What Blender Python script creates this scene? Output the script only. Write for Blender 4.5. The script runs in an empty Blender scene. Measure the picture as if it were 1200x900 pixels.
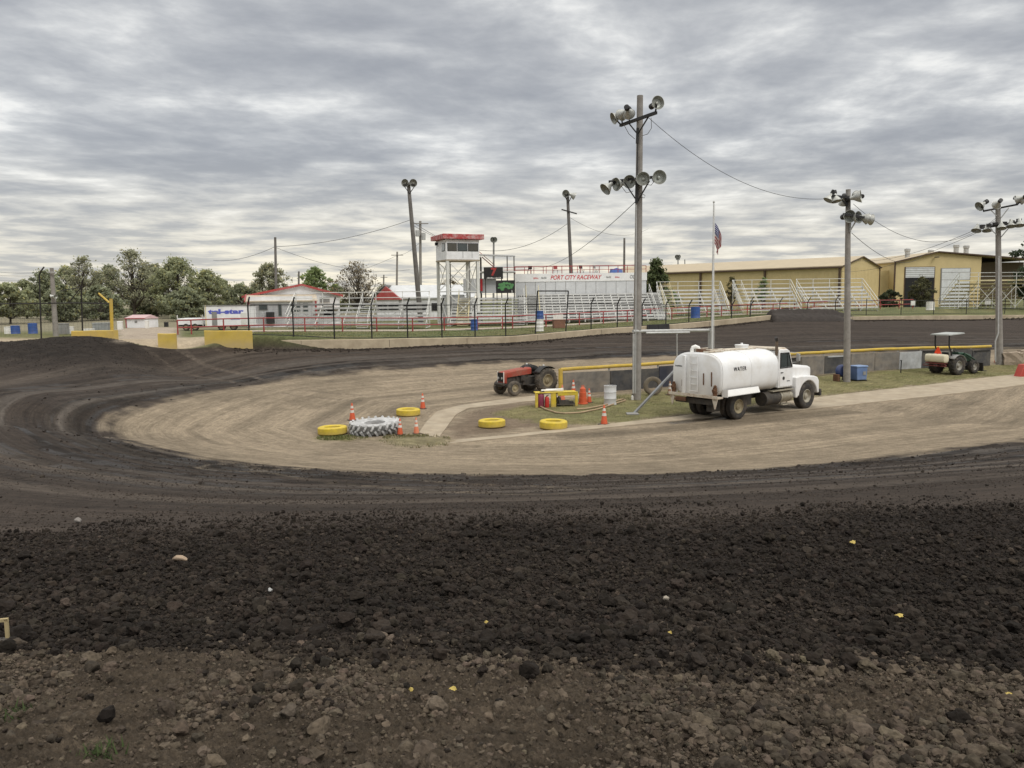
import bpy, bmesh, math, random
import numpy as np
from mathutils import Vector, Matrix
random.seed(7); np.random.seed(7)
SC = bpy.context.scene
COL = SC.collection
R = math.radians

# ------------------------------------------------------------------ camera
ZC, FPX = 5.0, 930.0
PITCH, ROLL = math.atan(100.0/930.0), R(0.7)
CAMR = Matrix.Rotation(math.pi/2-PITCH, 3, 'X') @ Matrix.Rotation(-ROLL, 3, 'Z')
cam = bpy.data.cameras.new('camera'); camo = bpy.data.objects.new('camera', cam); COL.objects.link(camo)
camo.matrix_world = Matrix.Translation((0, 0, ZC)) @ CAMR.to_4x4()
cam.sensor_width = 36; cam.lens = 36*FPX/1200; cam.clip_start = 0.05; cam.clip_end = 20000
SC.camera = camo
SC.view_settings.view_transform = 'Standard'; SC.view_settings.look = 'None'; SC.view_settings.exposure = 0

def ray(px, py):
    return CAMR @ Vector(((px-600)/FPX, (450-py)/FPX, -1))
def P(px, py, D):
    v = ray(px, py); s = D/v.y
    return Vector((v.x*s, D, ZC+v.z*s))
def G(px, py, z=0.0):
    v = ray(px, py); s = (z-ZC)/v.z
    return Vector((v.x*s, v.y*s, z))

# ------------------------------------------------------------------ numpy noise
def _hash(ix, iy, seed):
    h = (ix.astype(np.int64)*374761393 + iy.astype(np.int64)*668265263 + seed*1274126177) & 0xffffffff
    h = ((h ^ (h >> 13))*1274126177) & 0xffffffff
    return ((h ^ (h >> 16)) & 0xffff)/65535.0
def vnoise(x, y, seed=0):
    ix, iy = np.floor(x), np.floor(y); fx, fy = x-ix, y-iy
    ux, uy = fx*fx*(3-2*fx), fy*fy*(3-2*fy)
    a, b = _hash(ix, iy, seed), _hash(ix+1, iy, seed)
    c, d = _hash(ix, iy+1, seed), _hash(ix+1, iy+1, seed)
    return (a*(1-ux)+b*ux)*(1-uy)+(c*(1-ux)+d*ux)*uy
def fbm(x, y, seed=0, oct=4):
    t = 0; a = .5; n = 0
    for i in range(oct):
        t = t+a*vnoise(x*2**i+i*17.3, y*2**i+i*9.1, seed+i); n += a; a *= .5
    return t/n
def worley(x, y, seed=0):
    ix, iy = np.floor(x), np.floor(y)
    d1 = np.full(x.shape, 9.0); idv = np.zeros(x.shape)
    for dx in (-1, 0, 1):
        for dy in (-1, 0, 1):
            cx, cy = ix+dx, iy+dy
            d = np.hypot(cx+_hash(cx, cy, seed)-x, cy+_hash(cx, cy, seed+5)-y)
            m = d < d1
            idv = np.where(m, _hash(cx, cy, seed+9), idv)
            d1 = np.where(m, d, d1)
    return d1, idv
def sstep(a, b, x):
    t = np.clip((x-a)/(b-a), 0, 1); return t*t*(3-2*t)

# ------------------------------------------------------------------ terrain heights
WALL_PX = [(265, 408, 50), (400, 410, 53), (515, 405, 57), (600, 402, 60), (700, 393, 64), (800, 386, 69), (905, 375.5, 75), (1050, 375, 82), (1200, 373.5, 88), (1330, 374, 93)]
rim = [(-200, 398, 40), (0, 401, 44), (60, 396, 45.5), (100, 394.5, 46), (130, 397, 46.5), (160, 403.5, 47), (230, 408.5, 49)]
near = [(-250, 900, 2.6), (0, 900, 2.6), (300, 900, 2.6), (600, 900, 2.6), (900, 900, 2.6), (1200, 900, 2.6), (1450, 900, 2.6),
        (-250, 745, 4.4), (0, 755, 4.4), (300, 760, 4.4), (600, 762, 4.4), (900, 772, 4.3), (1200, 785, 4.2), (1450, 795, 4.1),
        (-250, 640, 9.4), (0, 630, 9.6), (300, 622, 9.7), (600, 617, 9.8), (900, 610, 9.9), (1200, 600, 10), (1450, 592, 10),
        (-150, 570, 15.5), (0, 565, 16), (300, 580, 15), (600, 570, 16.5), (900, 560, 16.5), (1200, 548, 16.5),
        (0, 500, 24), (-150, 500, 24), (200, 545, 20.5), (400, 552, 20.5), (600, 555, 20.5), (800, 552, 20.8), (1000, 540, 22.3), (1200, 515, 25.5), (1400, 495, 28),
        (0, 450, 34), (-150, 450, 32), (0, 420, 40), (100, 418, 42), (60, 470, 30)]
mid = [(115, 505, 28.5), (300, 447, 43.5), (500, 431, 50), (640, 421, 55), (760, 414, 57), (900, 402, 63), (1100, 392, 70), (1250, 386, 76),
       (200, 432, 46), (400, 425, 49), (600, 415, 56)]
flat0 = [(525, 520), (420, 500), (600, 500), (700, 500), (980, 467), (1200, 443), (655, 461), (1160, 427), (830, 488), (760, 459), (500, 490), (600, 462), (400, 530), (600, 535), (800, 525), (1000, 500), (1200, 470), (1320, 432), (1320, 470), (300, 500)]
outp = [(265, 396, 50.5), (400, 397.5, 53.5), (515, 396, 57.5), (600, 394.5, 60.5), (700, 386.5, 64.5), (800, 379.5, 69.5), (905, 370.5, 75.5), (1050, 370.5, 82.5), (1200, 369.5, 88.5), (1330, 369, 93.5),
        (400, 388, 66), (250, 388, 66), (600, 383.5, 74), (800, 373, 84), (1000, 364.5, 96), (1120, 361.5, 101), (1250, 360, 103),
        (160, 386, 85), (60, 392, 60), (0, 398, 52), (0, 388, 80), (-150, 394, 60), (180, 396, 60)]
extra_in = [(0, -2, 3.45), (0, -10, 3.5), (-14, 2, 3.4), (14, 2, 3.3), (-24, 8, 3.0), (-31, 26, 3.0), (30, 8, 2.6), (-20, -12, 3.4), (20, -12, 3.3), (-45, 10, 3), (-50, 40, 2.8), (50, 20, 2.2)]
def _pts(L): return [tuple(P(*q)) for q in L]
CIN = _pts(WALL_PX)+_pts(rim)+_pts(near)+_pts(mid)+[tuple(G(a, b, 0.0)) for a, b in flat0]+extra_in
COUT = _pts(outp)+_pts(rim)+extra_in
class RBF:
    def __init__(s, pts, c=2.0):
        p = np.array(pts); s.p = p[:, :2]; s.c = c
        d = np.hypot(*(s.p[:, None]-s.p[None]).transpose(2, 0, 1))
        A = np.sqrt(d*d+c*c); n = len(p)
        M = np.zeros((n+1, n+1)); M[:n, :n] = A; M[:n, n] = 1; M[n, :n] = 1
        M[:n, :n] += np.eye(n)*-0.02
        s.w = np.linalg.solve(M, np.append(p[:, 2], 0))
    def __call__(s, x, y):
        x = np.asarray(x, float); y = np.asarray(y, float); out = np.empty(x.shape).ravel()
        xf, yf = x.ravel(), y.ravel()
        for i in range(0, len(xf), 40000):
            d2 = (xf[i:i+40000, None]-s.p[None, :, 0])**2+(yf[i:i+40000, None]-s.p[None, :, 1])**2
            out[i:i+40000] = np.sqrt(d2+s.c**2)@s.w[:-1]+s.w[-1]
        return out.reshape(x.shape)
ZIN, ZOUT = RBF(CIN), RBF(COUT)
_wl = np.array([tuple(P(*q))[:2] for q in rim[:]+WALL_PX])
def fwall(x): return np.interp(x, _wl[:, 0], _wl[:, 1])
def gz(x, y):
    x = np.asarray(x, float); y = np.asarray(y, float)
    t = sstep(0.0, 0.28, y-fwall(x))
    z = ZIN(x, y)*(1-t)+ZOUT(x, y)*t
    far = sstep(100, 150, np.hypot(x, y-10))
    z = z*(1-far)+2.75*far
    b = sstep(4, 14, -y)
    return z*(1-b)+3.4*b
def gzs(x, y): return float(gz(np.array([x]), np.array([y]))[0])
_D = np.geomspace(2.2, 160, 1500)
def T(px, py):
    """the point of the ground that is seen at this spot of the photograph"""
    v = ray(px, py)
    x, y, z = v.x*_D/v.y, _D, ZC+v.z*_D/v.y
    k = np.nonzero(z < gz(x, y))[0]
    i = k[0] if len(k) else len(_D)-1
    return Vector((x[i], y[i], gzs(x[i], y[i])))
def A(px, D):
    """ground point in the column px at depth D"""
    v = P(px, 400, D)
    return Vector((v.x, D, gzs(v.x, D)))

# ------------------------------------------------------------------ materials
MATS = {}
class NT:
    def __init__(s, m):
        m.use_nodes = True; s.t = m.node_tree; s.t.nodes.clear()
    def n(s, kind, **kw):
        nd = s.t.nodes.new(kind)
        for k, v in kw.items():
            if k == 'i':
                for a, b in v.items():
                    if hasattr(b, 'is_linked') or isinstance(b, bpy.types.NodeSocket): s.t.links.new(b, nd.inputs[a])
                    else: nd.inputs[a].default_value = b
            else: setattr(nd, k, v)
        return nd
def rgb(c): return (c[0], c[1], c[2], 1)
def mat(name, col, rough=.6, metal=0., var=.25, scale=3., bump=.0, bscale=40., dirt=0., dirtcol=(.16, .12, .08), dscale=1.2, low=None, spec=.4):
    """plain painted / worn surface: two-scale colour variation, patchy dirt, optional grime towards the ground (low = height in metres)"""
    if name in MATS: return MATS[name]
    m = bpy.data.materials.new(name); t = NT(m)
    tc = t.n('ShaderNodeTexCoord')
    n1 = t.n('ShaderNodeTexNoise', i={'Vector': tc.outputs['Object'], 'Scale': scale, 'Detail': 6., 'Roughness': .65})
    r1 = t.n('ShaderNodeMapRange', i={'Value': n1.outputs['Fac'], 'From Min': .25, 'From Max': .75, 'To Min': 1-var, 'To Max': 1+var*.5})
    mx = t.n('ShaderNodeMix', data_type='RGBA', blend_type='MULTIPLY', i={0: 1., 6: rgb(col), 7: r1.outputs[0]})
    colour = mx.outputs[2]
    if dirt > 0:
        n2 = t.n('ShaderNodeTexNoise', i={'Vector': tc.outputs['Object'], 'Scale': dscale, 'Detail': 8., 'Roughness': .7})
        r2 = t.n('ShaderNodeMapRange', i={'Value': n2.outputs['Fac'], 'From Min': .42, 'From Max': .68, 'To Min': 0., 'To Max': dirt})
        f = r2.outputs[0]
        if low:
            sx = t.n('ShaderNodeSeparateXYZ', i={0: tc.outputs['Object']})
            r3 = t.n('ShaderNodeMapRange', i={'Value': sx.outputs['Z'], 'From Min': 0., 'From Max': low, 'To Min': 1.5, 'To Max': .0})
            mm = t.n('ShaderNodeMath', operation='MULTIPLY', i={0: r3.outputs[0], 1: n2.outputs['Fac']})
            f = t.n('ShaderNodeMath', operation='MAXIMUM', i={0: f, 1: mm.outputs[0]}).outputs[0]
        colour = t.n('ShaderNodeMix', data_type='RGBA', i={0: f, 6: colour, 7: rgb(dirtcol)}).outputs[2]
    b = t.n('ShaderNodeBsdfPrincipled', i={'Base Color': colour, 'Roughness': rough, 'Metallic': metal, 'Specular IOR Level': spec})
    if bump > 0:
        n3 = t.n('ShaderNodeTexNoise', i={'Vector': tc.outputs['Object'], 'Scale': bscale, 'Detail': 5.})
        bp = t.n('ShaderNodeBump', i={'Strength': bump, 'Distance': .02, 'Height': n3.outputs['Fac']})
        t.t.links.new(bp.outputs[0], b.inputs['Normal'])
    o = t.n('ShaderNodeOutputMaterial', i={0: b.outputs[0]})
    MATS[name] = m
    return m
def attr_mat(name, rough=.9, noise=.3, scale=60., bump=.3, transl=0.):
    """colour from the 'col' attribute of the mesh with fine noise over it"""
    if name in MATS: return MATS[name]
    m = bpy.data.materials.new(name); t = NT(m)
    at = t.n('ShaderNodeAttribute', attribute_name='col')
    tc = t.n('ShaderNodeTexCoord')
    n1 = t.n('ShaderNodeTexNoise', i={'Vector': tc.outputs['Object'], 'Scale': scale, 'Detail': 4.})
    r1 = t.n('ShaderNodeMapRange', i={'Value': n1.outputs['Fac'], 'From Min': .25, 'From Max': .75, 'To Min': 1-noise, 'To Max': 1+noise})
    mx = t.n('ShaderNodeMix', data_type='RGBA', blend_type='MULTIPLY', i={0: 1., 6: at.outputs['Color'], 7: r1.outputs[0]})
    b = t.n('ShaderNodeBsdfPrincipled', i={'Base Color': mx.outputs[2], 'Roughness': rough, 'Specular IOR Level': .2})
    out = b.outputs[0]
    if bump:
        bp = t.n('ShaderNodeBump', i={'Strength': bump, 'Distance': .01, 'Height': n1.outputs['Fac']})
        t.t.links.new(bp.outputs[0], b.inputs['Normal'])
    if transl:
        tr = t.n('ShaderNodeBsdfTranslucent', i={'Color': mx.outputs[2]})
        out = t.n('ShaderNodeMixShader', i={0: transl, 1: out, 2: tr.outputs[0]}).outputs[0]
    t.n('ShaderNodeOutputMaterial', i={0: out})
    MATS[name] = m
    return m

# ------------------------------------------------------------------ mesh builder
class MB:
    def __init__(s): s.v = []; s.f = []; s.M = Matrix.Identity(4)
    def add(s, vs, fs):
        o = len(s.v)
        s.v += [tuple(s.M @ Vector(q)) for q in vs]
        s.f += [tuple(o+i for i in q) for q in fs]
        return s
    def box(s, cx, cy, cz, sx, sy, sz, rz=0., rx=0., ry=0.):
        m = Matrix.Translation((cx, cy, cz)) @ Matrix.Rotation(rz, 4, 'Z') @ Matrix.Rotation(ry, 4, 'Y') @ Matrix.Rotation(rx, 4, 'X')
        vs = [m @ Vector((a*sx/2, b*sy/2, c*sz/2)) for a in (-1, 1) for b in (-1, 1) for c in (-1, 1)]
        return s.add(vs, [(0, 1, 3, 2), (4, 6, 7, 5), (0, 4, 5, 1), (2, 3, 7, 6), (0, 2, 6, 4), (1, 5, 7, 3)])
    def bar(s, p, q, w, h=None, up=(0, 0, 1)):
        p, q = Vector(p), Vector(q); h = h or w; d = (q-p)
        if d.length < 1e-6: return s
        d.normalize(); u = Vector(up)
        if abs(d.dot(u)) > .98: u = Vector((0, 1, 0))
        a = d.cross(u).normalized(); b = a.cross(d)
        vs = [e+a*i*w/2+b*j*h/2 for e in (p, q) for i, j in ((-1, -1), (1, -1), (1, 1), (-1, 1))]
        return s.add(vs, [(3, 2, 1, 0), (4, 5, 6, 7), (0, 1, 5, 4), (1, 2, 6, 5), (2, 3, 7, 6), (3, 0, 4, 7)])
    def tube(s, pts, r, n=8):
        pts = [Vector(p) for p in pts]; L = len(pts)
        rs = r if isinstance(r, (list, tuple)) else [r]*L
        vs = []; fs = []
        u = None
        for i, p in enumerate(pts):
            d = (pts[min(i+1, L-1)]-pts[max(i-1, 0)])
            d = d.normalized() if d.length > 1e-9 else Vector((0, 0, 1))
            if u is None:
                u = Vector((0, 0, 1)) if abs(d.z) < .9 else Vector((1, 0, 0))
            a = d.cross(u)
            if a.length < 1e-4: a = d.cross(Vector((0, 1, 0)))
            a.normalize(); b = a.cross(d).normalized(); u = b
            for k in range(n):
                t = 2*math.pi*k/n
                vs.append(p+(a*math.cos(t)+b*math.sin(t))*rs[i])
        for i in range(L-1):
            for k in range(n):
                fs.append((i*n+k, i*n+(k+1) % n, (i+1)*n+(k+1) % n, (i+1)*n+k))
        fs.append(tuple(range(n-1, -1, -1))); fs.append(tuple((L-1)*n+k for k in range(n)))
        return s.add(vs, fs)
    def lathe(s, prof, n=24, M=None, cap=True):
        """prof: (radius, height) pairs turned about local z"""
        old = s.M
        if M is not None: s.M = s.M @ M
        vs = []; fs = []; L = len(prof)
        for r, z in prof:
            for k in range(n):
                t = 2*math.pi*k/n
                vs.append((r*math.cos(t), r*math.sin(t), z))
        for i in range(L-1):
            for k in range(n):
                fs.append((i*n+k, i*n+(k+1) % n, (i+1)*n+(k+1) % n, (i+1)*n+k))
        if cap:
            if prof[0][0] > 1e-4: fs.append(tuple(range(n-1, -1, -1)))
            if prof[-1][0] > 1e-4: fs.append(tuple((L-1)*n+k for k in range(n)))
        s.add(vs, fs); s.M = old
        return s
    def loft(s, rings, cap=True):
        n = len(rings[0]); vs = [q for r in rings for q in r]; fs = []
        for i in range(len(rings)-1):
            for k in range(n):
                fs.append((i*n+k, i*n+(k+1) % n, (i+1)*n+(k+1) % n, (i+1)*n+k))
        if cap:
            fs.append(tuple(range(n-1, -1, -1))); fs.append(tuple((len(rings)-1)*n+k for k in range(n)))
        return s.add(vs, fs)
    def prism(s, poly, a, b, axis='y'):
        """extrude a 2-D polygon from a to b; polygon lies in xz (axis y), xy (axis z) or yz (axis x)"""
        def pt(p, t):
            return {'y': (p[0], t, p[1]), 'z': (p[0], p[1], t), 'x': (t, p[0], p[1])}[axis]
        return s.loft([[pt(p, a) for p in poly], [pt(p, b) for p in poly]])
    def quad(s, *pts): return s.add(pts, [tuple(range(len(pts)))])
    def grid(s, rows):
        n = len(rows[0])
        return s.add([q for r in rows for q in r], [(i*n+k, i*n+k+1, (i+1)*n+k+1, (i+1)*n+k) for i in range(len(rows)-1) for k in range(n-1)])
    def build(s, name, m, parent=None, smooth=True, bevel=0., world=False, ang=38):
        me = bpy.data.meshes.new(name)
        vs = s.v
        if world and parent is not None:
            inv = WM[parent.name].inverted(); vs = [tuple(inv @ Vector(q)) for q in vs]
        me.from_pydata(vs, [], s.f); me.validate()
        bm = bmesh.new(); bm.from_mesh(me); bmesh.ops.recalc_face_normals(bm, faces=bm.faces)
        bm.to_mesh(me); bm.free()
        if smooth:
            me.polygons.foreach_set('use_smooth', [True]*len(me.polygons)); me.set_sharp_from_angle(angle=R(ang))
        me.materials.append(m)
        o = bpy.data.objects.new(name, me); COL.objects.link(o); o.parent = parent
        if bevel:
            b = o.modifiers.new('bevel', 'BEVEL'); b.width = bevel; b.segments = 2; b.limit_method = 'ANGLE'; b.angle_limit = R(40); b.harden_normals = False
        return o
WM = {}
def thing(name, label, cat, loc=(0, 0, 0), rz=0., group=None):
    o = bpy.data.objects.new(name, None); COL.objects.link(o); o.empty_display_size = .2
    o.location = loc; o.rotation_euler = (0, 0, rz)
    o['label'] = label; o['category'] = cat
    if group: o['group'] = group
    WM[o.name] = Matrix.Translation(loc) @ Matrix.Rotation(rz, 4, 'Z')
    return o
def part(name, parent, loc=(0, 0, 0), rot=(0, 0, 0)):
    o = bpy.data.objects.new(name, None); COL.objects.link(o); o.parent = parent; o.empty_display_size = .1
    o.location = loc; o.rotation_euler = rot
    return o
def tag(o, label, cat, group=None):
    o['label'] = label; o['category'] = cat
    if group: o['group'] = group
    return o
def recentre(o):
    """put the origin of a one-mesh thing at the base of its geometry"""
    me = o.data; n = len(me.vertices); a = np.empty(n*3); me.vertices.foreach_get('co', a); a = a.reshape(-1, 3)
    c = np.array([(a[:, 0].min()+a[:, 0].max())/2, (a[:, 1].min()+a[:, 1].max())/2, a[:, 2].min()])
    a -= c; me.vertices.foreach_set('co', a.ravel()); o.location = c; me.update()
    return o
def dup(root, loc, rz=0., label=None):
    def cp(o, par):
        c = o.copy(); COL.objects.link(c); c.parent = par
        for ch in list(o.children): cp(ch, c)
        return c
    r = cp(root, None); r.location = loc; r.rotation_euler = (0, 0, rz)
    if label: r['label'] = label
    return r
def text(name, s, m, parent, M, width=None, height=None, shear=0., bold=0., ext=.004, spc=0.):
    cu = bpy.data.curves.new(name, 'FONT'); cu.body = s; cu.align_x = 'CENTER'; cu.align_y = 'CENTER'; cu.shear = shear; cu.offset = bold; cu.extrude = ext; cu.space_character = 1.0+spc; cu.resolution_u = 3
    to = bpy.data.objects.new(name, cu); COL.objects.link(to)
    dg = bpy.context.evaluated_depsgraph_get()
    me = bpy.data.meshes.new_from_object(to.evaluated_get(dg))
    bpy.data.objects.remove(to); bpy.data.curves.remove(cu)
    n = len(me.vertices); a = np.empty(n*3); me.vertices.foreach_get('co', a); a = a.reshape(-1, 3)
    lo, hi = a.min(0), a.max(0); a[:, :2] -= ((lo+hi)/2)[:2]
    sx = width/(hi[0]-lo[0]) if width else None; sy = height/(hi[1]-lo[1]) if height else None
    sx = sx or sy; sy = sy or sx
    a[:, 0] *= sx; a[:, 1] *= sy
    me.vertices.foreach_set('co', a.ravel()); me.transform(M); me.materials.clear(); me.materials.append(m); me.name = name
    o = bpy.data.objects.new(name, me); COL.objects.link(o); o.parent = parent
    return o
def marks(name, n, m, parent, M, width, height):
    """a line of small strokes: print too small to read"""
    rs = random.Random(n*7+len(name)); mb = MB(); mb.M = M; x = -width/2; st = width/n
    mb.box(0, -height*.42, 0, width, height*.12, .004)
    for i in range(n):
        h = height*rs.uniform(.55, 1); mb.box(x+st*.45, -height*.45+h/2, 0, st*rs.uniform(.4, .7), h, .005); x += st
    return mb.build(name, m, parent, smooth=False)
def FRONT(x, y, z, rz=0.):
    """text plane that faces local -y"""
    return Matrix.Translation((x, y, z)) @ Matrix.Rotation(rz, 4, 'Z') @ Matrix.Rotation(math.pi/2, 4, 'X')
def colmesh(name, V, F, colr, m, parent=None, kind=None, smooth=False):
    """big mesh from numpy arrays with a colour per vertex"""
    me = bpy.data.meshes.new(name); V = np.asarray(V, np.float32); F = np.asarray(F, np.int32); k = F.shape[1]
    me.vertices.add(len(V)); me.vertices.foreach_set('co', V.ravel())
    me.loops.add(F.size); me.loops.foreach_set('vertex_index', F.ravel())
    me.polygons.add(len(F)); me.polygons.foreach_set('loop_start', np.arange(0, F.size, k, dtype=np.int32))
    me.polygons.foreach_set('use_smooth', np.full(len(F), smooth, bool))
    me.update(calc_edges=True)
    if colr is not None:
        at = me.color_attributes.new('col', 'FLOAT_COLOR', 'POINT')
        c4 = np.ones((len(V), 4), np.float32); c4[:, :3] = colr; at.data.foreach_set('color', c4.ravel())
    me.materials.append(m)
    o = bpy.data.objects.new(name, me); COL.objects.link(o); o.parent = parent
    if kind: o['kind'] = kind
    return o
# ------------------------------------------------------------------ world: overcast sky, soft sun
w = bpy.data.worlds.new('World'); SC.world = w; w.use_nodes = True
wt = NT(w)
SUN_EL, SUN_AZ = R(46), R(142)            # azimuth from +Y towards +X
tc = wt.n('ShaderNodeTexCoord')
sep = wt.n('ShaderNodeSeparateXYZ', i={0: tc.outputs['Generated']})
def M2(op, a, b=None, c=None, clamp=False):
    i = {0: a}
    if b is not None: i[1] = b
    if c is not None: i[2] = c
    return wt.n('ShaderNodeMath', operation=op, use_clamp=clamp, i=i).outputs[0]
zz = M2('MAXIMUM', sep.outputs['Z'], 0.)
zp = M2('ADD', zz, .075)
u = M2('DIVIDE', sep.outputs['X'], zp); v = M2('DIVIDE', sep.outputs['Y'], zp)
u2 = M2('MULTIPLY_ADD', v, -.10, u)
pl = wt.n('ShaderNodeCombineXYZ', i={0: M2('MULTIPLY', u2, .98), 1: v, 2: 3.7})
warp = wt.n('ShaderNodeTexNoise', i={'Vector': pl.outputs[0], 'Scale': .7, 'Detail': 3.})
wv = wt.n('ShaderNodeVectorMath', operation='MULTIPLY_ADD', i={0: warp.outputs['Color'], 1: (.45, .40, 0), 2: pl.outputs[0]})
na = wt.n('ShaderNodeTexNoise', i={'Vector': wv.outputs[0], 'Scale': 2.25, 'Detail': 7., 'Roughness': .54, 'Lacunarity': 2.1})
nb = wt.n('ShaderNodeTexNoise', i={'Vector': wv.outputs[0], 'Scale': .45, 'Detail': 2.})
f = M2('MULTIPLY_ADD', M2('SUBTRACT', nb.outputs['Fac'], .52), .28, na.outputs['Fac'])
ramp = wt.n('ShaderNodeValToRGB', i={0: f})
cr = ramp.color_ramp; cr.interpolation = 'B_SPLINE'
els = [(.28, (.36, .376, .41)), (.41, (.445, .46, .487)), (.51, (.54, .553, .572)), (.595, (.68, .69, .695)), (.68, (.93, .93, .91)), (.80, (1.12, 1.10, 1.04))]
cr.elements[0].position, cr.elements[0].color = els[0][0], rgb(els[0][1])
cr.elements[1].position, cr.elements[1].color = els[-1][0], rgb(els[-1][1])
for p_, c_ in els[1:-1]:
    e = cr.elements.new(p_); e.color = rgb(c_)
sky = wt.n('ShaderNodeTexSky', sky_type='NISHITA', sun_disc=False, sun_elevation=SUN_EL, sun_rotation=SUN_AZ)
skyc = wt.n('ShaderNodeMix', data_type='RGBA', blend_type='MULTIPLY', i={0: 1., 6: sky.outputs[0], 7: (.1, .1, .1, 1)})
cl = wt.n('ShaderNodeMix', data_type='RGBA', i={0: .92, 6: skyc.outputs[2], 7: ramp.outputs[0]})
# bright warm band low in the sky, strongest a little left of straight ahead
hz = M2('POWER', M2('SUBTRACT', 1., M2('DIVIDE', zz, .19, clamp=True), clamp=True), 1.7)
azx = M2('ADD', sep.outputs['X'], .13)
azf = M2('EXPONENT', M2('MULTIPLY', M2('MULTIPLY', azx, azx), -3.5))
lit = wt.n('ShaderNodeMapRange', i={'Value': f, 'From Min': .38, 'From Max': .56, 'To Min': .34, 'To Max': 1.})
hf = M2('MULTIPLY', M2('MULTIPLY', hz, lit.outputs[0]), M2('MULTIPLY_ADD', azf, .66, .52), clamp=True)
warm = wt.n('ShaderNodeMix', data_type='RGBA', i={0: hf, 6: cl.outputs[2], 7: (1.04, .955, .76, 1)})
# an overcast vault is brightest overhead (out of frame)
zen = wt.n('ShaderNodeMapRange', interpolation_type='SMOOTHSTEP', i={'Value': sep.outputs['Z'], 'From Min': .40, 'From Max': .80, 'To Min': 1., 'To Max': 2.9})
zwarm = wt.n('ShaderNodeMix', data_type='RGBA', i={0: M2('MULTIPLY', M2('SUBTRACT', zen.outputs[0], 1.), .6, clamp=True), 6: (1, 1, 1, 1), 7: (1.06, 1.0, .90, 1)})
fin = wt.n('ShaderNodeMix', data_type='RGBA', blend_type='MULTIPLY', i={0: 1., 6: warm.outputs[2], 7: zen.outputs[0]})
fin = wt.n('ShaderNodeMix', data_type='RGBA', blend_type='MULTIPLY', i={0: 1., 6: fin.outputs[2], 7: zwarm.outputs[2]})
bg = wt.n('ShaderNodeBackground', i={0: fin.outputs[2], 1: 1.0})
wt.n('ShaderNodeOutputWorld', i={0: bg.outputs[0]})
sl = bpy.data.lights.new('sun', 'SUN'); sl.energy = 1.5; sl.angle = R(30); sl.color = (1, .975, .935)
so = bpy.data.objects.new('sun', sl); COL.objects.link(so)
sd = Vector((math.cos(SUN_EL)*math.sin(SUN_AZ), math.cos(SUN_EL)*math.cos(SUN_AZ), math.sin(SUN_EL)))
so.rotation_euler = sd.to_track_quat('Z', 'Y').to_euler(); so.location = (0, 0, 60)

# ------------------------------------------------------------------ polygons on the ground
def poly(L): return np.array([tuple(T(a, b))[:2] for a, b in L])
def pdist(pg, x, y, closed=True):
    """unsigned distance to the outline, arc length of the nearest point, inside flag"""
    n = len(pg); best = np.full(x.shape, 1e9); arc = np.zeros(x.shape); ins = np.zeros(x.shape, bool); s = 0.
    for i in range(n if closed else n-1):
        a, b = pg[i], pg[(i+1) % n]; d = b-a; L = math.hypot(*d)
        if L < 1e-9: continue
        t = np.clip(((x-a[0])*d[0]+(y-a[1])*d[1])/L**2, 0, 1)
        q = np.hypot(x-a[0]-t*d[0], y-a[1]-t*d[1])
        m = q < best; best = np.where(m, q, best); arc = np.where(m, s+t*L, arc); s += L
        if closed:
            c = ((a[1] > y) != (b[1] > y))
            with np.errstate(divide='ignore', invalid='ignore'):
                xi = (b[0]-a[0])*(y-a[1])/(b[1]-a[1])+a[0]
            ins ^= c & (x < xi)
    return best, arc, ins
def sdf(pg, x, y):
    d, a, i = pdist(pg, x, y); return np.where(i, -d, d)
def smooth_poly(pg, it=2):
    for _ in range(it):
        nx = np.roll(pg, -1, 0); pg = np.stack([pg*.75+nx*.25, pg*.25+nx*.75], 1).reshape(-1, 2)
    return pg
TAN = smooth_poly(poly([(1320, 502), (1200, 515), (1000, 541), (800, 554), (600, 557), (400, 552), (265, 540), (172, 523), (126, 505), (136, 490), (190, 471), (255, 457), (322, 446.5), (400, 438.5), (480, 432), (560, 427), (620, 424), (700, 420.5), (800, 418), (900, 415), (1050, 411), (1200, 407.5), (1320, 405)]))
GRASS = [smooth_poly(poly(L)) for L in (
    [(566, 486), (600, 479), (650, 472), (690, 465), (760, 459), (1000, 437), (1165, 426), (1320, 416), (1320, 427), (1200, 438), (1100, 449), (980, 463), (900, 473), (800, 487), (740, 493), (690, 499), (640, 498), (600, 490)],
    [(440, 514), (475, 510), (518, 513), (526, 520), (500, 525), (460, 520)], [(362, 513), (400, 510), (440, 513), (400, 517)])]
BARE = smooth_poly(poly([(515, 518), (540, 484), (600, 474), (650, 468), (700, 470), (650, 486), (640, 500), (560, 511)]))
WETP = smooth_poly(poly([(772, 499), (790, 492), (830, 485), (850, 484), (870, 488), (850, 493), (815, 495), (790, 500)]))
PAVE = poly([(133, 401), (210, 405), (214, 397), (208, 389), (207, 384), (170, 383), (137, 386)])
BANKEDGE = poly([(-300, 745), (-100, 752), (0, 760), (100, 757), (200, 764), (400, 765), (560, 763), (640, 769), (760, 772), (860, 768), (940, 779), (1060, 786), (1130, 784), (1200, 795), (1400, 803), (1700, 820)])
CLODEDGE = poly([(-300, 652), (0, 628), (150, 622), (300, 625), (450, 617), (600, 616), (750, 618), (900, 607), (1050, 604), (1200, 597), (1500, 585)])
def fcurve(pl, x): return np.interp(x, pl[:, 0], pl[:, 1])

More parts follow.
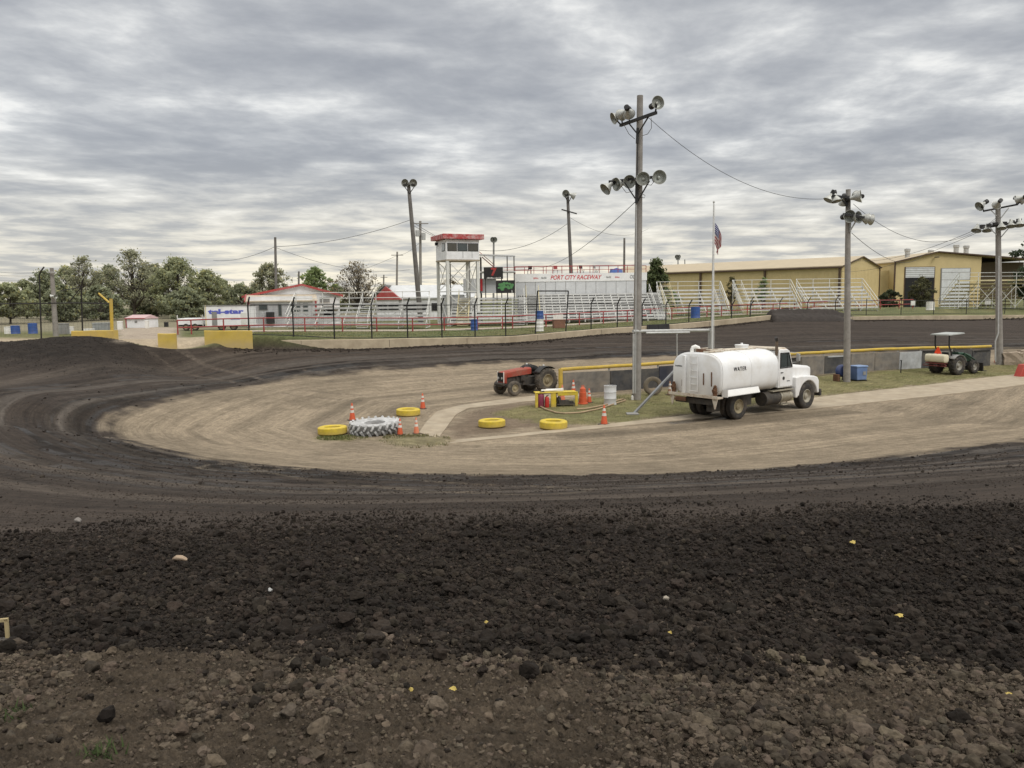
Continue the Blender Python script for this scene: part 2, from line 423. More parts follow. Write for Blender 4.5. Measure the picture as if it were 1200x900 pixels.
# ------------------------------------------------------------------ the ground sheet (one mesh to the horizon)
fr = np.concatenate([np.arange(-178, -66, 6.), np.arange(-66, -47, .7), np.arange(-47, 47, .125), np.arange(47, 66, .7), np.arange(66, 180, 6.)])
rr = np.concatenate([np.linspace(.05, 1.6, 12), np.geomspace(1.7, 11, 620), np.geomspace(11.03, 26, 480), np.geomspace(26.1, 46, 140), np.geomspace(46.08, 100, 560), np.geomspace(100.4, 105, 8), np.geomspace(106, 6000, 60)])
TH, RR = np.meshgrid(np.radians(fr), rr)
X = RR*np.sin(TH); Y = RR*np.cos(TH); X = X.ravel(); Y = Y.ravel()
Z = gz(X, Y)
dT, arc, insT = pdist(TAN, X, Y); dS = np.where(insT, -dT, dT)         # <0 inside the pale lane
dist = np.hypot(X, Y)
outside = sstep(.0, .3, Y-fwall(X))*(Y > 20)
jag = (fbm(X*1.1, Y*1.1, 3)-.5)
TRK = np.zeros(len(X))
def resample0(L, n):
    s = np.concatenate([[0], np.cumsum(np.hypot(*np.diff(L, axis=0).T))]); t_ = np.linspace(0, s[-1], n)
    q = np.stack([np.interp(t_, s, L[:, 0]), np.interp(t_, s, L[:, 1])], 1)
    for _ in range(6): q[1:-1] = (q[:-2]+2*q[1:-1]+q[2:])/4
    return q
# colours (linear albedo)
def C(*c): return np.array(c)[None, :]
n1 = fbm(X*.35, Y*.35, 11)[:, None]; n2 = fbm(X*2.2, Y*2.2, 12)[:, None]; n3 = fbm(X*9, Y*9, 13)[:, None]
str1 = fbm(dS*2.6, arc*.05, 21, 4)[:, None]; str2 = fbm(dS*.7, arc*.02, 22, 3)[:, None]; str3 = fbm(dS*8, arc*.12, 23, 3)[:, None]
tan = C(.245, .198, .140)*(.42+.62*str1+.32*n2+.26*str3) * (1-.34*sstep(.45, .72, str2))
tan = tan*(1-.22*sstep(.5, .8, n1)) + .0
dark = C(.043, .0335, .0268)*(.40+.70*str1+.40*n2+.3*str3)
lightpatch = sstep(.52, .70, str2*.55+str1*.45)*sstep(-.5, 1, dS[:, None]) * sstep(13, 3, dS[:, None])
dark = dark*(1-lightpatch*.75)+C(.098, .080, .064)*(.7+.6*str3)*lightpatch*.75
# freshly watered band next to the pale lane
band = sstep(4.0, .3, dS+jag*2)[:, None]
dark = dark*(1-.42*band*(.35+1.1*sstep(.42, .60, str2)))
rut = fbm(dS*2.6, arc*.07, 24, 4)
rz_ = (sstep(-.2, .6, dS)*sstep(8.5, 3, dS))[:, None]
rl = sstep(.55, .66, rut)[:, None]*rz_; rd = sstep(.46, .36, rut)[:, None]*rz_
dark = dark*(1-.55*rd); dark = dark*(1-.7*rl)+C(.092, .079, .067)*(.6+.7*str3)*.7*rl
edge = dS + jag*1.3 + (str1[:, 0]-.5)*1.6
tT = sstep(.55, -.55, edge)[:, None]
cc = dark*(1-tT)+tan*tT
# wheel tracks that cross the lanes
for L_, gw_, a_, col_ in (([(165, 403), (205, 420), (262, 440), (360, 462), (480, 470)], 1.7, .55, (.13, .105, .082)), ([(215, 404), (245, 418), (300, 434), (420, 446), (560, 440)], 1.8, .5, (.12, .097, .077)),
        ([(190, 405), (150, 430), (90, 465), (40, 510)], 1.7, .4, (.028, .022, .018)), ([(1300, 485), (1000, 512), (800, 528), (600, 532), (400, 524), (250, 505)], 1.9, .35, (.17, .135, .095)),
        ([(1300, 470), (1050, 490), (850, 512), (640, 522), (450, 540), (280, 548)], 1.8, .35, (.30, .245, .175)), ([(560, 452), (430, 462), (300, 480), (230, 505), (260, 530), (400, 560), (640, 575)], 1.8, .4, (.16, .128, .09)),
        ([(1300, 535), (1000, 565), (700, 585), (400, 590), (150, 575), (30, 540), (0, 505)], 2.0, .5, (.024, .019, .0155)), ([(1300, 520), (1100, 540), (800, 566), (500, 575), (250, 562), (100, 535), (50, 505), (110, 470)], 1.9, .5, (.026, .020, .0165))):
    pl_ = poly(L_); pl_ = resample0(pl_, 60)
    dd_, aa_, _ = pdist(pl_, X, Y, False)
    k_ = np.maximum(sstep(.24, .10, np.abs(dd_-gw_/2+.1*jag)), 0)*(.35+.9*sstep(.35, .6, fbm(aa_*.9, dd_*2+a_*50, 81, 3)))*a_
    k_ = np.clip(k_*(.6+.4*np.sin(aa_*16+dd_*8)), 0, 1)
    cc = cc*(1-k_[:, None])+C(*col_)*(.7+.6*n2)*k_[:, None]
    TRK = TRK+k_
# clods (dark) and the packed shoulder (brown)
yc = fcurve(CLODEDGE, X); yb = fcurve(BANKEDGE, X)
front = (Y < 30) & (Y > -40)
clod = sstep(1.5, -1.1, Y-yc+jag*3.0)*front
brown = sstep(.32, -.32, Y-yb+jag*.9+.5*(fbm(X*4, Y*4, 31)-.5))*front
cblack = C(.019, .0148, .0120)*(.5+.6*n3+.5*n2)
cbrown = C(.056, .0435, .031)*(.25+.55*n3+.75*n2+.35*n1)
cc = cc*(1-clod[:, None])+cblack*clod[:, None]
cc = cc*(1-brown[:, None])+cbrown*brown[:, None]
# the loose dark mound of the outer bank on the far left
mound = sstep(-18, -24, X)*sstep(36, 42, Y+jag*3)*(1-outside)
cc = cc*(1-mound[:, None])+C(.024, .019, .0155)*(.5+.9*n2)*mound[:, None]
# grass, bare patch
grassm = np.zeros(len(X))
for g in GRASS:
    grassm = np.maximum(grassm, (.55 if g is GRASS[1] else .9)*sstep(.35, -.5, sdf(g, X, Y)+jag*1.3+.6*(fbm(X*3, Y*3, 41)-.5)))
bare = sstep(.3, -.5, sdf(BARE, X, Y)+jag*1.2)
cc = cc*(1-bare[:, None])+C(.17, .130, .092)*(.7+.5*n2)*bare[:, None]
ggr = (C(.125, .135, .050)*(1-n1)+C(.22, .18, .09)*n1)*(.6+.75*n2)
cc = cc*(1-grassm[:, None])+ggr*grassm[:, None]
wet = sstep(.15, -.35, sdf(WETP, X, Y)+jag*.6)
cc = cc*(1-.72*wet[:, None])
# outside the wall: mown grass, gravel far away
gout = (C(.095, .12, .048)*(1-n1)+C(.17, .150, .070)*n1)*(.6+.7*n2)
gout = gout*(1-.65*sstep(60, 90, Y)[:, None]*(X < -18)[:, None])+C(.26, .225, .17)*.65*(sstep(60, 90, Y)*(X < -18))[:, None]
cc = cc*(1-outside[:, None])+gout*outside[:, None]
pv = sstep(.6, -.6, sdf(PAVE, X, Y)+jag)
cc = cc*(1-pv[:, None])+C(.36, .30, .235)*(.75+.4*n2)*pv[:, None]
leftpale = ((X < -18)*sstep(0, 1, Y-fwall(X))*(1-sstep(52, 57, Y)))[:, None]
cc = cc*(1-leftpale)+C(.38, .31, .22)*(.8+.4*n2)*leftpale
# relief
amp = .034*clod*(1-brown)+.022*brown
wd, wid = worley(X*11, Y*11, 51); wd2, _ = worley(X*30, Y*30, 52)
wd3, _ = worley(X*62, Y*62, 59)
rel = brown*(dist < 7)*(.030*(.6-wd2)*fbm(X*3, Y*3, 64)*1.6+.015*(.6-wd3)+.05*(fbm(X*1.5, Y*1.5, 66)-.5))+amp*((.75-wd)*1.4+(fbm(X*2.2, Y*2.2, 53)-.5)*2.4)+.006*np.maximum(clod, brown)*(.7-wd2)
trk = (1-clod)*(1-outside)*(1-grassm)*(1-pv)
roughlane = sstep(-.3, .8, dS)*trk
rel += roughlane*(.012*(fbm(X*6, Y*6, 54)-.5)+.13*(fbm(dS*1.9, arc*.07, 55, 4)-.5)*sstep(7.5, 1, dS)+.03*(fbm(X*3.1, Y*3.1, 67, 3)-.5)*sstep(9, 2, dS))
rel += roughlane*.12*sstep(1.6, .2, np.abs(dS-.5))*np.maximum(fbm(X*2.5, Y*2.5, 56)-.52, 0)*2
rel += .02*(fbm(X*4, Y*4, 57)-.5)*grassm*.6 + mound*(.12*(fbm(X*.9, Y*.9, 58)-.5)+.05*(fbm(X*7, Y*7, 65)-.5))
hump = sstep(1.4, 0, np.hypot((X-T(490, 518).x)/1.5, Y-T(490, 518).y))
rel += .10*hump
rel += .10*sstep(1.1, .1, np.abs(Y-fwall(X)+.45))*(X > -17.5)*(X < 24)*(fbm(X*1.7, Y*1.7, 63)-.25)*(1-outside)
rel -= .03*np.clip(TRK, 0, 1)*trk
rel[dist > 110] = 0
Z = Z+rel
nr, nc = TH.shape
_rel = rel.reshape(nr, nc); _mr = (rr[1:]+rr[:-1])/2; _mf = (fr[1:]+fr[:-1])/2
def grel(x, y):
    """relief of the ground sheet under a point"""
    return _rel[np.searchsorted(_mr, np.hypot(x, y)), np.searchsorted(_mf, np.degrees(np.arctan2(x, y)))]
I = np.arange(nr*nc).reshape(nr, nc); J = np.roll(I, -1, 1)
F = np.stack([I[:-1].ravel(), J[:-1].ravel(), J[1:].ravel(), I[1:].ravel()], 1)[:, ::-1]
mg = bpy.data.materials.new('soil'); t = NT(mg)
at = t.n('ShaderNodeAttribute', attribute_name='col'); tr = t.n('ShaderNodeAttribute', attribute_name='track')
tcg = t.n('ShaderNodeTexCoord'); pos = tcg.outputs['Object']
tsep = t.n('ShaderNodeSeparateXYZ', i={0: tr.outputs['Vector']})
sv = t.n('ShaderNodeCombineXYZ', i={0: t.n('ShaderNodeMath', operation='MULTIPLY', i={0: tsep.outputs[0], 1: 9.}).outputs[0], 1: t.n('ShaderNodeMath', operation='MULTIPLY', i={0: tsep.outputs[1], 1: .5}).outputs[0], 2: 0.})
ns = t.n('ShaderNodeTexNoise', i={'Vector': sv.outputs[0], 'Scale': 1., 'Detail': 5., 'Roughness': .65})
nf = t.n('ShaderNodeTexNoise', i={'Vector': pos, 'Scale': 26., 'Detail': 6., 'Roughness': .7})
nm = t.n('ShaderNodeTexNoise', i={'Vector': pos, 'Scale': 4.5, 'Detail': 6., 'Roughness': .65})
def rng(s, lo, hi): return t.n('ShaderNodeMapRange', i={'Value': s, 'From Min': .28, 'From Max': .72, 'To Min': lo, 'To Max': hi}).outputs[0]
def mul(a, b): return t.n('ShaderNodeMath', operation='MULTIPLY', i={0: a, 1: b}).outputs[0]
sv2 = t.n('ShaderNodeCombineXYZ', i={0: t.n('ShaderNodeMath', operation='MULTIPLY', i={0: tsep.outputs[0], 1: 34.}).outputs[0], 1: t.n('ShaderNodeMath', operation='MULTIPLY', i={0: tsep.outputs[1], 1: 1.6}).outputs[0], 2: 0.})
ns2 = t.n('ShaderNodeTexNoise', i={'Vector': sv2.outputs[0], 'Scale': 1., 'Detail': 4., 'Roughness': .6})
nh = t.n('ShaderNodeTexNoise', i={'Vector': pos, 'Scale': 95., 'Detail': 3., 'Roughness': .6})
k = mul(mul(mul(rng(ns.outputs[0], .72, 1.28), rng(ns2.outputs[0], .80, 1.20)), rng(nf.outputs[0], .55, 1.45)), mul(rng(nm.outputs[0], .78, 1.22), rng(nh.outputs[0], .75, 1.25)))
gc = t.n('ShaderNodeMix', data_type='RGBA', blend_type='MULTIPLY', i={0: 1., 6: at.outputs['Color'], 7: k})
rghm = t.n('ShaderNodeMapRange', i={'Value': tsep.outputs[2], 'To Min': .93, 'To Max': .12})
bs = t.n('ShaderNodeBsdfPrincipled', i={'Base Color': gc.outputs[2], 'Roughness': rghm.outputs[0], 'Specular IOR Level': .16})
bp = t.n('ShaderNodeBump', i={'Strength': .95, 'Distance': .03, 'Height': t.n('ShaderNodeMath', operation='MULTIPLY_ADD', i={0: nm.outputs[0], 1: 1.4, 2: nf.outputs[0]}).outputs[0]})
t.t.links.new(bp.outputs[0], bs.inputs['Normal'])
t.n('ShaderNodeOutputMaterial', i={0: bs.outputs[0]})
ground = colmesh('ground', np.stack([X, Y, Z], 1), F, np.clip(cc, .004, .8), mg, kind='structure', smooth=True)
ta = ground.data.attributes.new('track', 'FLOAT_VECTOR', 'POINT')
shine = np.maximum(np.maximum(wet, .62*(rd[:, 0]*trk)*sstep(.35, .6, fbm(X*1.2, Y*1.2, 62))), .35*band[:, 0]*roughlane*sstep(.5, .65, fbm(X*.8, Y*.8, 61)))
ta.data.foreach_set('vector', np.stack([dS, arc, shine], 1).astype(np.float32).ravel())

# ------------------------------------------------------------------ clods of soil
def ico(sub):
    bm = bmesh.new(); bmesh.ops.create_icosphere(bm, subdivisions=sub, radius=1)
    V = np.array([v.co[:] for v in bm.verts]); Fq = np.array([[v.index for v in f.verts] for f in bm.faces]); bm.free()
    return V, Fq
def clod_shapes(sub, n, seed):
    rs = np.random.RandomState(seed); V, Fq = ico(sub); out = []
    for i in range(n):
        W = V.copy()
        for _ in range(12):                                   # flat broken facets
            d = rs.normal(size=3); d /= np.linalg.norm(d); h = rs.uniform(.62, .95)
            k_ = W@d; over = np.maximum(k_-h, 0); W -= over[:, None]*d*.9
        q_ = rs.uniform(0, 6, 6); W *= 1+.13*np.sin(W[:, :1]*3.1+q_[0])*np.sin(W[:, 1:2]*3.7+q_[1])+.10*np.sin(W[:, 2:3]*4.9+W[:, :1]*3+q_[2])
        W *= (1+rs.normal(size=(len(W), 1))*(.05 if sub > 2 else .12 if sub > 1 else .17))
        W *= np.array([1, rs.uniform(.75, 1), rs.uniform(.65, 1.0)])
        out.append(W)
    return out, Fq
def scatter(name, pts, size, colr, seed, sub):
    rs = np.random.RandomState(seed); n = len(pts); shapes, Fq = clod_shapes(sub, 12, seed+1)
    which = rs.randint(0, 12, n); az = rs.uniform(0, 2*math.pi, n); tl = rs.normal(0, .35, n)
    S = np.stack(shapes)[which]
    ca, sa, ct, st_ = np.cos(az)[:, None], np.sin(az)[:, None], np.cos(tl)[:, None], np.sin(tl)[:, None]
    x, y, z = S[..., 0], S[..., 1]*ct-S[..., 2]*st_, S[..., 1]*st_+S[..., 2]*ct
    x, y = x*ca-y*sa, x*sa+y*ca
    V = np.stack([x, y, z], -1)*size[:, None, None]+pts[:, None, :]
    nv = S.shape[1]
    Fo = (Fq[None]+(np.arange(n)*nv)[:, None, None]).reshape(-1, 3)
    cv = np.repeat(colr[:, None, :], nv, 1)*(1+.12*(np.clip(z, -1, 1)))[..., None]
    return V.reshape(-1, 3), Fo, cv.reshape(-1, 3)
def field(n, d0, d1, seed, half=40., pw=1.6):
    rs = np.random.RandomState(seed); u_ = rs.uniform(0, 1, n)
    d = (d0**(2-pw)+u_*(d1**(2-pw)-d0**(2-pw)))**(1/(2-pw)) if pw != 2 else d0*(d1/d0)**u_
    a = np.radians(rs.uniform(-half, half, n))
    return d*np.sin(a), d*np.cos(a), rs
parts_ = []
def add_clods(n, d0, d1, seed, smin, smax, zone, sub, k=2.6, half=40., pw=1.5):
    x, y, rs = field(n, d0, d1, seed, half, pw)
    j = (fbm(x*1.1, y*1.1, 3)-.5)
    cl_ = sstep(2.4, -1.4, y-fcurve(CLODEDGE, x)+j*3.0)
    br_ = sstep(.40, -.40, y-fcurve(BANKEDGE, x)+j*.9+.5*(fbm(x*4, y*4, 31)-.5))
    if zone == 'black': keep = rs.uniform(size=n) < cl_*(1-br_*.985)
    elif zone == 'brown': keep = rs.uniform(size=n) < br_*(.08+.92*sstep(.40, .68, fbm(x*1.2, y*1.2, 77)))
    elif zone == 'mid':
        dd = sdf(TAN, x, y); keep = (rs.uniform(size=n) < sstep(-.1, .5, dd+j)*(.10+.9*sstep(.46, .66, fbm(dd*1.6, x*.25, 88, 4)))*(1-.8*br_))
    else:
        dd = sdf(TAN, x, y); keep = (rs.uniform(size=n) < sstep(-.2, .6, dd+j)*(.2+.8*sstep(3.0, .5, np.abs(dd-.6+j*2)))) & (cl_ < .5) & (y < 60)
    x, y = x[keep], y[keep]; m = len(x)
    s = smin*(1-rs.uniform(size=m))**(-1/k); s = np.minimum(s, smax)
    z = gz(x, y)+grel(x, y)+s*(rs.uniform(.0, .45, m) if zone != 'black' else rs.uniform(-.1, .9, m))
    if zone == 'black': base = np.array([.0205, .0158, .0120])*(.55+.9*fbm(x*.9, y*.9, 70))[:, None]; z += .0
    elif zone == 'brown': base = np.array([.070, .055, .040])*(.6+.75*fbm(x*1.3, y*1.3, 71))[:, None]
    else: base = np.array([.040, .032, .026])
    c = base*(rs.uniform(.55, 1.5, (m, 1)))*(1+rs.normal(0, .018, (m, 3)))
    if zone == 'brown':
        dk = rs.uniform(size=m) < .05; c[dk] *= .42
    if zone == 'black':
        lt = rs.uniform(size=m) < .05; c[lt] *= 1.9
    parts_.append(scatter('c', np.stack([x, y, z], 1), s, c, seed, sub))
add_clods(5334, 3.0, 10, 101, .020, .066, 'black', 3, half=47, k=3.0)
add_clods(45720, 3.2, 12.5, 111, .0105, .040, 'black', 2, half=47, k=2.7)
add_clods(114300, 3.2, 13.5, 102, .0065, .020, 'black', 1, half=48)
add_clods(88900, 8.5, 25, 107, .0065, .022, 'mid', 1, half=48, pw=1.35)
add_clods(4826, 2.0, 5.2, 103, .015, .052, 'brown', 3, k=3.0, half=47)
add_clods(40640, 2.0, 5.2, 113, .0085, .030, 'brown', 2, k=2.9, half=47)
add_clods(139700, 2.0, 5.4, 104, .0038, .012, 'brown', 1, k=2.4, half=47)
add_clods(9000, 8.5, 24, 105, .010, .035, 'track', 1, pw=1.2)
add_clods(7000, 18, 48, 106, .016, .06, 'track', 1, pw=1.2)
rs = np.random.RandomState(19); x = rs.uniform(-36, -17, 16000); y = rs.uniform(34, 48, 16000); kk = (rs.uniform(size=16000) < sstep(-18, -24, x)*sstep(36, 42, y))&(y < fwall(x)+1); x = x[kk]; y = y[kk]
parts_.append(scatter('c', np.stack([x, y, gz(x, y)+grel(x, y)+.005], 1), .008+.03*rs.uniform(size=len(x))**3, np.array([.028, .0225, .018])*rs.uniform(.5, 1.6, (len(x), 1)), 78, 1))
rs = np.random.RandomState(9); x = rs.uniform(-17.5, 60, 5200); y = fwall(x)-.05-np.abs(rs.normal(0, .35, 5200)); s = rs.uniform(.03, .10, 5200)
parts_.append(scatter('c', np.stack([x, y, gz(x, y)+.02], 1), s, np.array([.032, .025, .020])*rs.uniform(.6, 1.5, (5200, 1)), 77, 1))
V = []; F = []; Cc = []; o_ = 0
for a_, b_, c_ in parts_:
    V.append(a_); F.append(b_+o_); Cc.append(c_); o_ += len(a_)
colmesh('soil_clods', np.concatenate(V), np.concatenate(F), np.clip(np.concatenate(Cc), .004, .5), attr_mat('clod_soil', .95, .35, 55., .5), kind='stuff', smooth=False)
del parts_, V, F, Cc

# ------------------------------------------------------------------ grass blades on the infield and beyond the wall
def grass(polys, n, h0, h1, seed, base, name=None):
    rs = np.random.RandomState(seed); xs = []; ys = []
    lo = np.min([p.min(0) for p in polys], 0); hi = np.max([p.max(0) for p in polys], 0)
    while sum(map(len, xs)) < n:
        x = rs.uniform(lo[0], hi[0], 20000); y = rs.uniform(lo[1], hi[1], 20000)
        s = np.min([sdf(p, x, y) for p in polys], 0)
        k_ = (s < .15) & (rs.uniform(size=20000) < .25+.9*sstep(.4, .65, fbm(x*.9, y*.9, 91)))
        xs.append(x[k_]); ys.append(y[k_])
    x = np.concatenate(xs)[:n]; y = np.concatenate(ys)[:n]; z = gz(x, y)-.01
    h = rs.uniform(h0, h1, n); a = rs.uniform(0, 6.283, n); w_ = h*.22; lean = rs.normal(0, .5, (n, 2))*h[:, None]
    p = np.stack([x, y, z], 1); dx = np.stack([np.cos(a)*w_, np.sin(a)*w_, np.zeros(n)], 1)
    tip = p+np.stack([lean[:, 0], lean[:, 1], h], 1)
    V = np.stack([p-dx, p+dx, tip], 1).reshape(-1, 3); F = np.arange(3*n).reshape(n, 3)
    c = np.array(base)*rs.uniform(.6, 1.5, (n, 1)); dry = rs.uniform(size=n) < .3; c[dry] = np.array([.22, .18, .08])*rs.uniform(.7, 1.2, (dry.sum(), 1))
    return V, F, np.repeat(c, 3, 0)
LV = []; LF = []; LC = []; o_ = 0
strip = poly([(300, 400), (515, 395.5), (700, 386.5), (800, 379.5), (905, 370.5), (905, 366), (800, 374.5), (700, 380), (515, 387), (300, 389)])
mnd = smooth_poly(poly([(440, 514), (480, 509), (522, 513), (530, 520), (500, 527), (455, 521)]))
for a_ in (grass([GRASS[0]], 42000, .02, .055, 201, (.13, .15, .05)), grass([mnd], 1500, .03, .12, 202, (.14, .14, .07)), grass([strip], 26000, .03, .09, 203, (.095, .135, .045)),
           grass([GRASS[2]], 1200, .03, .09, 204, (.10, .13, .04))):
    LV.append(a_[0]); LF.append(a_[1]+o_); LC.append(a_[2]); o_ += len(a_[0])
colmesh('grass', np.concatenate(LV), np.concatenate(LF), np.concatenate(LC), attr_mat('grass_blade', .8, .2, 20., 0, .3), kind='stuff')

# ------------------------------------------------------------------ flat concrete strips of the infield edge, walkway
def resample(L, n):
    L = np.array(L, float); s = np.concatenate([[0], np.cumsum(np.hypot(*np.diff(L, axis=0).T))])
    t_ = np.linspace(0, s[-1], n); return np.stack([np.interp(t_, s, L[:, 0]), np.interp(t_, s, L[:, 1])], 1)
def sheet(name, up, lo, m, lift=.03, n=70, ac=4):
    a_ = resample([tuple(T(*q))[:2] for q in up], n); b_ = resample([tuple(T(*q))[:2] for q in lo], n)
    rows = []
    for k_ in range(ac):
        p = a_+(b_-a_)*k_/(ac-1); z = gz(p[:, 0], p[:, 1])+lift
        if k_ in (0, ac-1): z = z*1.0
        rows.append([(p[i, 0], p[i, 1], z[i]) for i in range(n)])
    first = [(q[0], q[1], q[2]-lift-.05) for q in rows[0]]; last = [(q[0], q[1], q[2]-lift-.05) for q in rows[-1]]
    mb = MB(); mb.grid([first]+rows+[last]); o = mb.build(name, m); o['kind'] = 'structure'
    return o
conc = mat('worn_concrete', (.40, .335, .245), .85, var=.3, scale=1.5, dirt=.55, dirtcol=(.22, .17, .11), dscale=.9, bump=.2)
sheet('concrete_kerb', [(522, 517.5), (600, 510), (700, 499), (800, 488), (900, 474), (980, 463.5), (1100, 450), (1200, 438.5), (1330, 425)],
      [(525, 521), (600, 513), (700, 503), (800, 493), (900, 484), (980, 477), (1100, 464), (1200, 451.5), (1330, 438)], conc)
sheet('concrete_path', [(491, 508), (500, 495), (512, 483), (540, 475.5), (600, 467), (650, 461.5), (690, 458)], [(513, 515), (523, 502), (534, 487), (548, 479), (600, 473), (650, 467.5), (690, 464)], conc, n=50)
# ------------------------------------------------------------------ shared materials
white = mat('white_paint', (.78, .77, .73), .45, var=.10, scale=2., dirt=.35, dirtcol=(.45, .38, .27), dscale=1.6)
tankwhite = mat('tank_white', (.80, .81, .81), .42, var=.08, scale=1.2, dirt=.42, dirtcol=(.50, .45, .36), dscale=1.0, low=2.1)
cabwhite = mat('cab_white', (.80, .80, .79), .35, var=.06, scale=2., dirt=.25, dirtcol=(.45, .38, .28), dscale=1.5, low=1.2)
galv = mat('galvanised', (.50, .50, .48), .5, .35, var=.25, scale=5., dirt=.2)
rust = mat('rust', (.15, .075, .040), .9, var=.5, scale=9., dirt=.5, dirtcol=(.06, .035, .022), dscale=6)
rusty_white = mat('rusty_white', (.62, .57, .47), .7, var=.2, scale=4., dirt=.75, dirtcol=(.22, .11, .05), dscale=4.5)
blackm = mat('black_paint', (.018, .018, .019), .55, var=.3, dirt=.3, dirtcol=(.08, .065, .05))
darksteel = mat('dark_steel', (.055, .050, .045), .7, .2, var=.4, scale=6, dirt=.5, dirtcol=(.13, .105, .075), dscale=4)
rubber = mat('rubber', (.033, .031, .029), .85, var=.35, scale=5, dirt=.75, dirtcol=(.13, .105, .08), dscale=3)
dustyrubber = mat('dusty_rubber', (.07, .062, .052), .9, var=.3, scale=6, dirt=.7, dirtcol=(.19, .155, .115), dscale=3)
glass = mat('window_glass', (.05, .062, .062), .08, var=.2, spec=.8)
alum = mat('aluminium', (.46, .42, .33), .45, .5, var=.25, scale=5, dirt=.5, dirtcol=(.20, .16, .11), dscale=3)
redp = mat('tractor_red', (.33, .050, .030), .6, var=.25, scale=4, dirt=.55, dirtcol=(.25, .16, .11), dscale=2.5)
rimcream = mat('rim_cream', (.34, .29, .18), .65, var=.3, scale=8, dirt=.6, dirtcol=(.16, .11, .07), dscale=5)
greenp = mat('tractor_green', (.018, .055, .030), .45, var=.3, dirt=.3, dirtcol=(.1, .085, .06))
greyp = mat('grey_paint', (.26, .26, .25), .6, var=.2, dirt=.4)
orange = mat('cone_orange', (.60, .10, .035), .55, var=.2, scale=4, dirt=.35, dirtcol=(.30, .14, .08), dscale=4)
paleorange = mat('faded_orange', (.66, .20, .10), .65, var=.2, scale=4, dirt=.4, dirtcol=(.40, .25, .17), dscale=4)
refl = mat('cone_band', (.72, .68, .62), .5, var=.2, dirt=.4, dscale=5)
yellow = mat('yellow_paint', (.62, .46, .035), .65, var=.25, scale=4, dirt=.55, dirtcol=(.38, .28, .11), dscale=3, low=.22)
yellowdull = mat('yellow_worn', (.55, .38, .055), .7, var=.25, scale=2.5, dirt=.5, dirtcol=(.36, .28, .14), dscale=1.6)
letter = mat('letter_black', (.03, .03, .032), .7, var=.2)

def tyre_prof(Ro, Ri, W, bulge=.06):
    """closed cross-section of a tyre, axis z"""
    h = W/2
    return [(Ri, -h*.82), (Ri+(Ro-Ri)*.35, -h*(1+bulge)), (Ri+(Ro-Ri)*.7, -h*(1+bulge*.6)), (Ro-.05*Ro, -h*.90), (Ro, -h*.70), (Ro*1.004, 0), (Ro, h*.70), (Ro-.05*Ro, h*.90), (Ri+(Ro-Ri)*.7, h*(1+bulge*.6)), (Ri+(Ro-Ri)*.35, h*(1+bulge)), (Ri, h*.82), (Ri-.004, 0), (Ri, -h*.82)]
def add_lugs(mb, Ro, W, n, d, wl, M):
    old = mb.M; mb.M = mb.M @ M
    for k in range(n):
        for side in (-1, 1):
            a = 2*math.pi*(k+(0 if side < 0 else .5))/n
            p = []
            for f_, da in ((.06, .0), (.35, .5), (1.0, 1.25)):
                aa = a+da*2.2/n; r_ = Ro-(.05*Ro if f_ == 1.0 else 0)
                p.append(Vector((math.cos(aa)*r_, math.sin(aa)*r_, side*f_*W/2)))
            for q, s_ in zip(p[:-1], p[1:]):
                mb.bar(q, s_, wl, d*2, up=(q+s_).normalized()*Vector((1, 1, 0)))
    mb.M = old
def wheel(parent, pos, Ro, Ri, W, side=-1, tyre_m=None, rim_m=None, lugs=0, ld=.03, lw=.05, holes=True, steer=0.):
    """axle along local y; side = where the outer face looks"""
    w_ = part('wheel', parent, pos, (0, 0, steer))
    AX = Matrix.Rotation(-math.pi/2*side, 4, "X")
    mb = MB(); mb.lathe(tyre_prof(Ro, Ri, W), 40, AX, cap=False)
    if lugs: add_lugs(mb, Ro, W, lugs, ld, lw, AX)
    mb.build('tyre', tyre_m or rubber, w_, ang=30)
    rm = MB(); h = W/2
    rm.lathe([(Ri*1.01, h*.80), (Ri*.93, h*.86), (Ri*.86, h*.55), (Ri*.62, h*.30), (Ri*.40, h*.36), (Ri*.38, h*.62), (Ri*.22, h*.72), (Ri*.20, h*.80), (0.001, h*.82)], 30, AX, cap=False)
    if holes:
        for k in range(10):
            a = 2*math.pi*k/10
            rm.lathe([(Ri*.045, h*.28), (Ri*.045, h*.50), (0.001, h*.52)], 6, AX @ Matrix.Translation((Ri*.52*math.cos(a), Ri*.52*math.sin(a), 0)), cap=False)
    rm.build('rim', rim_m or rimcream, w_)
    return w_

# ------------------------------------------------------------------ water truck (origin: under the rear axle)
trk_c = G(866, 491, 0); RZ = R(37)
fw_ = Vector((math.cos(RZ), math.sin(RZ), 0)); lf_ = Vector((-fw_.y, fw_.x, 0))
tp = trk_c+lf_*1.02-fw_*.10; tp.z = gzs(tp.x, tp.y)
tr_ = thing('water_truck', 'white water tanker truck with rounded tank, parked on the edge of the infield facing away', 'truck', tp, RZ)
def super_ring(x, cy, cz, hw, hh, n=3.0, k=48):
    out = []
    for i in range(k):
        a = 2*math.pi*i/k; c, s = math.cos(a), math.sin(a)
        e = n if s > 0 else n*1.35
        out.append((x, cy+hw*math.copysign(abs(c)**(2/e), c), cz+hh*math.copysign(abs(s)**(2/e), s)))
    return out
TZ, THW, THH = 1.88, 1.27, .86
mb = MB()
mb.loft([super_ring(-1.36, 0, TZ, THW*.93, THH*.93), super_ring(-1.33, 0, TZ, THW*.985, THH*.985), super_ring(-1.28, 0, TZ, THW, THH), super_ring(2.35, 0, TZ, THW, THH), super_ring(2.43, 0, TZ, THW*.97, THH*.97), super_ring(2.50, 0, TZ, THW*.86, THH*.86)])
tank = mb.build('tank', tankwhite, tr_, ang=50)
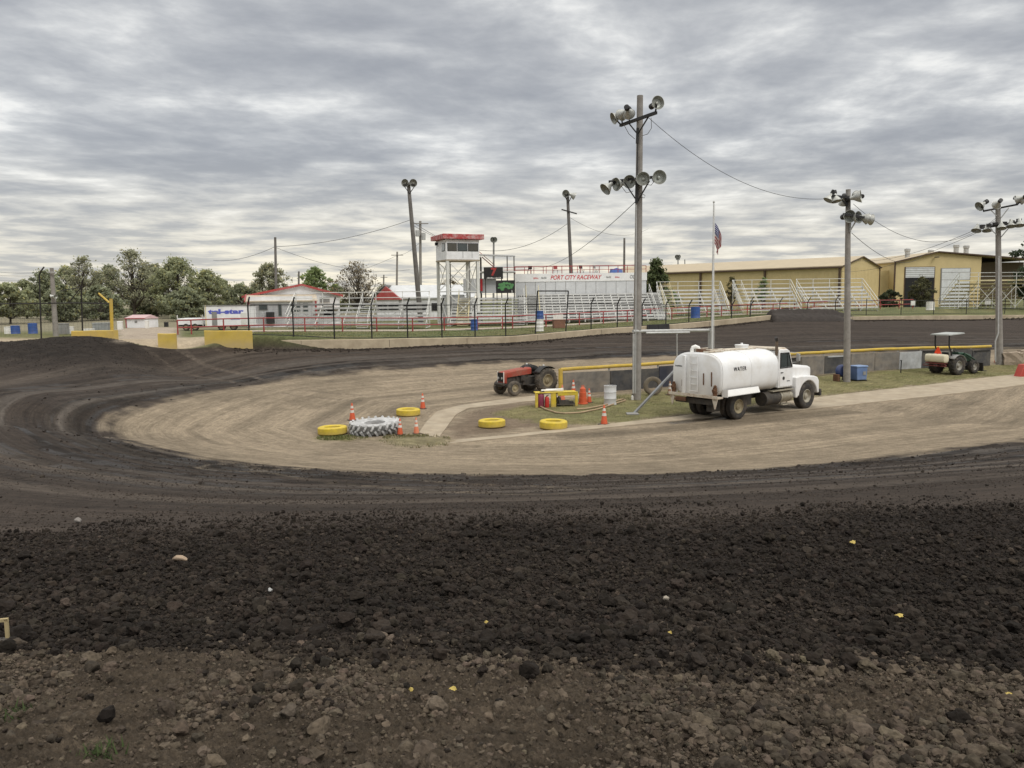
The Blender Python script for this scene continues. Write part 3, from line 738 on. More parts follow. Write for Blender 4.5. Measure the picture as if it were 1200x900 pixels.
for x in (-1.29, .55, 2.35):                                            # weld seams
    mb = MB(); mb.tube([Vector(q) for q in super_ring(x, 0, TZ, THW+.006, THH+.006)+super_ring(x, 0, TZ, THW+.006, THH+.006)[:1]], .012, 6); mb.build('weld_seam', tankwhite, tank)
# fittings on the tank
mb = MB()
mb.box(1.05, 0, TZ+THH+.03, 2.3, .50, .06); mb.box(-.60, -.25, TZ+THH+.03, .9, .34, .06)
mb.build('walkway_plate', rusty_white, tank, bevel=.01)
mb = MB(); mb.lathe([(.0, 0), (.27, 0), (.27, .10), (.29, .11), (.29, .15), (.05, .17), (.05, .22), (0.001, .22)], 20, Matrix.Translation((1.55, 0, TZ+THH+.05)))
mb.build('hatch', tankwhite, tank)
mb = MB(); mb.lathe([(.30, 0), (.30, .16), (.26, .16), (.26, .0)], 20, Matrix.Translation((-.80, .10, TZ+THH-.03)))
mb.build('filler_collar', rust, tank)
mb = MB(); mb.tube([(-1.02, .52, TZ+THH-.20), (-1.02, .52, TZ+THH+.08), (-1.0, .50, TZ+THH+.17), (-.93, .44, TZ+THH+.21), (-.84, .36, TZ+THH+.16), (-.80, .33, TZ+THH+.02)], .085, 12)
mb.build('filler_pipe', white, tank)
mb = MB()
mb.tube([(-.95, .40, TZ+THH+.12), (-.2, .40, TZ+THH+.12)], .022, 6); mb.tube([(-.95, -.38, TZ+THH+.12), (-.2, -.38, TZ+THH+.12)], .022, 6)
for x in (-.95, -.2):
    for y in (.40, -.38): mb.tube([(x, y, TZ+THH-.05), (x, y, TZ+THH+.12)], .02, 6)
mb.tube([(-.95, .40, TZ+THH+.12), (-.95, -.38, TZ+THH+.12)], .022, 6)
mb.build('hand_rail', rusty_white, tank)
mb = MB()
for y in (.28, -.10): mb.tube([(-1.42, y, TZ-THH+.15), (-1.42, y, TZ+THH-.05)], .018, 6)
for k in range(6): mb.tube([(-1.42, .28, TZ-.70+k*.28), (-1.42, -.10, TZ-.70+k*.28)], .014, 6)
mb.build('ladder', tankwhite, tank)
mb = MB()
for y in (.60,): mb.box(-1.40, y, TZ-.05, .10, .16, 1.55)
mb.build('downpipe', tankwhite, tank, bevel=.02)
for y, z0, z1 in ((-.38, -.42, .05), (-.78, -.45, .12), (.72, -.55, -.28)): mb = MB(); mb.box(-1.37, y, TZ+(z0+z1)/2, .05, .035, z1-z0); mb.build('sight_gauge', rust, tank)
text('lettering', 'WATER', letter, tank, Matrix.Translation((-.22, -THW-.004, TZ+.22)) @ Matrix.Rotation(math.pi/2, 4, 'X'), width=.80, height=.165, bold=.008, spc=.28)
marks('small_print', 9, letter, tank, Matrix.Translation((-1.37, .90, TZ+.28)) @ Matrix.Rotation(-math.pi/2, 4, 'Z') @ Matrix.Rotation(math.pi/2, 4, 'X'), width=.42, height=.06)
# rear shelf and corner valves
mb = MB(); mb.box(-1.42, 0, 1.0, .36, 2.52, .07); mb.box(-1.60, 0, 1.03, .02, 2.52, .12)
mb.build('rear_shelf', rusty_white, tr_, bevel=.006)
for s in (-1, 1):
    mb = MB(); mb.prism([(s*1.24, 1.0), (s*.94, 1.0), (s*1.08, .56), (s*1.12, .56)], -1.55, -1.52, 'x')
    mb.build('gusset', rusty_white, tr_)
    mb = MB(); mb.tube([(-1.50, s*1.06, 1.06), (-1.50, s*1.06, 1.42)], .085, 10); mb.tube([(-1.50, s*1.06, 1.30), (-1.63, s*1.06, 1.30)], .06, 8); mb.lathe([(.11, 0), (.11, .03)], 12, Matrix.Translation((-1.50, s*1.06, 1.20))); mb.lathe([(.05, 0), (.07, .05), (.03, .09)], 10, Matrix.Translation((-1.50, s*1.06, 1.42)))
    mb.build('spray_valve', rust, tr_)
    mb = MB()
    mb.loft([[(-1.20, s*1.27, 1.30), (-1.20, s*1.46, 1.08), (-1.20, s*1.46, 1.055), (-1.20, s*1.24, 1.18)], [(1.00, s*1.27, 1.30), (.86, s*1.46, 1.10), (.86, s*1.46, 1.075), (1.00, s*1.24, 1.18)]])
    mb.box(-1.21, s*1.32, 1.18, .03, .28, .30)
    mb.build('mudguard', tankwhite, tr_)
mb = MB()
for y in (-.42, .42): mb.box(1.55, y, .80, 5.9, .10, .26)
for x in (-1.2, -.4, .6, 1.6, 2.6, 3.7): mb.box(x, 0, .80, .12, .78, .2)
mb.tube([(0, -.8, .5), (0, .8, .5)], .11, 10); mb.lathe([(.0, -.28), (.2, -.2), (.26, 0), (.2, .2), (0, .28)], 14, Matrix.Translation((0, 0, .5)) @ Matrix.Rotation(math.pi/2, 4, 'X'), cap=False)
mb.tube([(4.75, -.85, .5), (4.75, .85, .5)], .07, 8); mb.tube([(.2, 0, .55), (2.6, 0, .75)], .06, 8)
mb.box(1.1, 0, 1.02, 3.0, 1.5, .10); mb.box(-1.35, .1, .78, .12, 1.9, .22); mb.box(.95, -.62, .70, .5, .36, .44); mb.box(.95, .62, .70, .5, .36, .44)
mb.box(-.95, -.55, .62, .5, .3, .5)
mb.build('chassis', darksteel, tr_, bevel=.01)
mb = MB(); mb.box(-1.60, .60, .84, .10, .5, .16); mb.box(-1.63, .84, .82, .07, .12, .10); mb.build('rear_light', rust, tr_, bevel=.01)
for s in (-1, 1):
    wheel(tr_, (0, s*.82+s*.14, .54), .54, .30, .29, s, rubber, rimcream)
    mb = MB(); mb.lathe(tyre_prof(.54, .30, .26), 36, Matrix.Translation((0, s*.60, .54)) @ Matrix.Rotation(math.pi/2, 4, 'X'), cap=False)
    mb.build('inner_tyre', rubber, tr_)
    wheel(tr_, (4.75, s*.96, .57), .57, .30, .38, s, rubber, mat('rim_pale', (.42, .39, .31), .6, var=.3, scale=8, dirt=.6, dirtcol=(.18, .14, .09), dscale=5))
    mb = MB(); mb.tube([(1.75, s*.88, .66), (2.75, s*.88, .66)], .30, 22); mb.build('air_tank' if s > 0 else 'fuel_tank', darksteel if s < 0 else alum, tr_)
    mb = MB(); mb.tube([(2.80, s*.92, .68), (3.62, s*.92, .68)], .25, 22); mb.tube([(2.95, s*.92, .68), (2.98, s*.92, .68)], .262, 22); mb.tube([(3.42, s*.92, .68), (3.45, s*.92, .68)], .262, 22)
    mb.build('fuel_tank', alum, tr_)
    mb = MB(); mb.box(2.9, s*1.02, .97, 1.5, .30, .04); mb.box(3.2, s*1.05, .34, .6, .24, .04); mb.bar((3.0, s*1.0, .34), (3.0, s*1.0, .6), .04); mb.bar((3.4, s*1.0, .34), (3.4, s*1.0, .6), .04)
    mb.build('step', alum, tr_, bevel=.008)
# cab: side profile from the rear wall to the windscreen
CW = 1.03
cabp = [(2.72, 1.06), (2.72, 2.62), (2.82, 2.71), (3.36, 2.70), (3.52, 2.61), (3.78, 1.96), (3.80, 1.06)]
mb = MB(); mb.loft([[(x, -CW, z) for x, z in cabp], [(x, -CW*.97+.0, z) for x, z in cabp], [(x, CW*.97, z) for x, z in cabp], [(x, CW, z) for x, z in cabp]])
cab = mb.build('cab', cabwhite, tr_, bevel=.05)
mb = MB(); mb.loft([[(2.68, -1.0, 2.69), (2.68, 1.0, 2.69), (2.68, .9, 2.77), (2.68, -.9, 2.77)], [(3.34, -1.0, 2.69), (3.34, 1.0, 2.69), (3.34, .88, 2.78), (3.34, -.88, 2.78)], [(3.62, -.98, 2.60), (3.62, .98, 2.60), (3.58, .9, 2.66), (3.58, -.9, 2.66)]])
mb.build('cab_roof', rusty_white, cab, bevel=.02)
for s in (-1, 1):
    y = s*(CW+.006)
    mb = MB(); mb.prism([(2.86, 1.94), (2.86, 2.52), (3.40, 2.52), (3.62, 1.96)], y-.003*s, y+.004*s, 'y'); mb.build('side_window', glass, cab)
    mb = MB()
    fr_ = [(2.83, 1.91), (2.83, 2.55), (3.42, 2.55), (3.67, 1.93)]
    for i in range(4):
        a_, b_ = fr_[i], fr_[(i+1) % 4]; mb.bar((a_[0], y+s*.006, a_[1]), (b_[0], y+s*.006, b_[1]), .035, .035)
    mb.bar((3.36, y+s*.008, 1.95), (3.30, y+s*.008, 2.54), .03, .03)
    mb.build('window_frame', blackm, cab)
    mb = MB(); mb.box(3.25, s*(CW+.012), 1.50, .88, .02, .78); d_ = mb.build('door', cabwhite, cab, bevel=.008)
    mb = MB(); mb.box(2.92, s*(CW+.04), 1.72, .14, .03, .035); mb.build('handle', blackm, d_)
    mb = MB(); mb.lathe([(.075, 0), (.075, .012)], 16, Matrix.Translation((3.06, s*(CW+.024), 1.47)) @ Matrix.Rotation(-math.pi/2*s, 4, "X")); mb.build('door_emblem', blackm, d_)
    mb = MB(); mb.tube([(3.68, s*CW, 2.1), (3.76, s*1.28, 2.15), (3.76, s*1.28, 2.52), (3.55, s*CW, 2.56)], .016, 6); mb.box(3.76, s*1.28, 2.34, .06, .16, .30); mb.build('mirror', galv, cab, bevel=.01)
mb = MB(); mb.quad((3.560, -.86, 2.54), (3.775, -.90, 2.00), (3.775, .90, 2.00), (3.560, .86, 2.54)); mb.build('windscreen', glass, cab)
marks('small_print', 5, letter, cab, Matrix.Translation((3.42, -CW-.026, 1.34)) @ Matrix.Rotation(math.pi/2, 4, 'X'), width=.24, height=.05)
# bonnet and wheel arches, lofted along x
def hood_ring(x, hw, top, bot, r=.2):
    return [(x, -hw, bot), (x, -hw, top-r), (x, -hw+r*.35, top-r*.3), (x, -hw+r, top), (x, 0, top+.02), (x, hw-r, top), (x, hw-r*.35, top-r*.3), (x, hw, top-r), (x, hw, bot)]
mb = MB(); mb.loft([hood_ring(3.76, .92, 1.96, 1.05, .09), hood_ring(4.4, .88, 1.93, 1.05, .09), hood_ring(5.3, .82, 1.86, .95, .09), hood_ring(5.44, .80, 1.82, .85, .10), hood_ring(5.50, .77, 1.74, .80, .12)])
hood = mb.build('bonnet', cabwhite, tr_, ang=25)
mb = MB(); mb.box(5.46, 0, 1.28, .03, 1.0, .72); [mb.box(5.48, 0, .98+.1*k, .02, 1.0, .03) for k in range(7)]; mb.build('grille', darksteel, hood)
for s in (-1, 1):
    # boxy wing with the wheel arch cut out of its side
    arch = [(4.75+.70*math.cos(a), .57+.70*math.sin(a)) for a in np.linspace(R(8), R(176), 18)]
    outl = [(3.80, .66), (3.80, 1.30), (3.90, 1.46), (4.10, 1.50), (5.22, 1.44), (5.44, 1.37), (5.56, 1.20), (5.58, .66)]
    mb = MB(); mb.prism(outl+arch, s*.66, s*1.19, 'y')
    mb.box(3.86, s*.95, 1.02, .16, .5, .90)
    wg = mb.build('wing', cabwhite, tr_, smooth=False, bevel=.045)
    mb = MB(); mb.lathe([(.10, 0), (.11, .03), (.10, .05), (0.001, .06)], 18, Matrix.Translation((5.56, s*.86, 1.08)) @ Matrix.Rotation(math.pi/2, 4, 'Y')); mb.build('headlight', galv, tr_)
    mb = MB(); mb.lathe([(.15, 0), (.16, .03), (.15, .05), (.001, .055)], 20, Matrix.Translation((4.85, s*.75, 1.66)) @ Matrix.Rotation(-math.pi/2*s, 4, "X"));  mb.build('air_intake', cabwhite, tr_)
    mb = MB(); mb.tube([(2.62, s*.98, 1.12), (2.62, s*.98, 2.45)], .085, 14); sk = mb.build('exhaust_guard', galv, tr_) if s < 0 else mb.build('air_cleaner_pipe', galv, tr_)
    if s < 0:
        mb = MB(); mb.tube([(2.62, s*.98, 2.40), (2.62, s*.98, 2.98), (2.61, s*.98, 3.10), (2.55, s*1.0, 3.18)], .062, 12); mb.build('exhaust_stack', mat('stack_steel', (.16, .12, .085), .6, .4, var=.4, scale=6), tr_)
        mb = MB(); mb.tube([(2.60, s*.985, 3.10), (2.50, s*1.02, 3.24)], .068, 12); mb.build('exhaust_tip', blackm, tr_)
mb = MB(); mb.box(5.72, 0, .66, .14, 2.36, .30); mb.box(5.60, .6, .66, .2, .08, .1); mb.box(5.60, -.6, .66, .2, .08, .1); mb.build('front_bumper', darksteel, tr_, bevel=.02)
mb = MB(); mb.box(2.58, 0, 1.45, .10, 1.7, .8); mb.build('cab_guard', darksteel, tr_)

# ------------------------------------------------------------------ red farm tractor (origin under the rear axle, x forward)
rt_c = G(640, 460.5, 0); RZ2 = R(218)
f2 = Vector((math.cos(RZ2), math.sin(RZ2), 0)); l2 = Vector((-f2.y, f2.x, 0))
p2 = rt_c-l2*.72; p2.z = gzs(p2.x, p2.y)
rt = thing('farm_tractor', 'red open-station farm tractor with weathered bonnet standing beside the yellow pipe rail', 'tractor', p2, RZ2)
mb = MB()
br_ = lambda x, hw, z0, z1: [(x, -hw, z0), (x, -hw, z1-.07), (x, -hw+.07, z1), (x, hw-.07, z1), (x, hw, z1-.07), (x, hw, z0)]
mb.loft([br_(.62, .27, 1.02, 1.36), br_(1.3, .28, .98, 1.34), br_(2.25, .27, .92, 1.24)]); bon = mb.build('bonnet', redp, rt, bevel=.015)
mb = MB(); mb.loft([br_(2.26, .275, .62, 1.25), br_(2.46, .27, .64, 1.20)]); nose = mb.build('nose_panel', redp, rt, bevel=.015)
mb = MB(); mb.box(2.475, 0, .95, .02, .46, .46); [mb.box(2.49, 0, .76+.06*k, .015, .46, .02) for k in range(8)]; mb.build('grille', blackm, nose)
for s in (-1, 1):
    mb = MB(); mb.lathe([(.06, 0), (.065, .02), (.001, .03)], 12, Matrix.Translation((2.49, s*.14, .90)) @ Matrix.Rotation(math.pi/2, 4, 'Y')); mb.build('headlight', galv, nose)
    mb = MB(); mb.box(2.47, s*.262, .93, .03, .035, .60); mb.build('trim', white, nose)
mb = MB(); mb.box(1.65, 0, .72, 1.25, .36, .44); mb.box(.55, 0, .66, 1.3, .46, .42); mb.box(2.2, 0, .52, .7, .42, .16); mb.tube([(2.05, -.55, .42), (2.05, .55, .42)], .06, 8)
mb.tube([(0, -.62, .64), (0, .62, .64)], .15, 12); mb.box(1.2, .24, .80, .3, .14, .26); mb.lathe([(.09, 0), (.09, .25)], 12, Matrix.Translation((1.55, -.27, .62))); mb.lathe([(.09, 0), (.09, .25)], 12, Matrix.Translation((1.25, .27, .72)))
mb.box(.60, .38, .44, .7, .34, .04); mb.box(.60, -.38, .44, .7, .34, .04); mb.box(1.6, .24, .96, .06, .05, .30); mb.tube([(1.9, .2, .7), (1.3, .3, .5)], .03, 6)
mb.build('engine', darksteel, rt, bevel=.01)
mb = MB(); mb.tube([(2.35, -.28, .56), (2.6, -.3, .60), (2.6, .3, .60), (2.35, .28, .56)], .05, 8); mb.box(2.55, 0, .60, .12, .74, .14); mb.build('front_weight', darksteel, rt, bevel=.01)
for s in (-1, 1):
    wheel(rt, (0, s*.72, .66), .66, .34, .40, s, dustyrubber, rimcream, lugs=20, ld=.03, lw=.05)
    wheel(rt, (2.05, s*.60, .38), .38, .20, .22, s, dustyrubber, rimcream, holes=False, steer=R(-4))
    mb = MB(); rows = []
    for yy in (.50, .92): rows.append([(.78*math.cos(a), s*yy, .66+.76*math.sin(a)) for a in np.linspace(R(35), R(128), 12)])
    mb.grid(rows); mb.grid([rows[0], [(x*.6, y, .66+(z-.66)*.55) for x, y, z in rows[0]]])
    fd = mb.build('fender', blackm, rt); md = fd.modifiers.new('thick', 'SOLIDIFY'); md.thickness = .02
    mb = MB(); mb.lathe([(.05, 0), (.05, .06)], 10, Matrix.Translation((.15, s*.7, 1.44))); mb.build('lamp', white, fd)
mb = MB(); mb.box(-.05, 0, 1.02, .46, .46, .07); mb.box(-.27, 0, 1.20, .07, .44, .30, ry=R(-12)); mb.box(-.02, 0, .92, .1, .1, .2); mb.build('seat', blackm, rt, bevel=.03)
mb = MB(); mb.tube([(.62, 0, 1.28), (.42, 0, 1.42)], .022, 8)
mb.tube([Vector((.42, 0, 1.43))+Matrix.Rotation(R(-32), 3, 'Y') @ Vector((.19*math.cos(a), .19*math.sin(a), 0)) for a in np.linspace(0, 2*math.pi, 21)], .016, 6)
mb.build('steering_wheel', blackm, rt)
mb = MB(); mb.tube([(1.05, .10, 1.33), (1.05, .10, 1.48)], .03, 8); mb.tube([(.75, -.15, 1.35), (.72, -.15, 1.58)], .015, 6); mb.build('exhaust', blackm, rt)
mb = MB()
for s in (-1, 1): mb.tube([(-.15, s*.2, .5), (-.9, s*.42, .45)], .035, 6); mb.tube([(-.25, s*.2, .95), (-.6, s*.3, .48)], .025, 6)
mb.tube([(-.2, 0, .85), (-.75, 0, .75)], .03, 6); mb.box(-.3, 0, .7, .3, .5, .4); mb.tube([(-.9, -.5, .45), (-.9, .5, .45)], .03, 6); mb.build('hitch', darksteel, rt)

# ------------------------------------------------------------------ green compact tractor with sun canopy and spray tank
gt_c = T(1120, 439.5); RZ3 = R(27)
f3 = Vector((math.cos(RZ3), math.sin(RZ3), 0)); l3 = Vector((-f3.y, f3.x, 0))
p3 = gt_c+l3*.62; p3.z = gzs(p3.x, p3.y)
gt = thing('compact_tractor', 'dark green compact tractor with flat sun canopy, white spray tank and orange warning triangle', 'tractor', p3, RZ3)
chip = mat('canopy_grey', (.42, .44, .42), .5, var=.15, dirt=.3)
mb = MB(); mb.loft([br_(.75, .27, .78, 1.34), br_(1.25, .28, .74, 1.30), br_(2.05, .24, .72, 1.12)]); mb.build('bonnet', greenp, gt, bevel=.03)
mb = MB(); mb.box(1.3, 0, .62, 1.7, .34, .36); mb.tube([(0, -.55, .55), (0, .55, .55)], .12, 10); mb.tube([(1.72, -.5, .38), (1.72, .5, .38)], .06, 8); mb.box(.3, 0, .62, 1.1, .4, .34); mb.box(.65, 0, .55, .7, 1.0, .05); mb.build('chassis', blackm, gt, bevel=.01)
for s in (-1, 1):
    wheel(gt, (0, s*.66, .57), .57, .30, .40, s, rubber, mat('rim_grey', (.34, .33, .29), .6, var=.3, scale=8, dirt=.5), lugs=16, ld=.03, lw=.055, holes=False)
    wheel(gt, (1.72, s*.60, .40), .40, .20, .26, s, rubber, mat('rim_grey', (.34, .33, .29)), lugs=14, ld=.02, lw=.04, holes=False)
    mb = MB(); rows = []
    for yy in (.42, .86): rows.append([(.70*math.cos(a), s*yy, .57+.66*math.sin(a)) for a in np.linspace(R(15), R(140), 12)])
    mb.grid(rows); mb.grid([rows[0], [(x*.6, y, .57+(z-.57)*.5) for x, y, z in rows[0]]])
    fd = mb.build('fender', greyp, gt); md = fd.modifiers.new('thick', 'SOLIDIFY'); md.thickness = .02
    mb = MB(); mb.tube([(-.25, s*.46, .7), (-.28, s*.46, 1.35), (-.52, s*.46, 1.75), (-.54, s*.46, 2.44)], .045, 8); mb.build('roll_bar', blackm, gt)
mb = MB(); mb.box(-.05, 0, 2.49, 1.45, 1.22, .05, ry=R(-3)); mb.box(-.05, 0, 2.455, 1.5, 1.26, .02, ry=R(-3)); mb.tube([(-.54, -.46, 2.42), (-.54, .46, 2.42)], .04, 8); mb.build('canopy', chip, gt, bevel=.02)
mb = MB(); mb.box(.05, 0, .98, .42, .46, .09); mb.box(-.16, 0, 1.18, .08, .44, .36, ry=R(-8)); mb.build('seat', blackm, gt, bevel=.03)
mb = MB(); mb.tube([(.78, 0, 1.30), (.55, 0, 1.44)], .022, 8); mb.tube([Vector((.55, 0, 1.45))+Matrix.Rotation(R(-32), 3, 'Y') @ Vector((.19*math.cos(a), .19*math.sin(a), 0)) for a in np.linspace(0, 2*math.pi, 21)], .016, 6); mb.build('steering_wheel', blackm, gt)
mb = MB()
for s in (-1, 1): mb.tube([(.95, s*.36, .55), (1.1, s*.38, 1.25), (2.1, s*.38, .85), (2.55, s*.38, .30)], .05, 8); mb.bar((1.1, s*.38, .6), (1.1, s*.38, 1.25), .09)
mb.build('loader_arm', greenp, gt)
mb = MB(); mb.prism([(2.55, .08), (2.95, .06), (2.98, .10), (2.62, .14), (2.60, .62), (2.52, .62)], -.68, .68, 'y'); mb.build('loader_bucket', blackm, gt)
tn = mat('spray_tank', (.66, .60, .45), .55, var=.15, scale=3, dirt=.3, dirtcol=(.4, .33, .2), dscale=3)
mb = MB()
mb.loft([[(-.98+.25*math.copysign(abs(math.cos(a))**.6, math.cos(a))*k, y, 1.02+.26*math.copysign(abs(math.sin(a))**.6, math.sin(a))*k) for a in np.linspace(0, 2*math.pi, 24, endpoint=False)] for y, k in ((-.66, .75), (-.62, .95), (-.3, 1), (-.28, .94), (-.24, 1), (.24, 1), (.28, .94), (.3, 1), (.62, .95), (.66, .75))])
mb.build('spray_tank', tn, gt)
mb = MB(); mb.box(-.98, 0, .72, .5, 1.1, .06)
for s in (-1, 1): mb.tube([(-.4, s*.3, .5), (-1.1, s*.4, .62)], .03, 6); mb.tube([(-1.1, s*.5, .74), (-1.15, s*.8, .60), (-1.1, s*.5, .52)], .02, 6)
mb.tube([(-1.18, -.75, .56), (-1.18, .75, .56)], .025, 6); mb.build('spray_frame', mat('frame_red', (.16, .035, .03), .6, var=.3), gt)
mb = MB(); mb.prism([(-.24, 1.30), (.24, 1.30), (.03, 1.72), (-.03, 1.72)], -.90, -.885, 'x'); mb.bar((-.87, 0, 1.2), (-.87, 0, 1.6), .03)
mb.build('warning_triangle', mat('triangle_orange', (.85, .07, .02), .5, var=.1), gt)

# ------------------------------------------------------------------ cones
def cone(px, py, h, label, m=None, tilt=0., grey=False):
    p = T(px, py); o = thing('traffic_cone', label, 'traffic cone', p, random.uniform(0, 1.5), 'orange traffic cones around the infield')
    m = m or orange; s = h
    mb = MB(); mb.box(0, 0, .02*s, .46*s, .46*s, .04*s); mb.build('base', blackm if not grey else m, o, bevel=.01)
    mb = MB(); r0, r1 = .175*s, .035*s
    rr_ = lambda z: r0+(r1-r0)*z
    mb.lathe([(rr_(0), .04*s), (rr_(.97), .97*s), (rr_(1)*.6, s), (.001, s)], 20, cap=False); mb.build('body', m, o)
    for a_, b_ in ((.45, .60), (.70, .84)):
        mb = MB(); mb.lathe([(rr_(a_)+.006*s, a_*s), (rr_(b_)+.006*s, b_*s)], 20, cap=False); mb.build('reflective_band', refl if not grey else m, o)
    return o
cone(413, 493, .74, 'slim orange and white cone standing behind the big white tractor tyre')
cone(495.5, 479, .72, 'orange cone with white bands behind the yellow tyre near the path end')
cone(469, 509.5, .62, 'short orange cone close beside the big white tractor tyre')
cone(488, 508.5, .62, 'faded pink and orange cone between white tractor tyre and concrete path', paleorange)
cone(708, 497.5, .78, 'orange cone standing alone on the grass at the infield edge, right of the yellow tyres')
cone(672, 463, .80, 'orange cone leaning against the grey infield wall behind the yellow rack')
cone(690.5, 472, .70, 'small orange cone half hidden beside the tall orange drum')
cone(785, 463, .72, 'dull grey-tan cone on the grass behind the left rear corner of the water truck', mat('cone_dull', (.34, .19, .12), .8, var=.3, dirt=.5))
cone(1166, 425, .40, 'small orange cone at the foot of the rightmost light pole')
cone(659, 471.5, .85, 'orange cone with pale top behind the red extinguishers of the yellow rack', paleorange)

# ------------------------------------------------------------------ tyres lying as track markers
def flat_tyre(px, py, Ro, W, label, m):
    p = T(px, py); p.y += Ro*.9; p.x = p.x*(p.y/(p.y-Ro*.9)); p.z = gzs(p.x, p.y)
    mb = MB(); mb.lathe([(r, z+W/2) for r, z in tyre_prof(Ro, Ro*.56, W, .03)], 44, cap=False)
    o = mb.build('marker_tyre', m, None, ang=35); o.location = p; o.rotation_euler = (R(random.uniform(-1.5, 1.5)), R(random.uniform(-1.5, 1.5)), 0)
    return tag(o, label, 'tyre', 'yellow painted tyres lying on the infield')
flat_tyre(390, 511.5, .55, .30, 'yellow painted tyre half hidden behind the big white tractor tyre', yellow)
flat_tyre(478.5, 488.5, .52, .29, 'yellow painted tyre lying alone on bare dirt at the left of the path', yellow)
flat_tyre(576.5, 502.5, .53, .29, 'yellow painted tyre on the grey bare patch right of the path end', yellow)
flat_tyre(648.5, 504.5, .54, .31, 'yellow painted tyre on the grass edge in front of the yellow rack', yellow)
bw = mat('tyre_white', (.58, .58, .57), .7, var=.35, scale=5, dirt=.8, dirtcol=(.17, .16, .15), dscale=3, bump=.2, low=.34)
p = T(435, 512); p.y += .9; p.z = gzs(p.x, p.y)
bt_ = thing('tractor_tyre', 'large white painted tractor tyre with chevron tread lying flat in the dirt', 'tyre', p, .3)
bt_.rotation_euler = (R(2), R(-2), .3)
Mz = Matrix.Translation((0, 0, .22)); pf = tyre_prof(.93, .40, .40, .02)
mb = MB(); mb.lathe(pf[:4], 64, Mz, cap=False); mb.lathe(pf[7:], 64, Mz, cap=False); mb.build('sidewall', bw, bt_)
mb = MB(); mb.lathe(pf[3:8], 64, Mz, cap=False); mb.build('tread_base', mat('tread_grey', (.10, .10, .095), .85, var=.4, scale=6, dirt=.6, dirtcol=(.30, .29, .27), dscale=5), bt_)
mb = MB(); add_lugs(mb, .955, .44, 22, .045, .075, Mz); mb.build('tread_lugs', bw, bt_)
p = T(765, 463); mb = MB(); mb.lathe(tyre_prof(.48, .27, .28, .05), 40, Matrix.Rotation(R(84), 4, 'X'), cap=False)
o = mb.build('worn_tyre', mat('tyre_tan', (.16, .135, .10), .9, var=.35, scale=6, dirt=.6), None); o.location = (p.x, p.y, p.z+.47); tag(o, 'dusty tan tyre standing upright against the wall behind the tall light pole', 'tyre')
# ------------------------------------------------------------------ light poles
wood = mat('pole_wood', (.285, .265, .24), .9, var=.35, scale=3, dirt=.5, dirtcol=(.20, .175, .15), dscale=2.5, bump=.3)
woodd = mat('pole_wood_dark', (.17, .158, .145), .9, var=.35, scale=3, dirt=.4, dirtcol=(.07, .06, .05))
lampm = mat('lamp_spun', (.50, .51, .48), .42, .45, var=.25, scale=5, dirt=.45, dirtcol=(.30, .27, .22), dscale=6)
lampin = mat('lamp_inside', (.33, .345, .31), .35, .3, var=.3, scale=6, dirt=.4)
def aimM(pos, aim):
    return Matrix.Translation(pos) @ Vector(aim).to_track_quat('Z', 'Y').to_matrix().to_4x4()
def lamp(parent, face, aim, r=.31, ballast=True):
    """floodlight whose open face is centred at face (world)"""
    inv = WM[parent.name].inverted(); Mx = inv @ aimM(face, Vector(aim).normalized())
    L = r*1.75
    mb = MB(); mb.lathe([(.001, -L*.95), (r*.30, -L*.95), (r*.34, -L*.72), (r*.42, -L*.62), (r*.72, -L*.36), (r*.93, -L*.12), (r, 0), (r*1.04, .0), (r*1.04, -.02), (r, -.02)], 26, Mx, cap=False)
    lm = mb.build('lamp', lampm, parent, ang=50)
    mb = MB(); mb.lathe([(r*.985, -.012), (r*.90, -L*.11), (r*.66, -L*.30), (r*.25, -L*.34), (r*.20, -L*.18), (.001, -L*.16)], 24, Mx, cap=False); mb.build('reflector', lampin, lm)
    if ballast:
        mb = MB(); mb.lathe([(.001, -L*1.35), (r*.46, -L*1.33), (r*.46, -L*.97), (.001, -L*.96)], 12, Mx, cap=False); mb.build('ballast', blackm, lm)
    return lm
def stems(o, L):
    """short mounts from the lamps down to the crossarm"""
    for a, b in L:
        mb = MB(); mb.bar(a, b, .06); mb.build('lamp_mount', blackm, o, world=True)
def pole_thing(base, top, r0, r1, label, m=wood, name='light_pole', cat='light pole', group=None):
    o = thing(name, label, cat, base, 0, group)
    b, t_ = Vector(base), Vector(top)
    mb = MB(); n_ = 14; pts = [Vector((0, 0, -.3))+(t_-b+Vector((0, 0, .3)))*i/n_ for i in range(n_+1)]
    mb.tube(pts, [r0+(r1-r0)*i/n_ for i in range(n_+1)], 14); mb.build('pole', m, o)
    return o
def wpart(o, name, m, fn, **k):
    mb = MB(); fn(mb); return mb.build(name, m, o, world=True, **k)
b1 = T(746, 468.5); D1 = b1.y; t1 = P(750, 112, D1)
L1 = pole_thing(b1, t1, .215, .145, 'tall wooden light pole with two crossarms of bell floodlights rising beside the white drum', group='wooden light poles of the track')
def ca(mb): mb.bar(P(727, 147, D1+1.0), P(769, 132, D1-1.5), .13, .13)
wpart(L1, 'crossarm', blackm, ca)
def br1(mb):
    mb.bar(P(735, 142, D1+.4), P(747, 157, D1-.1), .05); mb.bar(P(761, 135, D1-1), P(747.5, 157, D1-.2), .05); mb.bar(P(747.3, 150, D1-.18), P(746.6, 168, D1-.20), .12)
    mb.bar(P(747, 168, D1-.22), P(746, 236, D1-.25), .05)
wpart(L1, 'brace', blackm, br1)
wpart(L1, 'crossarm', blackm, lambda mb: (mb.bar(P(714, 213, D1+1.25), P(772, 207, D1-.75), .12, .12)))
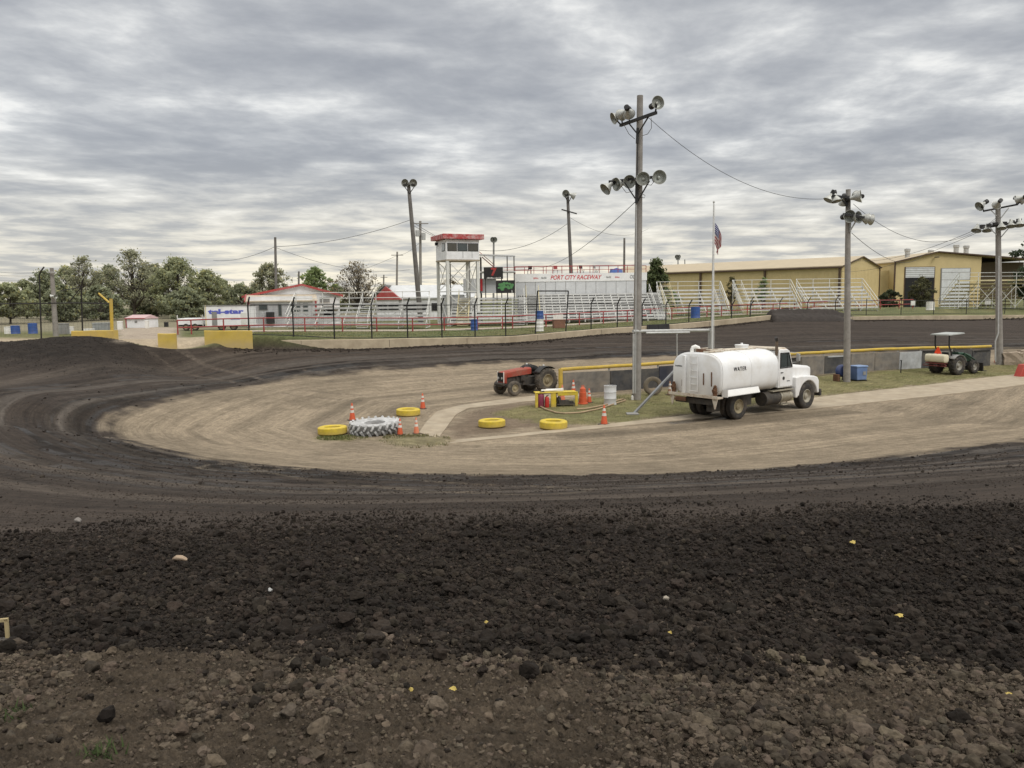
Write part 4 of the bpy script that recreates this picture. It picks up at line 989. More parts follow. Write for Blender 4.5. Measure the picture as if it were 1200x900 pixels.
def br2(mb):
    mb.bar(P(732, 214, D1+.3), P(746, 235, D1-.1), .05); mb.bar(P(761, 212, D1-.7), P(747, 236, D1-.2), .05); mb.bar(P(746.3, 212, D1-.2), P(745.8, 238, D1-.22), .13)
wpart(L1, 'brace', blackm, br2)
for px, py, D, aim, r in ((771.3, 120, D1-1.6, (.30, -1, .05), .30), (718.5, 139, D1+.8, (-1, -.25, -.45), .28), (727.5, 135, D1+.7, (-.55, .9, -.3), .29), (737.5, 134, D1+.3, (.35, .9, -.35), .28),
                       (709, 222, D1+.7, (-.75, -.35, -.65), .31), (722, 216, D1+.6, (-.85, -.5, -.15), .31), (737.5, 213, D1+.2, (-.62, -1, -.12), .31), (753.5, 209.3, D1-.6, (-.30, -1, .02), .31), (773, 207.5, D1-1.2, (.10, -1, .0), .32)):
    lamp(L1, P(px, py, D), aim, r)
def cond(mb):
    mb.tube([P(742.3, 461, D1-.28), P(742.6, 391, D1-.28)], .055, 8); mb.tube([P(744.7, 461, D1-.33), P(745.6, 240, D1-.24)], .03, 6)
wpart(L1, 'conduit', galv, cond)
def loops(mb):
    for pts in ([(731, 146), (737, 157), (744, 163)], [(763, 138), (763.5, 150), (759, 157), (753, 159)], [(728, 218), (734, 226), (742, 224)], [(757, 216), (763, 217), (767, 212)], [(750, 226), (756, 229), (755, 232), (750, 231)]):
        mb.tube([P(a, b, D1-.2) for a, b in pts], .014, 5)
wpart(L1, 'loose_wire', darksteel, loops)
stems(L1, [(P(769.5, 122, D1-1.55), P(768, 132, D1-1.45)), (P(721, 139.5, D1+.9), P(728.5, 147, D1+.95)), (P(728, 136, D1+.6), P(729.5, 146, D1+.9)), (P(737, 135, D1+.25), P(737.5, 143.5, D1+.5))])
# second pole
b2 = T(992.5, 447.5); D2 = b2.y; t2 = P(994, 222, D2)
L2 = pole_thing(b2, t2, .20, .13, 'wooden light pole standing beside the blue cooler box, floodlights on two short arms', group='wooden light poles of the track')
wpart(L2, 'crossarm', blackm, lambda mb: mb.bar(P(976, 229.5, D2-.6), P(1002, 232.5, D2-.2), .12))
wpart(L2, 'brace', blackm, lambda mb: (mb.bar(P(984, 231, D2-.5), P(993, 241, D2-.2), .06), mb.bar(P(992.6, 231, D2-.2), P(992.4, 242, D2-.2), .10)))
wpart(L2, 'crossarm', blackm, lambda mb: mb.bar(P(988, 251, D2-.45), P(1019, 256, D2-.4), .12))
wpart(L2, 'brace', galv, lambda mb: (mb.bar(P(1003, 259, D2-.4), P(996, 271, D2-.2), .06), mb.bar(P(996.5, 257, D2-.2), P(996.5, 272, D2-.2), .07)))
for px, py, D, aim, r in ((970.5, 235, D2-.4, (-.55, -.1, -.9), .27), (980.5, 236, D2-.6, (.15, -.3, -1), .27), (988.5, 239, D2+.1, (.2, .6, -.8), .26), (1009, 230, D2-.6, (.95, -.55, .15), .34), (1003, 229, D2+.3, (-.2, .9, .2), .26),
                       (996, 253.5, D2-.5, (.1, -1, -.05), .34), (1006.5, 254.5, D2-.5, (.6, -.9, .1), .33), (1017, 256.5, D2-.3, (.9, -.1, -.25), .31), (1021.5, 257.5, D2-.0, (.95, .1, -.15), .30)):
    lamp(L2, P(px, py, D), aim, r)
stems(L2, [(P(1006.5, 230.5, D2-.5), P(1001, 232.5, D2-.2)), (P(972.5, 233, D2-.45), P(976, 229.5, D2-.6)), (P(1003, 229.5, D2+.2), P(1000, 232.3, D2-.2))])
# third pole
b3 = T(1171.5, 427); D3 = b3.y; t3 = P(1169.5, 242, D3)
L3 = pole_thing(b3, t3, .24, .155, 'rightmost wooden light pole, its lower floodlights slung in a row under black boxes', group='wooden light poles of the track')
wpart(L3, 'crossarm', blackm, lambda mb: mb.bar(P(1152, 247.5, D3+.5), P(1193, 239.5, D3-.8), .11))
wpart(L3, 'crossarm', blackm, lambda mb: mb.bar(P(1149, 267.5, D3+.5), P(1195, 260, D3-.8), .14))
wpart(L3, 'brace', galv, lambda mb: [mb.bar(P(a, b, D3-.1), P(c, d, D3-.2), .05) for a, b, c, d in ((1161, 246, 1168, 253), (1182, 243.5, 1173, 255.5), (1161, 269, 1168, 275), (1183, 266, 1173, 278))])
for px, py, D, aim, r in ((1147.5, 242, D3+.4, (-.75, -.2, -.45), .33), (1167.5, 240.5, D3-.5, (.1, .8, -.35), .30), (1191, 234, D3-.7, (-.4, .6, -.2), .28), (1199.5, 235, D3-.8, (.9, -.1, -.3), .28)):
    lamp(L3, P(px, py, D), aim, r)
for px, py, D in ((1144, 270.5, D3+.5), (1157, 270.5, D3+.2), (1173.5, 268, D3-.5), (1185, 265.5, D3-.5), (1195, 264.5, D3-.8)):
    lamp(L3, P(px, py, D), (-.12 if px > 1150 else -.4, -.35, -1), .31, ballast=False)
def bal(mb):
    for px, py in ((1151, 265.5), (1159, 264.3), (1166, 262.8), (1177, 262), (1186, 260.5), (1194, 258.5)):
        q = P(px, py, D3-.1); mb.box(q.x, q.y, q.z+.02, .26, .24, .22)
wpart(L3, 'ballast_box', blackm, bal, bevel=.02)
wpart(L3, 'conduit', galv, lambda mb: mb.tube([P(1166.5, 424, D3-.3), P(1166.5, 400, D3-.3), P(1170, 390, D3-.26), P(1170.5, 300, D3-.2)], .05, 8))
stems(L3, [(P(1150, 242, D3+.4), P(1153, 247.2, D3+.5)), (P(1167.5, 241, D3-.4), P(1167, 244.5, D3)), (P(1191, 235, D3-.7), P(1191.5, 240, D3-.75)), (P(1197.5, 235, D3-.8), P(1192.5, 239.6, D3-.8))])
# poles behind the stands
def far_pole(px, D, ptx, pty, r0, r1, label, lamps, arms, m=woodd, name='light_pole', cat='light pole', group='slender poles behind the stands'):
    b = A(px, D); o = pole_thing(b, P(ptx, pty, D), r0, r1, label, m, name, cat, group)
    for a_ in arms: wpart(o, 'crossarm', blackm if name == 'light_pole' else m, lambda mb, a_=a_: mb.bar(P(a_[0], a_[1], D-.2), P(a_[2], a_[3], D-.25), .13))
    for l_ in lamps: lamp(o, P(l_[0], l_[1], D-.4), l_[2], .42, ballast=False)
    return o
fp = far_pole(494, 88, 478.5, 214, .30, .19, 'tall leaning wooden light pole left of the press tower with two floodlights at its top', [(474.5, 214.5, (-.35, -1, -.1)), (484.3, 214.5, (.35, -1, -.1))], [(472.5, 216.5, 486.5, 216.5)])
wpart(fp, 'brace', blackm, lambda mb: (mb.bar(P(473.5, 218, 87.7), P(480, 227, 87.8), .07), mb.bar(P(486, 218, 87.7), P(480, 227, 87.8), .07)))
fp = far_pole(672, 92, 665, 226, .26, .16, 'leaning wooden light pole behind the main grandstand with bent floodlights', [(663, 227, (-.5, -1, -.2)), (673.5, 230, (.9, .2, -.4))], [(662, 228.5, 671, 228.5), (658, 245.5, 676, 250.5)])
wpart(fp, 'brace', blackm, lambda mb: (mb.bar(P(662, 230, 91.7), P(666, 238, 91.8), .07), mb.bar(P(670, 230, 91.7), P(666, 238, 91.8), .07)))
for (px, D, ptx, pty, r0, lab, arms) in (
    (325, 95, 322.5, 278, .18, 'plain wooden utility pole above the concession building roof', []),
    (493.5, 120, 492.5, 259, .24, 'utility pole with crossarm and transformer left of the press tower', [(484, 262, 502, 262)]),
    (465.5, 150, 465.5, 295, .22, 'distant utility pole with single crossarm, left of the leaning light pole', [(458.5, 299, 472.5, 299)]),
    (449.8, 170, 449.8, 322, .2, 'very small far utility pole above the low white shed', [(446, 325, 454, 325)]),
    (731, 105, 731.7, 279, .17, 'bare wooden pole behind the right end of the raceway banner', []),
    (350.6, 110, 350.2, 318, .16, 'short dark pole stub behind the concession building roof', [])):
    q = far_pole(px, D, ptx, pty, r0, r0*.75, lab, [], arms, woodd if D < 115 else wood, 'utility_pole', 'utility pole')
    if px == 493.5:
        wpart(q, 'transformer', galv, lambda mb: (mb.tube([P(489.5, 277, 119.5), P(489.5, 270, 119.5)], .35, 10), mb.tube([P(496, 281, 119.5), P(496, 273, 119.5)], .35, 10)))
for px, D, py0, py1, lab in ((578.6, 105, 380, 280, 'short grey steel light mast right of the press tower'), (794.5, 190, 372, 300, 'far stadium light mast with stacked lamps left of the long metal building'), (802.5, 210, 372, 304, 'thin far mast just right of the stadium light mast')):
    b = A(px, D); o = pole_thing(b, P(px, py1, D), .14 if D < 150 else .2, .12, lab, greyp, 'light_mast', 'light mast', 'distant light masts')
    if px < 800:
        for dx in (-1.2, 1.2): lamp(o, P(px+dx, py1+1, D-.3), (dx*.4, -1, -.2), .35 if D < 150 else .5, ballast=False)
        if D > 150: wpart(o, 'lamp_rack', greyp, lambda mb: [mb.bar(P(px-2.2, py1+k, D-.1), P(px+2.2, py1+k, D-.1), .25) for k in (0, 2, 4)])
# left light pole with crossarm
bL = A(66, 58); oL = pole_thing(bL, P(60.5, 314, 58), .20, .13, 'pale concrete-grey light pole on the far left beside the bent black fence post', wood, group='slender poles behind the stands')
wpart(oL, 'crossarm', galv, lambda mb: (mb.bar(P(55.5, 319, 57.7), P(65.5, 319, 57.7), .08), mb.bar(P(59.5, 347.5, 57.7), P(65.5, 347.5, 57.7), .10)))
for dx in (-3, 3): lamp(oL, P(62.3+dx, 347.5, 57.5), (dx, -1, -.5), .16, ballast=False)
# ------------------------------------------------------------------ overhead cables
cable = mat('cable', (.06, .06, .065), .7, var=.2)
def wire(a, b, sag, label, r=.016, n=28):
    r *= .8
    a, b = Vector(a), Vector(b); pts = []
    for i in range(n+1):
        t_ = i/n; q = a+(b-a)*t_; q.z -= sag*4*t_*(1-t_); pts.append(q)
    mb = MB(); mb.tube(pts, r, 5); o = recentre(mb.build('overhead_cable', cable, None)); tag(o, label, 'cable', 'overhead cables between the poles')
wire(P(758, 136, D1), P(968, 233, D2), 1.1, 'cable sagging from the tallest light pole to the pole beside the cooler box')
wire(P(1000, 239, D2), P(1169, 254, D3), 1.9, 'cable from the cooler-box pole to the rightmost pole, passing under the crossarms')
wire(P(998, 273, D2), P(1080, 300, 100), 1.2, 'cable from the cooler-box pole down to the workshop roof', .02)
wire(P(1168, 258, D3), P(1000, 305, 120), 1.0, 'upper of two cables running from the rightmost pole to the long metal building', .022)
wire(P(1168, 262, D3), P(985, 318, 122), 1.0, 'lower of two cables running from the rightmost pole to the long metal building', .02)
wire(P(745, 236, D1), P(625, 314, 92), .9, 'guy cable from the lower crossarm of the tallest pole to the grandstand deck', .02)
wire(P(481, 258, 88), P(665, 262, 92), 3.2, 'cable between the two leaning light poles above the press tower', .03)
wire(P(481, 262, 88), P(560, 283, 96), .8, 'cable from the leaning light pole to the press tower roof', .026)
wire(P(480, 258, 88), P(323, 289, 95), .6, 'cable from the leaning light pole to the plain pole above the concession roof', .03)
wire(P(322.5, 289, 95), P(250, 305, 130), .6, 'cable running left from the plain pole over the trees', .03)
wire(P(323, 290, 95), P(480, 316, 120), 1.2, 'slack cable from the plain pole toward the far utility pole', .025)
wire(P(466, 299, 150), P(400, 322, 170), .4, 'far cable leaving the distant crossarm pole toward the bare tree', .03)
wire(P(466, 299, 150), P(494, 282, 120), .5, 'far cable joining the two crossarm utility poles', .025)
wire(P(668, 255, 92), P(760, 268, 130), 1.5, 'thin cable running right from the grandstand light pole', .022)
for k, (y0, y1) in enumerate(((311, 318), (315, 321), (322, 326))):
    wire(P(-40, y0, 85), P(61, y1, 60), .4, ('highest', 'middle', 'lowest')[k]+' of three thin cables at the far left sky edge', .014)
# ------------------------------------------------------------------ materials of the buildings
sheetw = mat('sheet_white', (.82, .82, .82), .6, var=.12, scale=2, dirt=.35, dirtcol=(.45, .43, .40), dscale=1.2)
panelw = mat('panel_white', (.60, .61, .61), .6, var=.15, scale=1.2, dirt=.35, dirtcol=(.38, .38, .38), dscale=.8)
redroof = mat('roof_red', (.36, .05, .045), .6, var=.3, scale=2, dirt=.4, dirtcol=(.45, .22, .2), dscale=1.5)
redpeel = mat('roof_red_peeling', (.40, .045, .045), .7, var=.25, scale=3, dirt=.9, dirtcol=(.55, .40, .38), dscale=2.4)
redrail = mat('rail_red', (.33, .045, .045), .6, var=.3, scale=3, dirt=.3, dirtcol=(.2, .09, .08))
tanroof = mat('roof_tan', (.50, .43, .33), .7, var=.15, scale=1.5, dirt=.3)
yellowsheet = mat('sheet_ochre', (.60, .48, .245), .65, var=.10, scale=.6, dirt=.2, dirtcol=(.38, .29, .14), dscale=.4)
ochreroof = mat('roof_ochre', (.48, .40, .275), .65, var=.10, scale=.6, dirt=.2)
browntrim = mat('trim_brown', (.09, .055, .035), .6)
doorw = mat('door_white', (.66, .68, .68), .5, var=.1, dirt=.2)
darkin = mat('dark_inside', (.02, .02, .02), .9)
benchm = mat('bench_white', (.61, .61, .59), .5, 0, var=.25, scale=2, dirt=.3, dirtcol=(.35, .33, .30))
framew = mat('frame_white', (.66, .66, .62), .5, var=.15, dirt=.25, dirtcol=(.45, .40, .34))
framey = mat('frame_cream', (.66, .58, .34), .55, var=.2, dirt=.3)
wallc = mat('wall_concrete', (.47, .39, .275), .9, var=.22, scale=1.2, dirt=.6, dirtcol=(.25, .19, .125), dscale=.7, bump=.25)
wally = mat('wall_yellow', (.56, .40, .075), .8, var=.25, scale=1.2, dirt=.6, dirtcol=(.42, .32, .16), dscale=.9, bump=.2, low=.55)
fencem = mat('fence_black', (.02, .019, .018), .6, var=.3)
wirem = mat('fence_wire', (.10, .10, .095), .6, .3)
bluep = mat('drum_blue', (.035, .10, .33), .5, var=.2, dirt=.3)
textred = mat('letter_red', (.55, .035, .04), .6, var=.1)
textblue = mat('letter_blue', (.10, .12, .50), .6, var=.1)

# ------------------------------------------------------------------ outer wall of the track
WP = [Vector(P(*q)) for q in WALL_PX]
def along(L, s):
    for a, b in zip(L, L[1:]):
        d = (b-a).length
        if s <= d: return a+(b-a)*s/d
        s -= d
    return L[-1].copy()
def length(L): return sum((b-a).length for a, b in zip(L, L[1:]))
def wall_run(name, pts, hs, th, m, label, cat, z0=-.4, seg=1.2):
    """pts ground points; hs top heights above the local ground (one per point)"""
    n = max(2, int(length(pts)/seg)); Ls = length(pts); acc = [0]
    for a, b in zip(pts, pts[1:]): acc.append(acc[-1]+(b-a).length)
    rows = []
    o0 = pts[0]
    rs = random.Random(len(label))
    for i in range(n+1):
        s = Ls*i/n; q = along(pts, s); h = np.interp(s, acc, hs); d = (along(pts, min(s+.3, Ls))-along(pts, max(s-.3, 0))); d.z = 0; d.normalize()
        nn = Vector((-d.y, d.x, 0)); zt = np.interp(s, acc, [p.z+k for p, k in zip(pts, hs)])+rs.uniform(-.012, .012); b = q-o0
        zb = np.interp(s, acc, [p.z for p in pts])+z0
        a_, c_ = b, b+nn*th
        rows.append([(a_.x, a_.y, zb-o0.z), (a_.x, a_.y, zt-o0.z-.03), (a_.x+nn.x*.03, a_.y+nn.y*.03, zt-o0.z), (c_.x-nn.x*.03, c_.y-nn.y*.03, zt-o0.z), (c_.x, c_.y, zt-o0.z-.03), (c_.x, c_.y, zb-o0.z)])
    o = thing(name, label, cat, o0)
    mb = MB(); mb.loft(rows); mb.build('wall_body', m, o, ang=30)
    jn = MB(); k = 0; s = 3.0
    while s < Ls-1:
        q = along(pts, s)-o0; d = along(pts, s+.2)-along(pts, s-.2); d.z = 0; d.normalize(); nn = Vector((-d.y, d.x, 0))
        h = np.interp(s, acc, hs); jn.box(q.x-nn.x*.004, q.y-nn.y*.004, q.z+h/2-.02, .03, .02, h-.1, rz=math.atan2(d.y, d.x)); s += 6.1
    if jn.v: jn.build('wall_joint', mat('joint_dark', (.16, .13, .10), .9), o)
    return o
def top_h(p, pytop):
    """height above p of the point seen at pytop in p's column"""
    rel = CAMR.transposed() @ (p-Vector((0, 0, ZC))); px = 600+FPX*rel.x/-rel.z
    return P(px, pytop, p.y).z-p.z
def PX(p):
    rel = CAMR.transposed() @ (Vector(p)-Vector((0, 0, ZC))); return 600+FPX*rel.x/-rel.z, 450-FPX*rel.y/-rel.z
tops = [400, 398, 396, 394.2, 386.6, 379.6, 370.2]
w0 = [WP[i]+Vector((0, .0, 0)) for i in range(0, 7)]; w0[0] = P(297, 407.5, 50.9)
wall_run('concrete_wall', w0, [max(top_h(p, t_), .5) for p, t_ in zip(w0, tops)], .30, wallc, 'long cream concrete wall with dirt stains bounding the far side of the track, below the black fence', 'wall')
w1 = [P(905.5, 376.2, 75.2)]+[WP[i] for i in (7, 8, 9)]
w1 = [WP[6]+(WP[7]-WP[6])*.08]+[WP[7], WP[8], WP[9]]
wall_run('concrete_wall', w1, [.22, .42, .42, .42], .30, wallc, 'low pale concrete kerb wall at the far right end of the track, mostly buried in soil', 'wall')
# heap of dark soil over the wall on the right
rs = np.random.RandomState(5); gx = np.linspace(0, 1, 60); gy = np.linspace(0, 1, 14); rows = []
a_, b_ = WP[6]+Vector((-.2, -.5, 0)), WP[6]+(WP[7]-WP[6])*.66
for j in gy:
    row = []
    for i in gx:
        q = a_+(b_-a_)*i+Vector((-.15, .9, 0))*(j*2.6-.9)
        h = .74*min(1, i/.02, (1-i)/.28)*math.sin(math.pi*min(max(j, 0), 1))**.7
        row.append((q.x, q.y, gzs(q.x, q.y)*1.0+h*(.92+.16*rs.uniform())-.05))
    rows.append(row)
mb = MB(); mb.grid(rows); sh = mb.build('soil_heap', mat('soil_dark', (.045, .037, .032), .95, var=.45, scale=3, bump=.8, bscale=14), None, ang=180); sh['kind'] = 'structure'
def yblock(px0, px1, py_t0, py_t1, pyb0, pyb1, D0, D1, label, th=.4):
    a, b = P(px0, pyb0, D0), P(px1, pyb1, D1)
    return wall_run('yellow_barrier', [a, b], [P(px0, py_t0, D0).z-a.z, P(px1, py_t1, D1).z-b.z], th, wally, label, 'barrier', seg=.6)
yblock(84, 133.5, 388, 387, 399, 404, 48.5, 47.6, 'long yellow concrete barrier left of the track gap, behind the dark soil mound')
yblock(185.5, 207, 391, 391, 407.5, 407.8, 48.5, 48.8, 'short square yellow concrete block standing alone in the gap of the outer wall')
yblock(240, 296.5, 387.5, 387.5, 405, 408, 49.6, 50.6, 'wide yellow concrete block with dusty lower half at the start of the far wall')

# ------------------------------------------------------------------ catch fence
def bent_post(mb, p, h, lean, r=.05):
    mb.tube([p-Vector((0, 0, .3)), p+Vector((0, 0, h)), p+Vector((0, 0, h+.12))+lean*.25, p+Vector((0, 0, h+.5))+lean], r, 7)
def fence_pt(px, off=.42):
    """a point just behind the outer wall in the column px"""
    best = None
    for i in range(4000):
        s = i*.03; q = along(WP, s)
        if PX(q)[0] >= px: break
    d = along(WP, s+.3)-along(WP, max(s-.3, 0)); d.z = 0; d.normalize(); q = q+Vector((-d.y, d.x, 0))*off
    q.z = gzs(q.x, q.y); return q
fpx = [293.5, 346, 394, 439, 481, 521, 560, 596, 630, 666, 696, 727, 756, 784, 811, 837, 861, 883]
fp_ = [fence_pt(x) for x in fpx]
fo = thing('catch_fence', 'long black catch fence with inward bent posts and thin wire grid along the far wall', 'fence', fp_[0])
rail_py = lambda x: np.interp(x, [293, 400, 520, 600, 700, 800, 883], [357.3, 357.3, 357.5, 356.7, 356, 357.5, 358.5])
for x, q in zip(fpx, fp_):
    mb = MB(); h = P(x, rail_py(x), q.y).z-q.z
    if x in (630, 666):
        mb.tube([q-Vector((0, 0, .3)), P(x, 341, q.y)], .05, 7)
    else:
        bent_post(mb, q, h, Vector((.22, -.28, 0)))
    mb.build('post', fencem, fo, world=True)
mb = MB()
rp = [P(x, rail_py(x), q.y) for x, q in zip(fpx, fp_)]
mb.tube(rp, .035, 6); mb.tube([P(630, 341, fp_[8].y), P(666, 341, fp_[9].y)], .05, 7); mb.tube([q+Vector((0, 0, .08)) for q in fp_], .03, 6)
mb.build('top_rail', fencem, fo, world=True)
def wires(A_, B_, step, r, mb):
    """A_ bottom points, B_ top points: vertical and horizontal wires between neighbours"""
    for (a0, a1, b0, b1) in zip(A_, A_[1:], B_, B_[1:]):
        n = max(2, int((a1-a0).length/step))
        for i in range(n): t_ = i/n; mb.bar(a0+(a1-a0)*t_, b0+(b1-b0)*t_, r)
        m_ = max(2, int((b0-a0).length/step))
        for i in range(1, m_+1): t_ = i/m_; mb.bar(a0+(b0-a0)*t_, a1+(b1-a1)*t_, r)
mb = MB(); wires(fp_, rp, .26, .005, mb); o = mb.build('wire_mesh', wirem, fo, world=True, smooth=False)
# further fence to the right (wire fence on plain posts)
fpx2 = [906, 940, 973, 1006, 1043, 1082, 1121, 1160, 1205]
f2 = []
for x in fpx2:
    q = fence_pt(x, 3.0); f2.append(q)
fo2 = thing('catch_fence', 'black wire fence with bent posts on the grass in front of the right-hand bleachers', 'fence', f2[0])
rp2 = []
for x, q in zip(fpx2, f2):
    top = 353.5 if x < 1000 else 352; h = P(x, top, q.y).z-q.z; rp2.append(q+Vector((0, 0, h)))
    mb = MB(); bent_post(mb, q, h, Vector((.22, -.28, 0)) if x < 1010 else Vector((0, 0, -.3)), .04); mb.build('post', fencem, fo2, world=True)
mb = MB(); mb.tube(rp2, .03, 6); mb.tube([q+Vector((0, 0, .1)) for q in f2], .025, 6); mb.build('top_rail', fencem, fo2, world=True)
mb = MB(); wires(f2, rp2, .35, .006, mb); mb.build('wire_mesh', wirem, fo2, world=True, smooth=False)
# left fence
fl = [P(-60, 396, 52), P(-12, 395, 52), P(48, 393, 51), P(96.5, 388.5, 50.2), P(131, 388, 49)]
fo3 = thing('catch_fence', 'black catch fence at the far left with two tall bent posts above the soil mound', 'fence', fl[0])
for k, (q, tx, ty, bx, by) in enumerate(((fl[0], -60, 327, -54, 312), (fl[1], -12, 327, -6, 312), (fl[2], 46, 322, 51.5, 313), (fl[3], 95, 336, 98, 326.5))):
    mb = MB(); mb.tube([q-Vector((0, 0, .4)), P(tx, ty, q.y), P((tx*2+bx)/3, (ty*2+by)/3-1, q.y-.1), P(bx, by, q.y-.3)], .048, 7); mb.build('post', fencem, fo3, world=True)
mb = MB(); mb.tube([fl[4]-Vector((0, 0, .4)), P(130, 350, fl[4].y)], .10, 10); mb.tube([P(128.5, 355, fl[4].y+.2), P(116, 344, fl[4].y+2)], .06, 6); mb.build('gate_post', yellowdull, fo3, world=True)
mb = MB(); rl = [P(-60, 356.5, 52), P(-12, 356.2, 52), P(47, 355.5, 51), P(95.5, 355, 50.2), P(130, 356, 49)]
mb.tube(rl, .045, 6); mb.tube([P(71, 341, 51.5), P(95.5, 336.5, 50.2)], .03, 6); mb.tube([P(80, 355, 51), P(95, 337, 50.3)], .03, 6); mb.build('top_rail', fencem, fo3, world=True)
mb = MB(); wires(fl, rl, .30, .006, mb); mb.build('wire_mesh', wirem, fo3, world=True, smooth=False)

# ------------------------------------------------------------------ red pipe railing and walkway
rpx = [(209, 63), (225, 63), (263, 63.5), (310, 64), (358, 64.5), (402, 65), (442, 66), (484, 67), (521, 68.5), (560, 70), (589, 71), (601, 71.5), (640, 73), (679, 74.5), (707, 76), (735, 78), (762, 80), (787, 82), (811, 84), (828, 85.5), (845, 87), (875, 90), (905, 92), (930, 94), (953, 96), (978, 98), (1005, 100), (1030, 102), (1052, 103), (1068, 104)]
rq = [A(x, D) for x, D in rpx]
ro = thing('pipe_railing', 'long red pipe railing with two rails in front of the walkway and grandstands', 'railing', rq[0])
for q in rq:
    mb = MB(); mb.tube([q-Vector((0, 0, .2)), q+Vector((0, 0, 1.12))], .055, 7); mb.build('post', redrail, ro, world=True)
for h in (1.12, .55):
    mb = MB(); mb.tube([q+Vector((0, 0, h)) for q in rq], .05, 7); mb.build('rail', redrail, ro, world=True)
rows = [[], [], [], []]
for q in rq[2:-4]:
    for k, dy in enumerate((.15, .16, 2.2, 2.21)):
        y = q.y+dy; x = q.x*(y/q.y); rows[k].append((x, y, gzs(x, y)+(.06 if k in (1, 2) else -.2)))
mb = MB(); mb.grid(rows); o = mb.build('walkway', mat('walkway_concrete', (.46, .40, .32), .9, var=.2, dirt=.3), None); o['kind'] = 'structure'

# ------------------------------------------------------------------ bleachers
BG = 'metal bleachers around the far side of the track'
def bleacher(px, D, width, rows, rise, run, label, rz=0., seatm=None, frm=None, back=1.0, first=.45, rails=True, brace=True, name='bleacher', ladder=True):
    seatm = seatm or benchm; frm = frm or framew
    loc = A(px, D); o = thing(name, label, 'bleacher', loc, rz, BG)
    W = width/2
    for r in range(rows):
        z = first+r*rise; y = r*run+.1
        mb = MB(); mb.box(0, y+.12, z-.05, width, .28, .17); mb.build('seat_board', seatm, o, smooth=False)
        if r > 0 or first > .6:
            mb = MB(); mb.box(0, y-run*.35, z-rise*.95-.03, width, .26, .11); mb.build('foot_board', seatm, o, smooth=False)
    n = max(2, int(round(width/2.4)))
    ht = first+(rows-1)*rise; dp = (rows-1)*run+.4
    for i in range(n+1):
        x = -W+.08+(width-.16)*i/n; mb = MB()
        mb.bar((x, 0, first-.12), (x, dp, ht-.04), .05, .06); mb.bar((x, 0, .03), (x, dp, .03), .05); mb.bar((x, dp, 0), (x, dp, ht+(back if rails else 0)), .06)
        for r in range(0, rows, 2):
            y = r*run+.2; mb.bar((x, y, 0), (x, y, first+r*rise-.04), .04)
        mb.build('support_frame', frm, o, smooth=False)
    if brace:
        mb = MB()
        for i in range(n):
            x0 = -W+.08+(width-.16)*i/n; x1 = -W+.08+(width-.16)*(i+1)/n
            mb.bar((x0, dp, .2), (x1, dp, ht*.8), .045); mb.bar((x1, dp+.05, .2), (x0, dp+.05, ht*.8), .045)
        mb.build('cross_brace', frm, o, smooth=False)
    if rails:
        mb = MB()
        for h in (back, back*.5): mb.bar((-W, dp, ht+h), (W, dp, ht+h), .06)
        mb.build('back_rail', frm, o, smooth=False)
        for s in (-1, 1):
            mb = MB()
            for h in (back, back*.5): mb.bar((s*W, .1, first+h-.1), (s*W, dp, ht+h), .045)
            for k in (0, 2): y = .1+(dp-.1)*k/4; mb.bar((s*W, y, first-.1+(ht-first)*k/4), (s*W, y, first+(ht-first)*k/4+back-.08), .04)
            mb.build('side_rail', frm, o, smooth=False)
    return o
def stair(o, x, w, rows, rise, run, first, m, m2):
    """aisle stair with two handrails on bleacher o"""
    mb = MB(); dp = (rows-1)*run; ht = first+(rows-1)*rise
    for k in range(rows*2): mb.box(x, -.3+(dp+.3)*k/(rows*2), .12+ht*k/(rows*2), w, .26, .04)
    mb.build('stair', m2, o, smooth=False)
    for s in (-1, 1):
        mb = MB(); X0 = x+s*w/2
        mb.tube([(X0, -.5, .2), (X0, -.5, 1.0), (X0, dp, ht+.95), (X0, dp, ht)], .026, 6); mb.tube([(X0, -.5, .6), (X0, dp, ht+.5)], .02, 6)
        for k in (2,): y = -.5+(dp+.5)*k/4; mb.bar((X0, y, ht*k/4), (X0, y, 1.0+(ht-.05)*k/4), .035)
        mb.build('handrail', m, o)
# small stand before the concession building (open, pale frames)
b_ = bleacher(418, 71, 12.6, 6, .36, .62, 'open white-framed bleacher in front of the two white buildings, left of the press tower', back=1.05, seatm=mat('bench_dull', (.44, .44, .42), .6, var=.3, scale=2, dirt=.4, dirtcol=(.28, .26, .23)))
stair(b_, -1.2+1.8, 1.0, 6, .36, .62, .45, framew, benchm)
b_ = bleacher(573, 77, 7.6, 8, .32, .55, 'narrow bleacher section under the green sign with cream stair rails beside the press tower', back=.0, rails=False)
stair(b_, -2.5, 1.1, 8, .32, .55, .45, framey, framey); stair(b_, 2.9, 1.2, 8, .32, .55, .45, framew, benchm)
stand = bleacher(695, 79, 14.6, 10, .27, .55, 'main grandstand of white bench rows with panel wall and raceway banner above', rails=False, name='grandstand')
stand['category'] = 'grandstand'
rsm = mat('riser_grey', (.40, .40, .395), .6, var=.3, scale=1.5, dirt=.4)
for r in range(10):
    mb = MB(); mb.box(0, r*.55+.26, .45+r*.27-.17, 14.5, .03, .20); mb.build('riser', rsm, stand, smooth=False)
for k in range(19):
    mb = MB()
    for r in range(k % 2, 10, 2): mb.box(-7.0+14*k/18, r*.55-.03, .45+r*.27-.22, .09, .06, .30)
    mb.bar((-7.0+14*k/18, -.03, .30), (-7.0+14*k/18, 9*.55, .30+9*.27), .05)
    mb.build('seat_bracket', framew, stand, smooth=False)
stair(stand, -5.9, 1.3, 10, .27, .55, .45, framey, benchm); stair(stand, 7.0, 1.2, 10, .27, .55, .45, framew, benchm)
b_ = bleacher(815, 91, 7.6, 7, .42, .60, 'white bleacher right of the main grandstand, directly behind the flagpole', back=1.0)
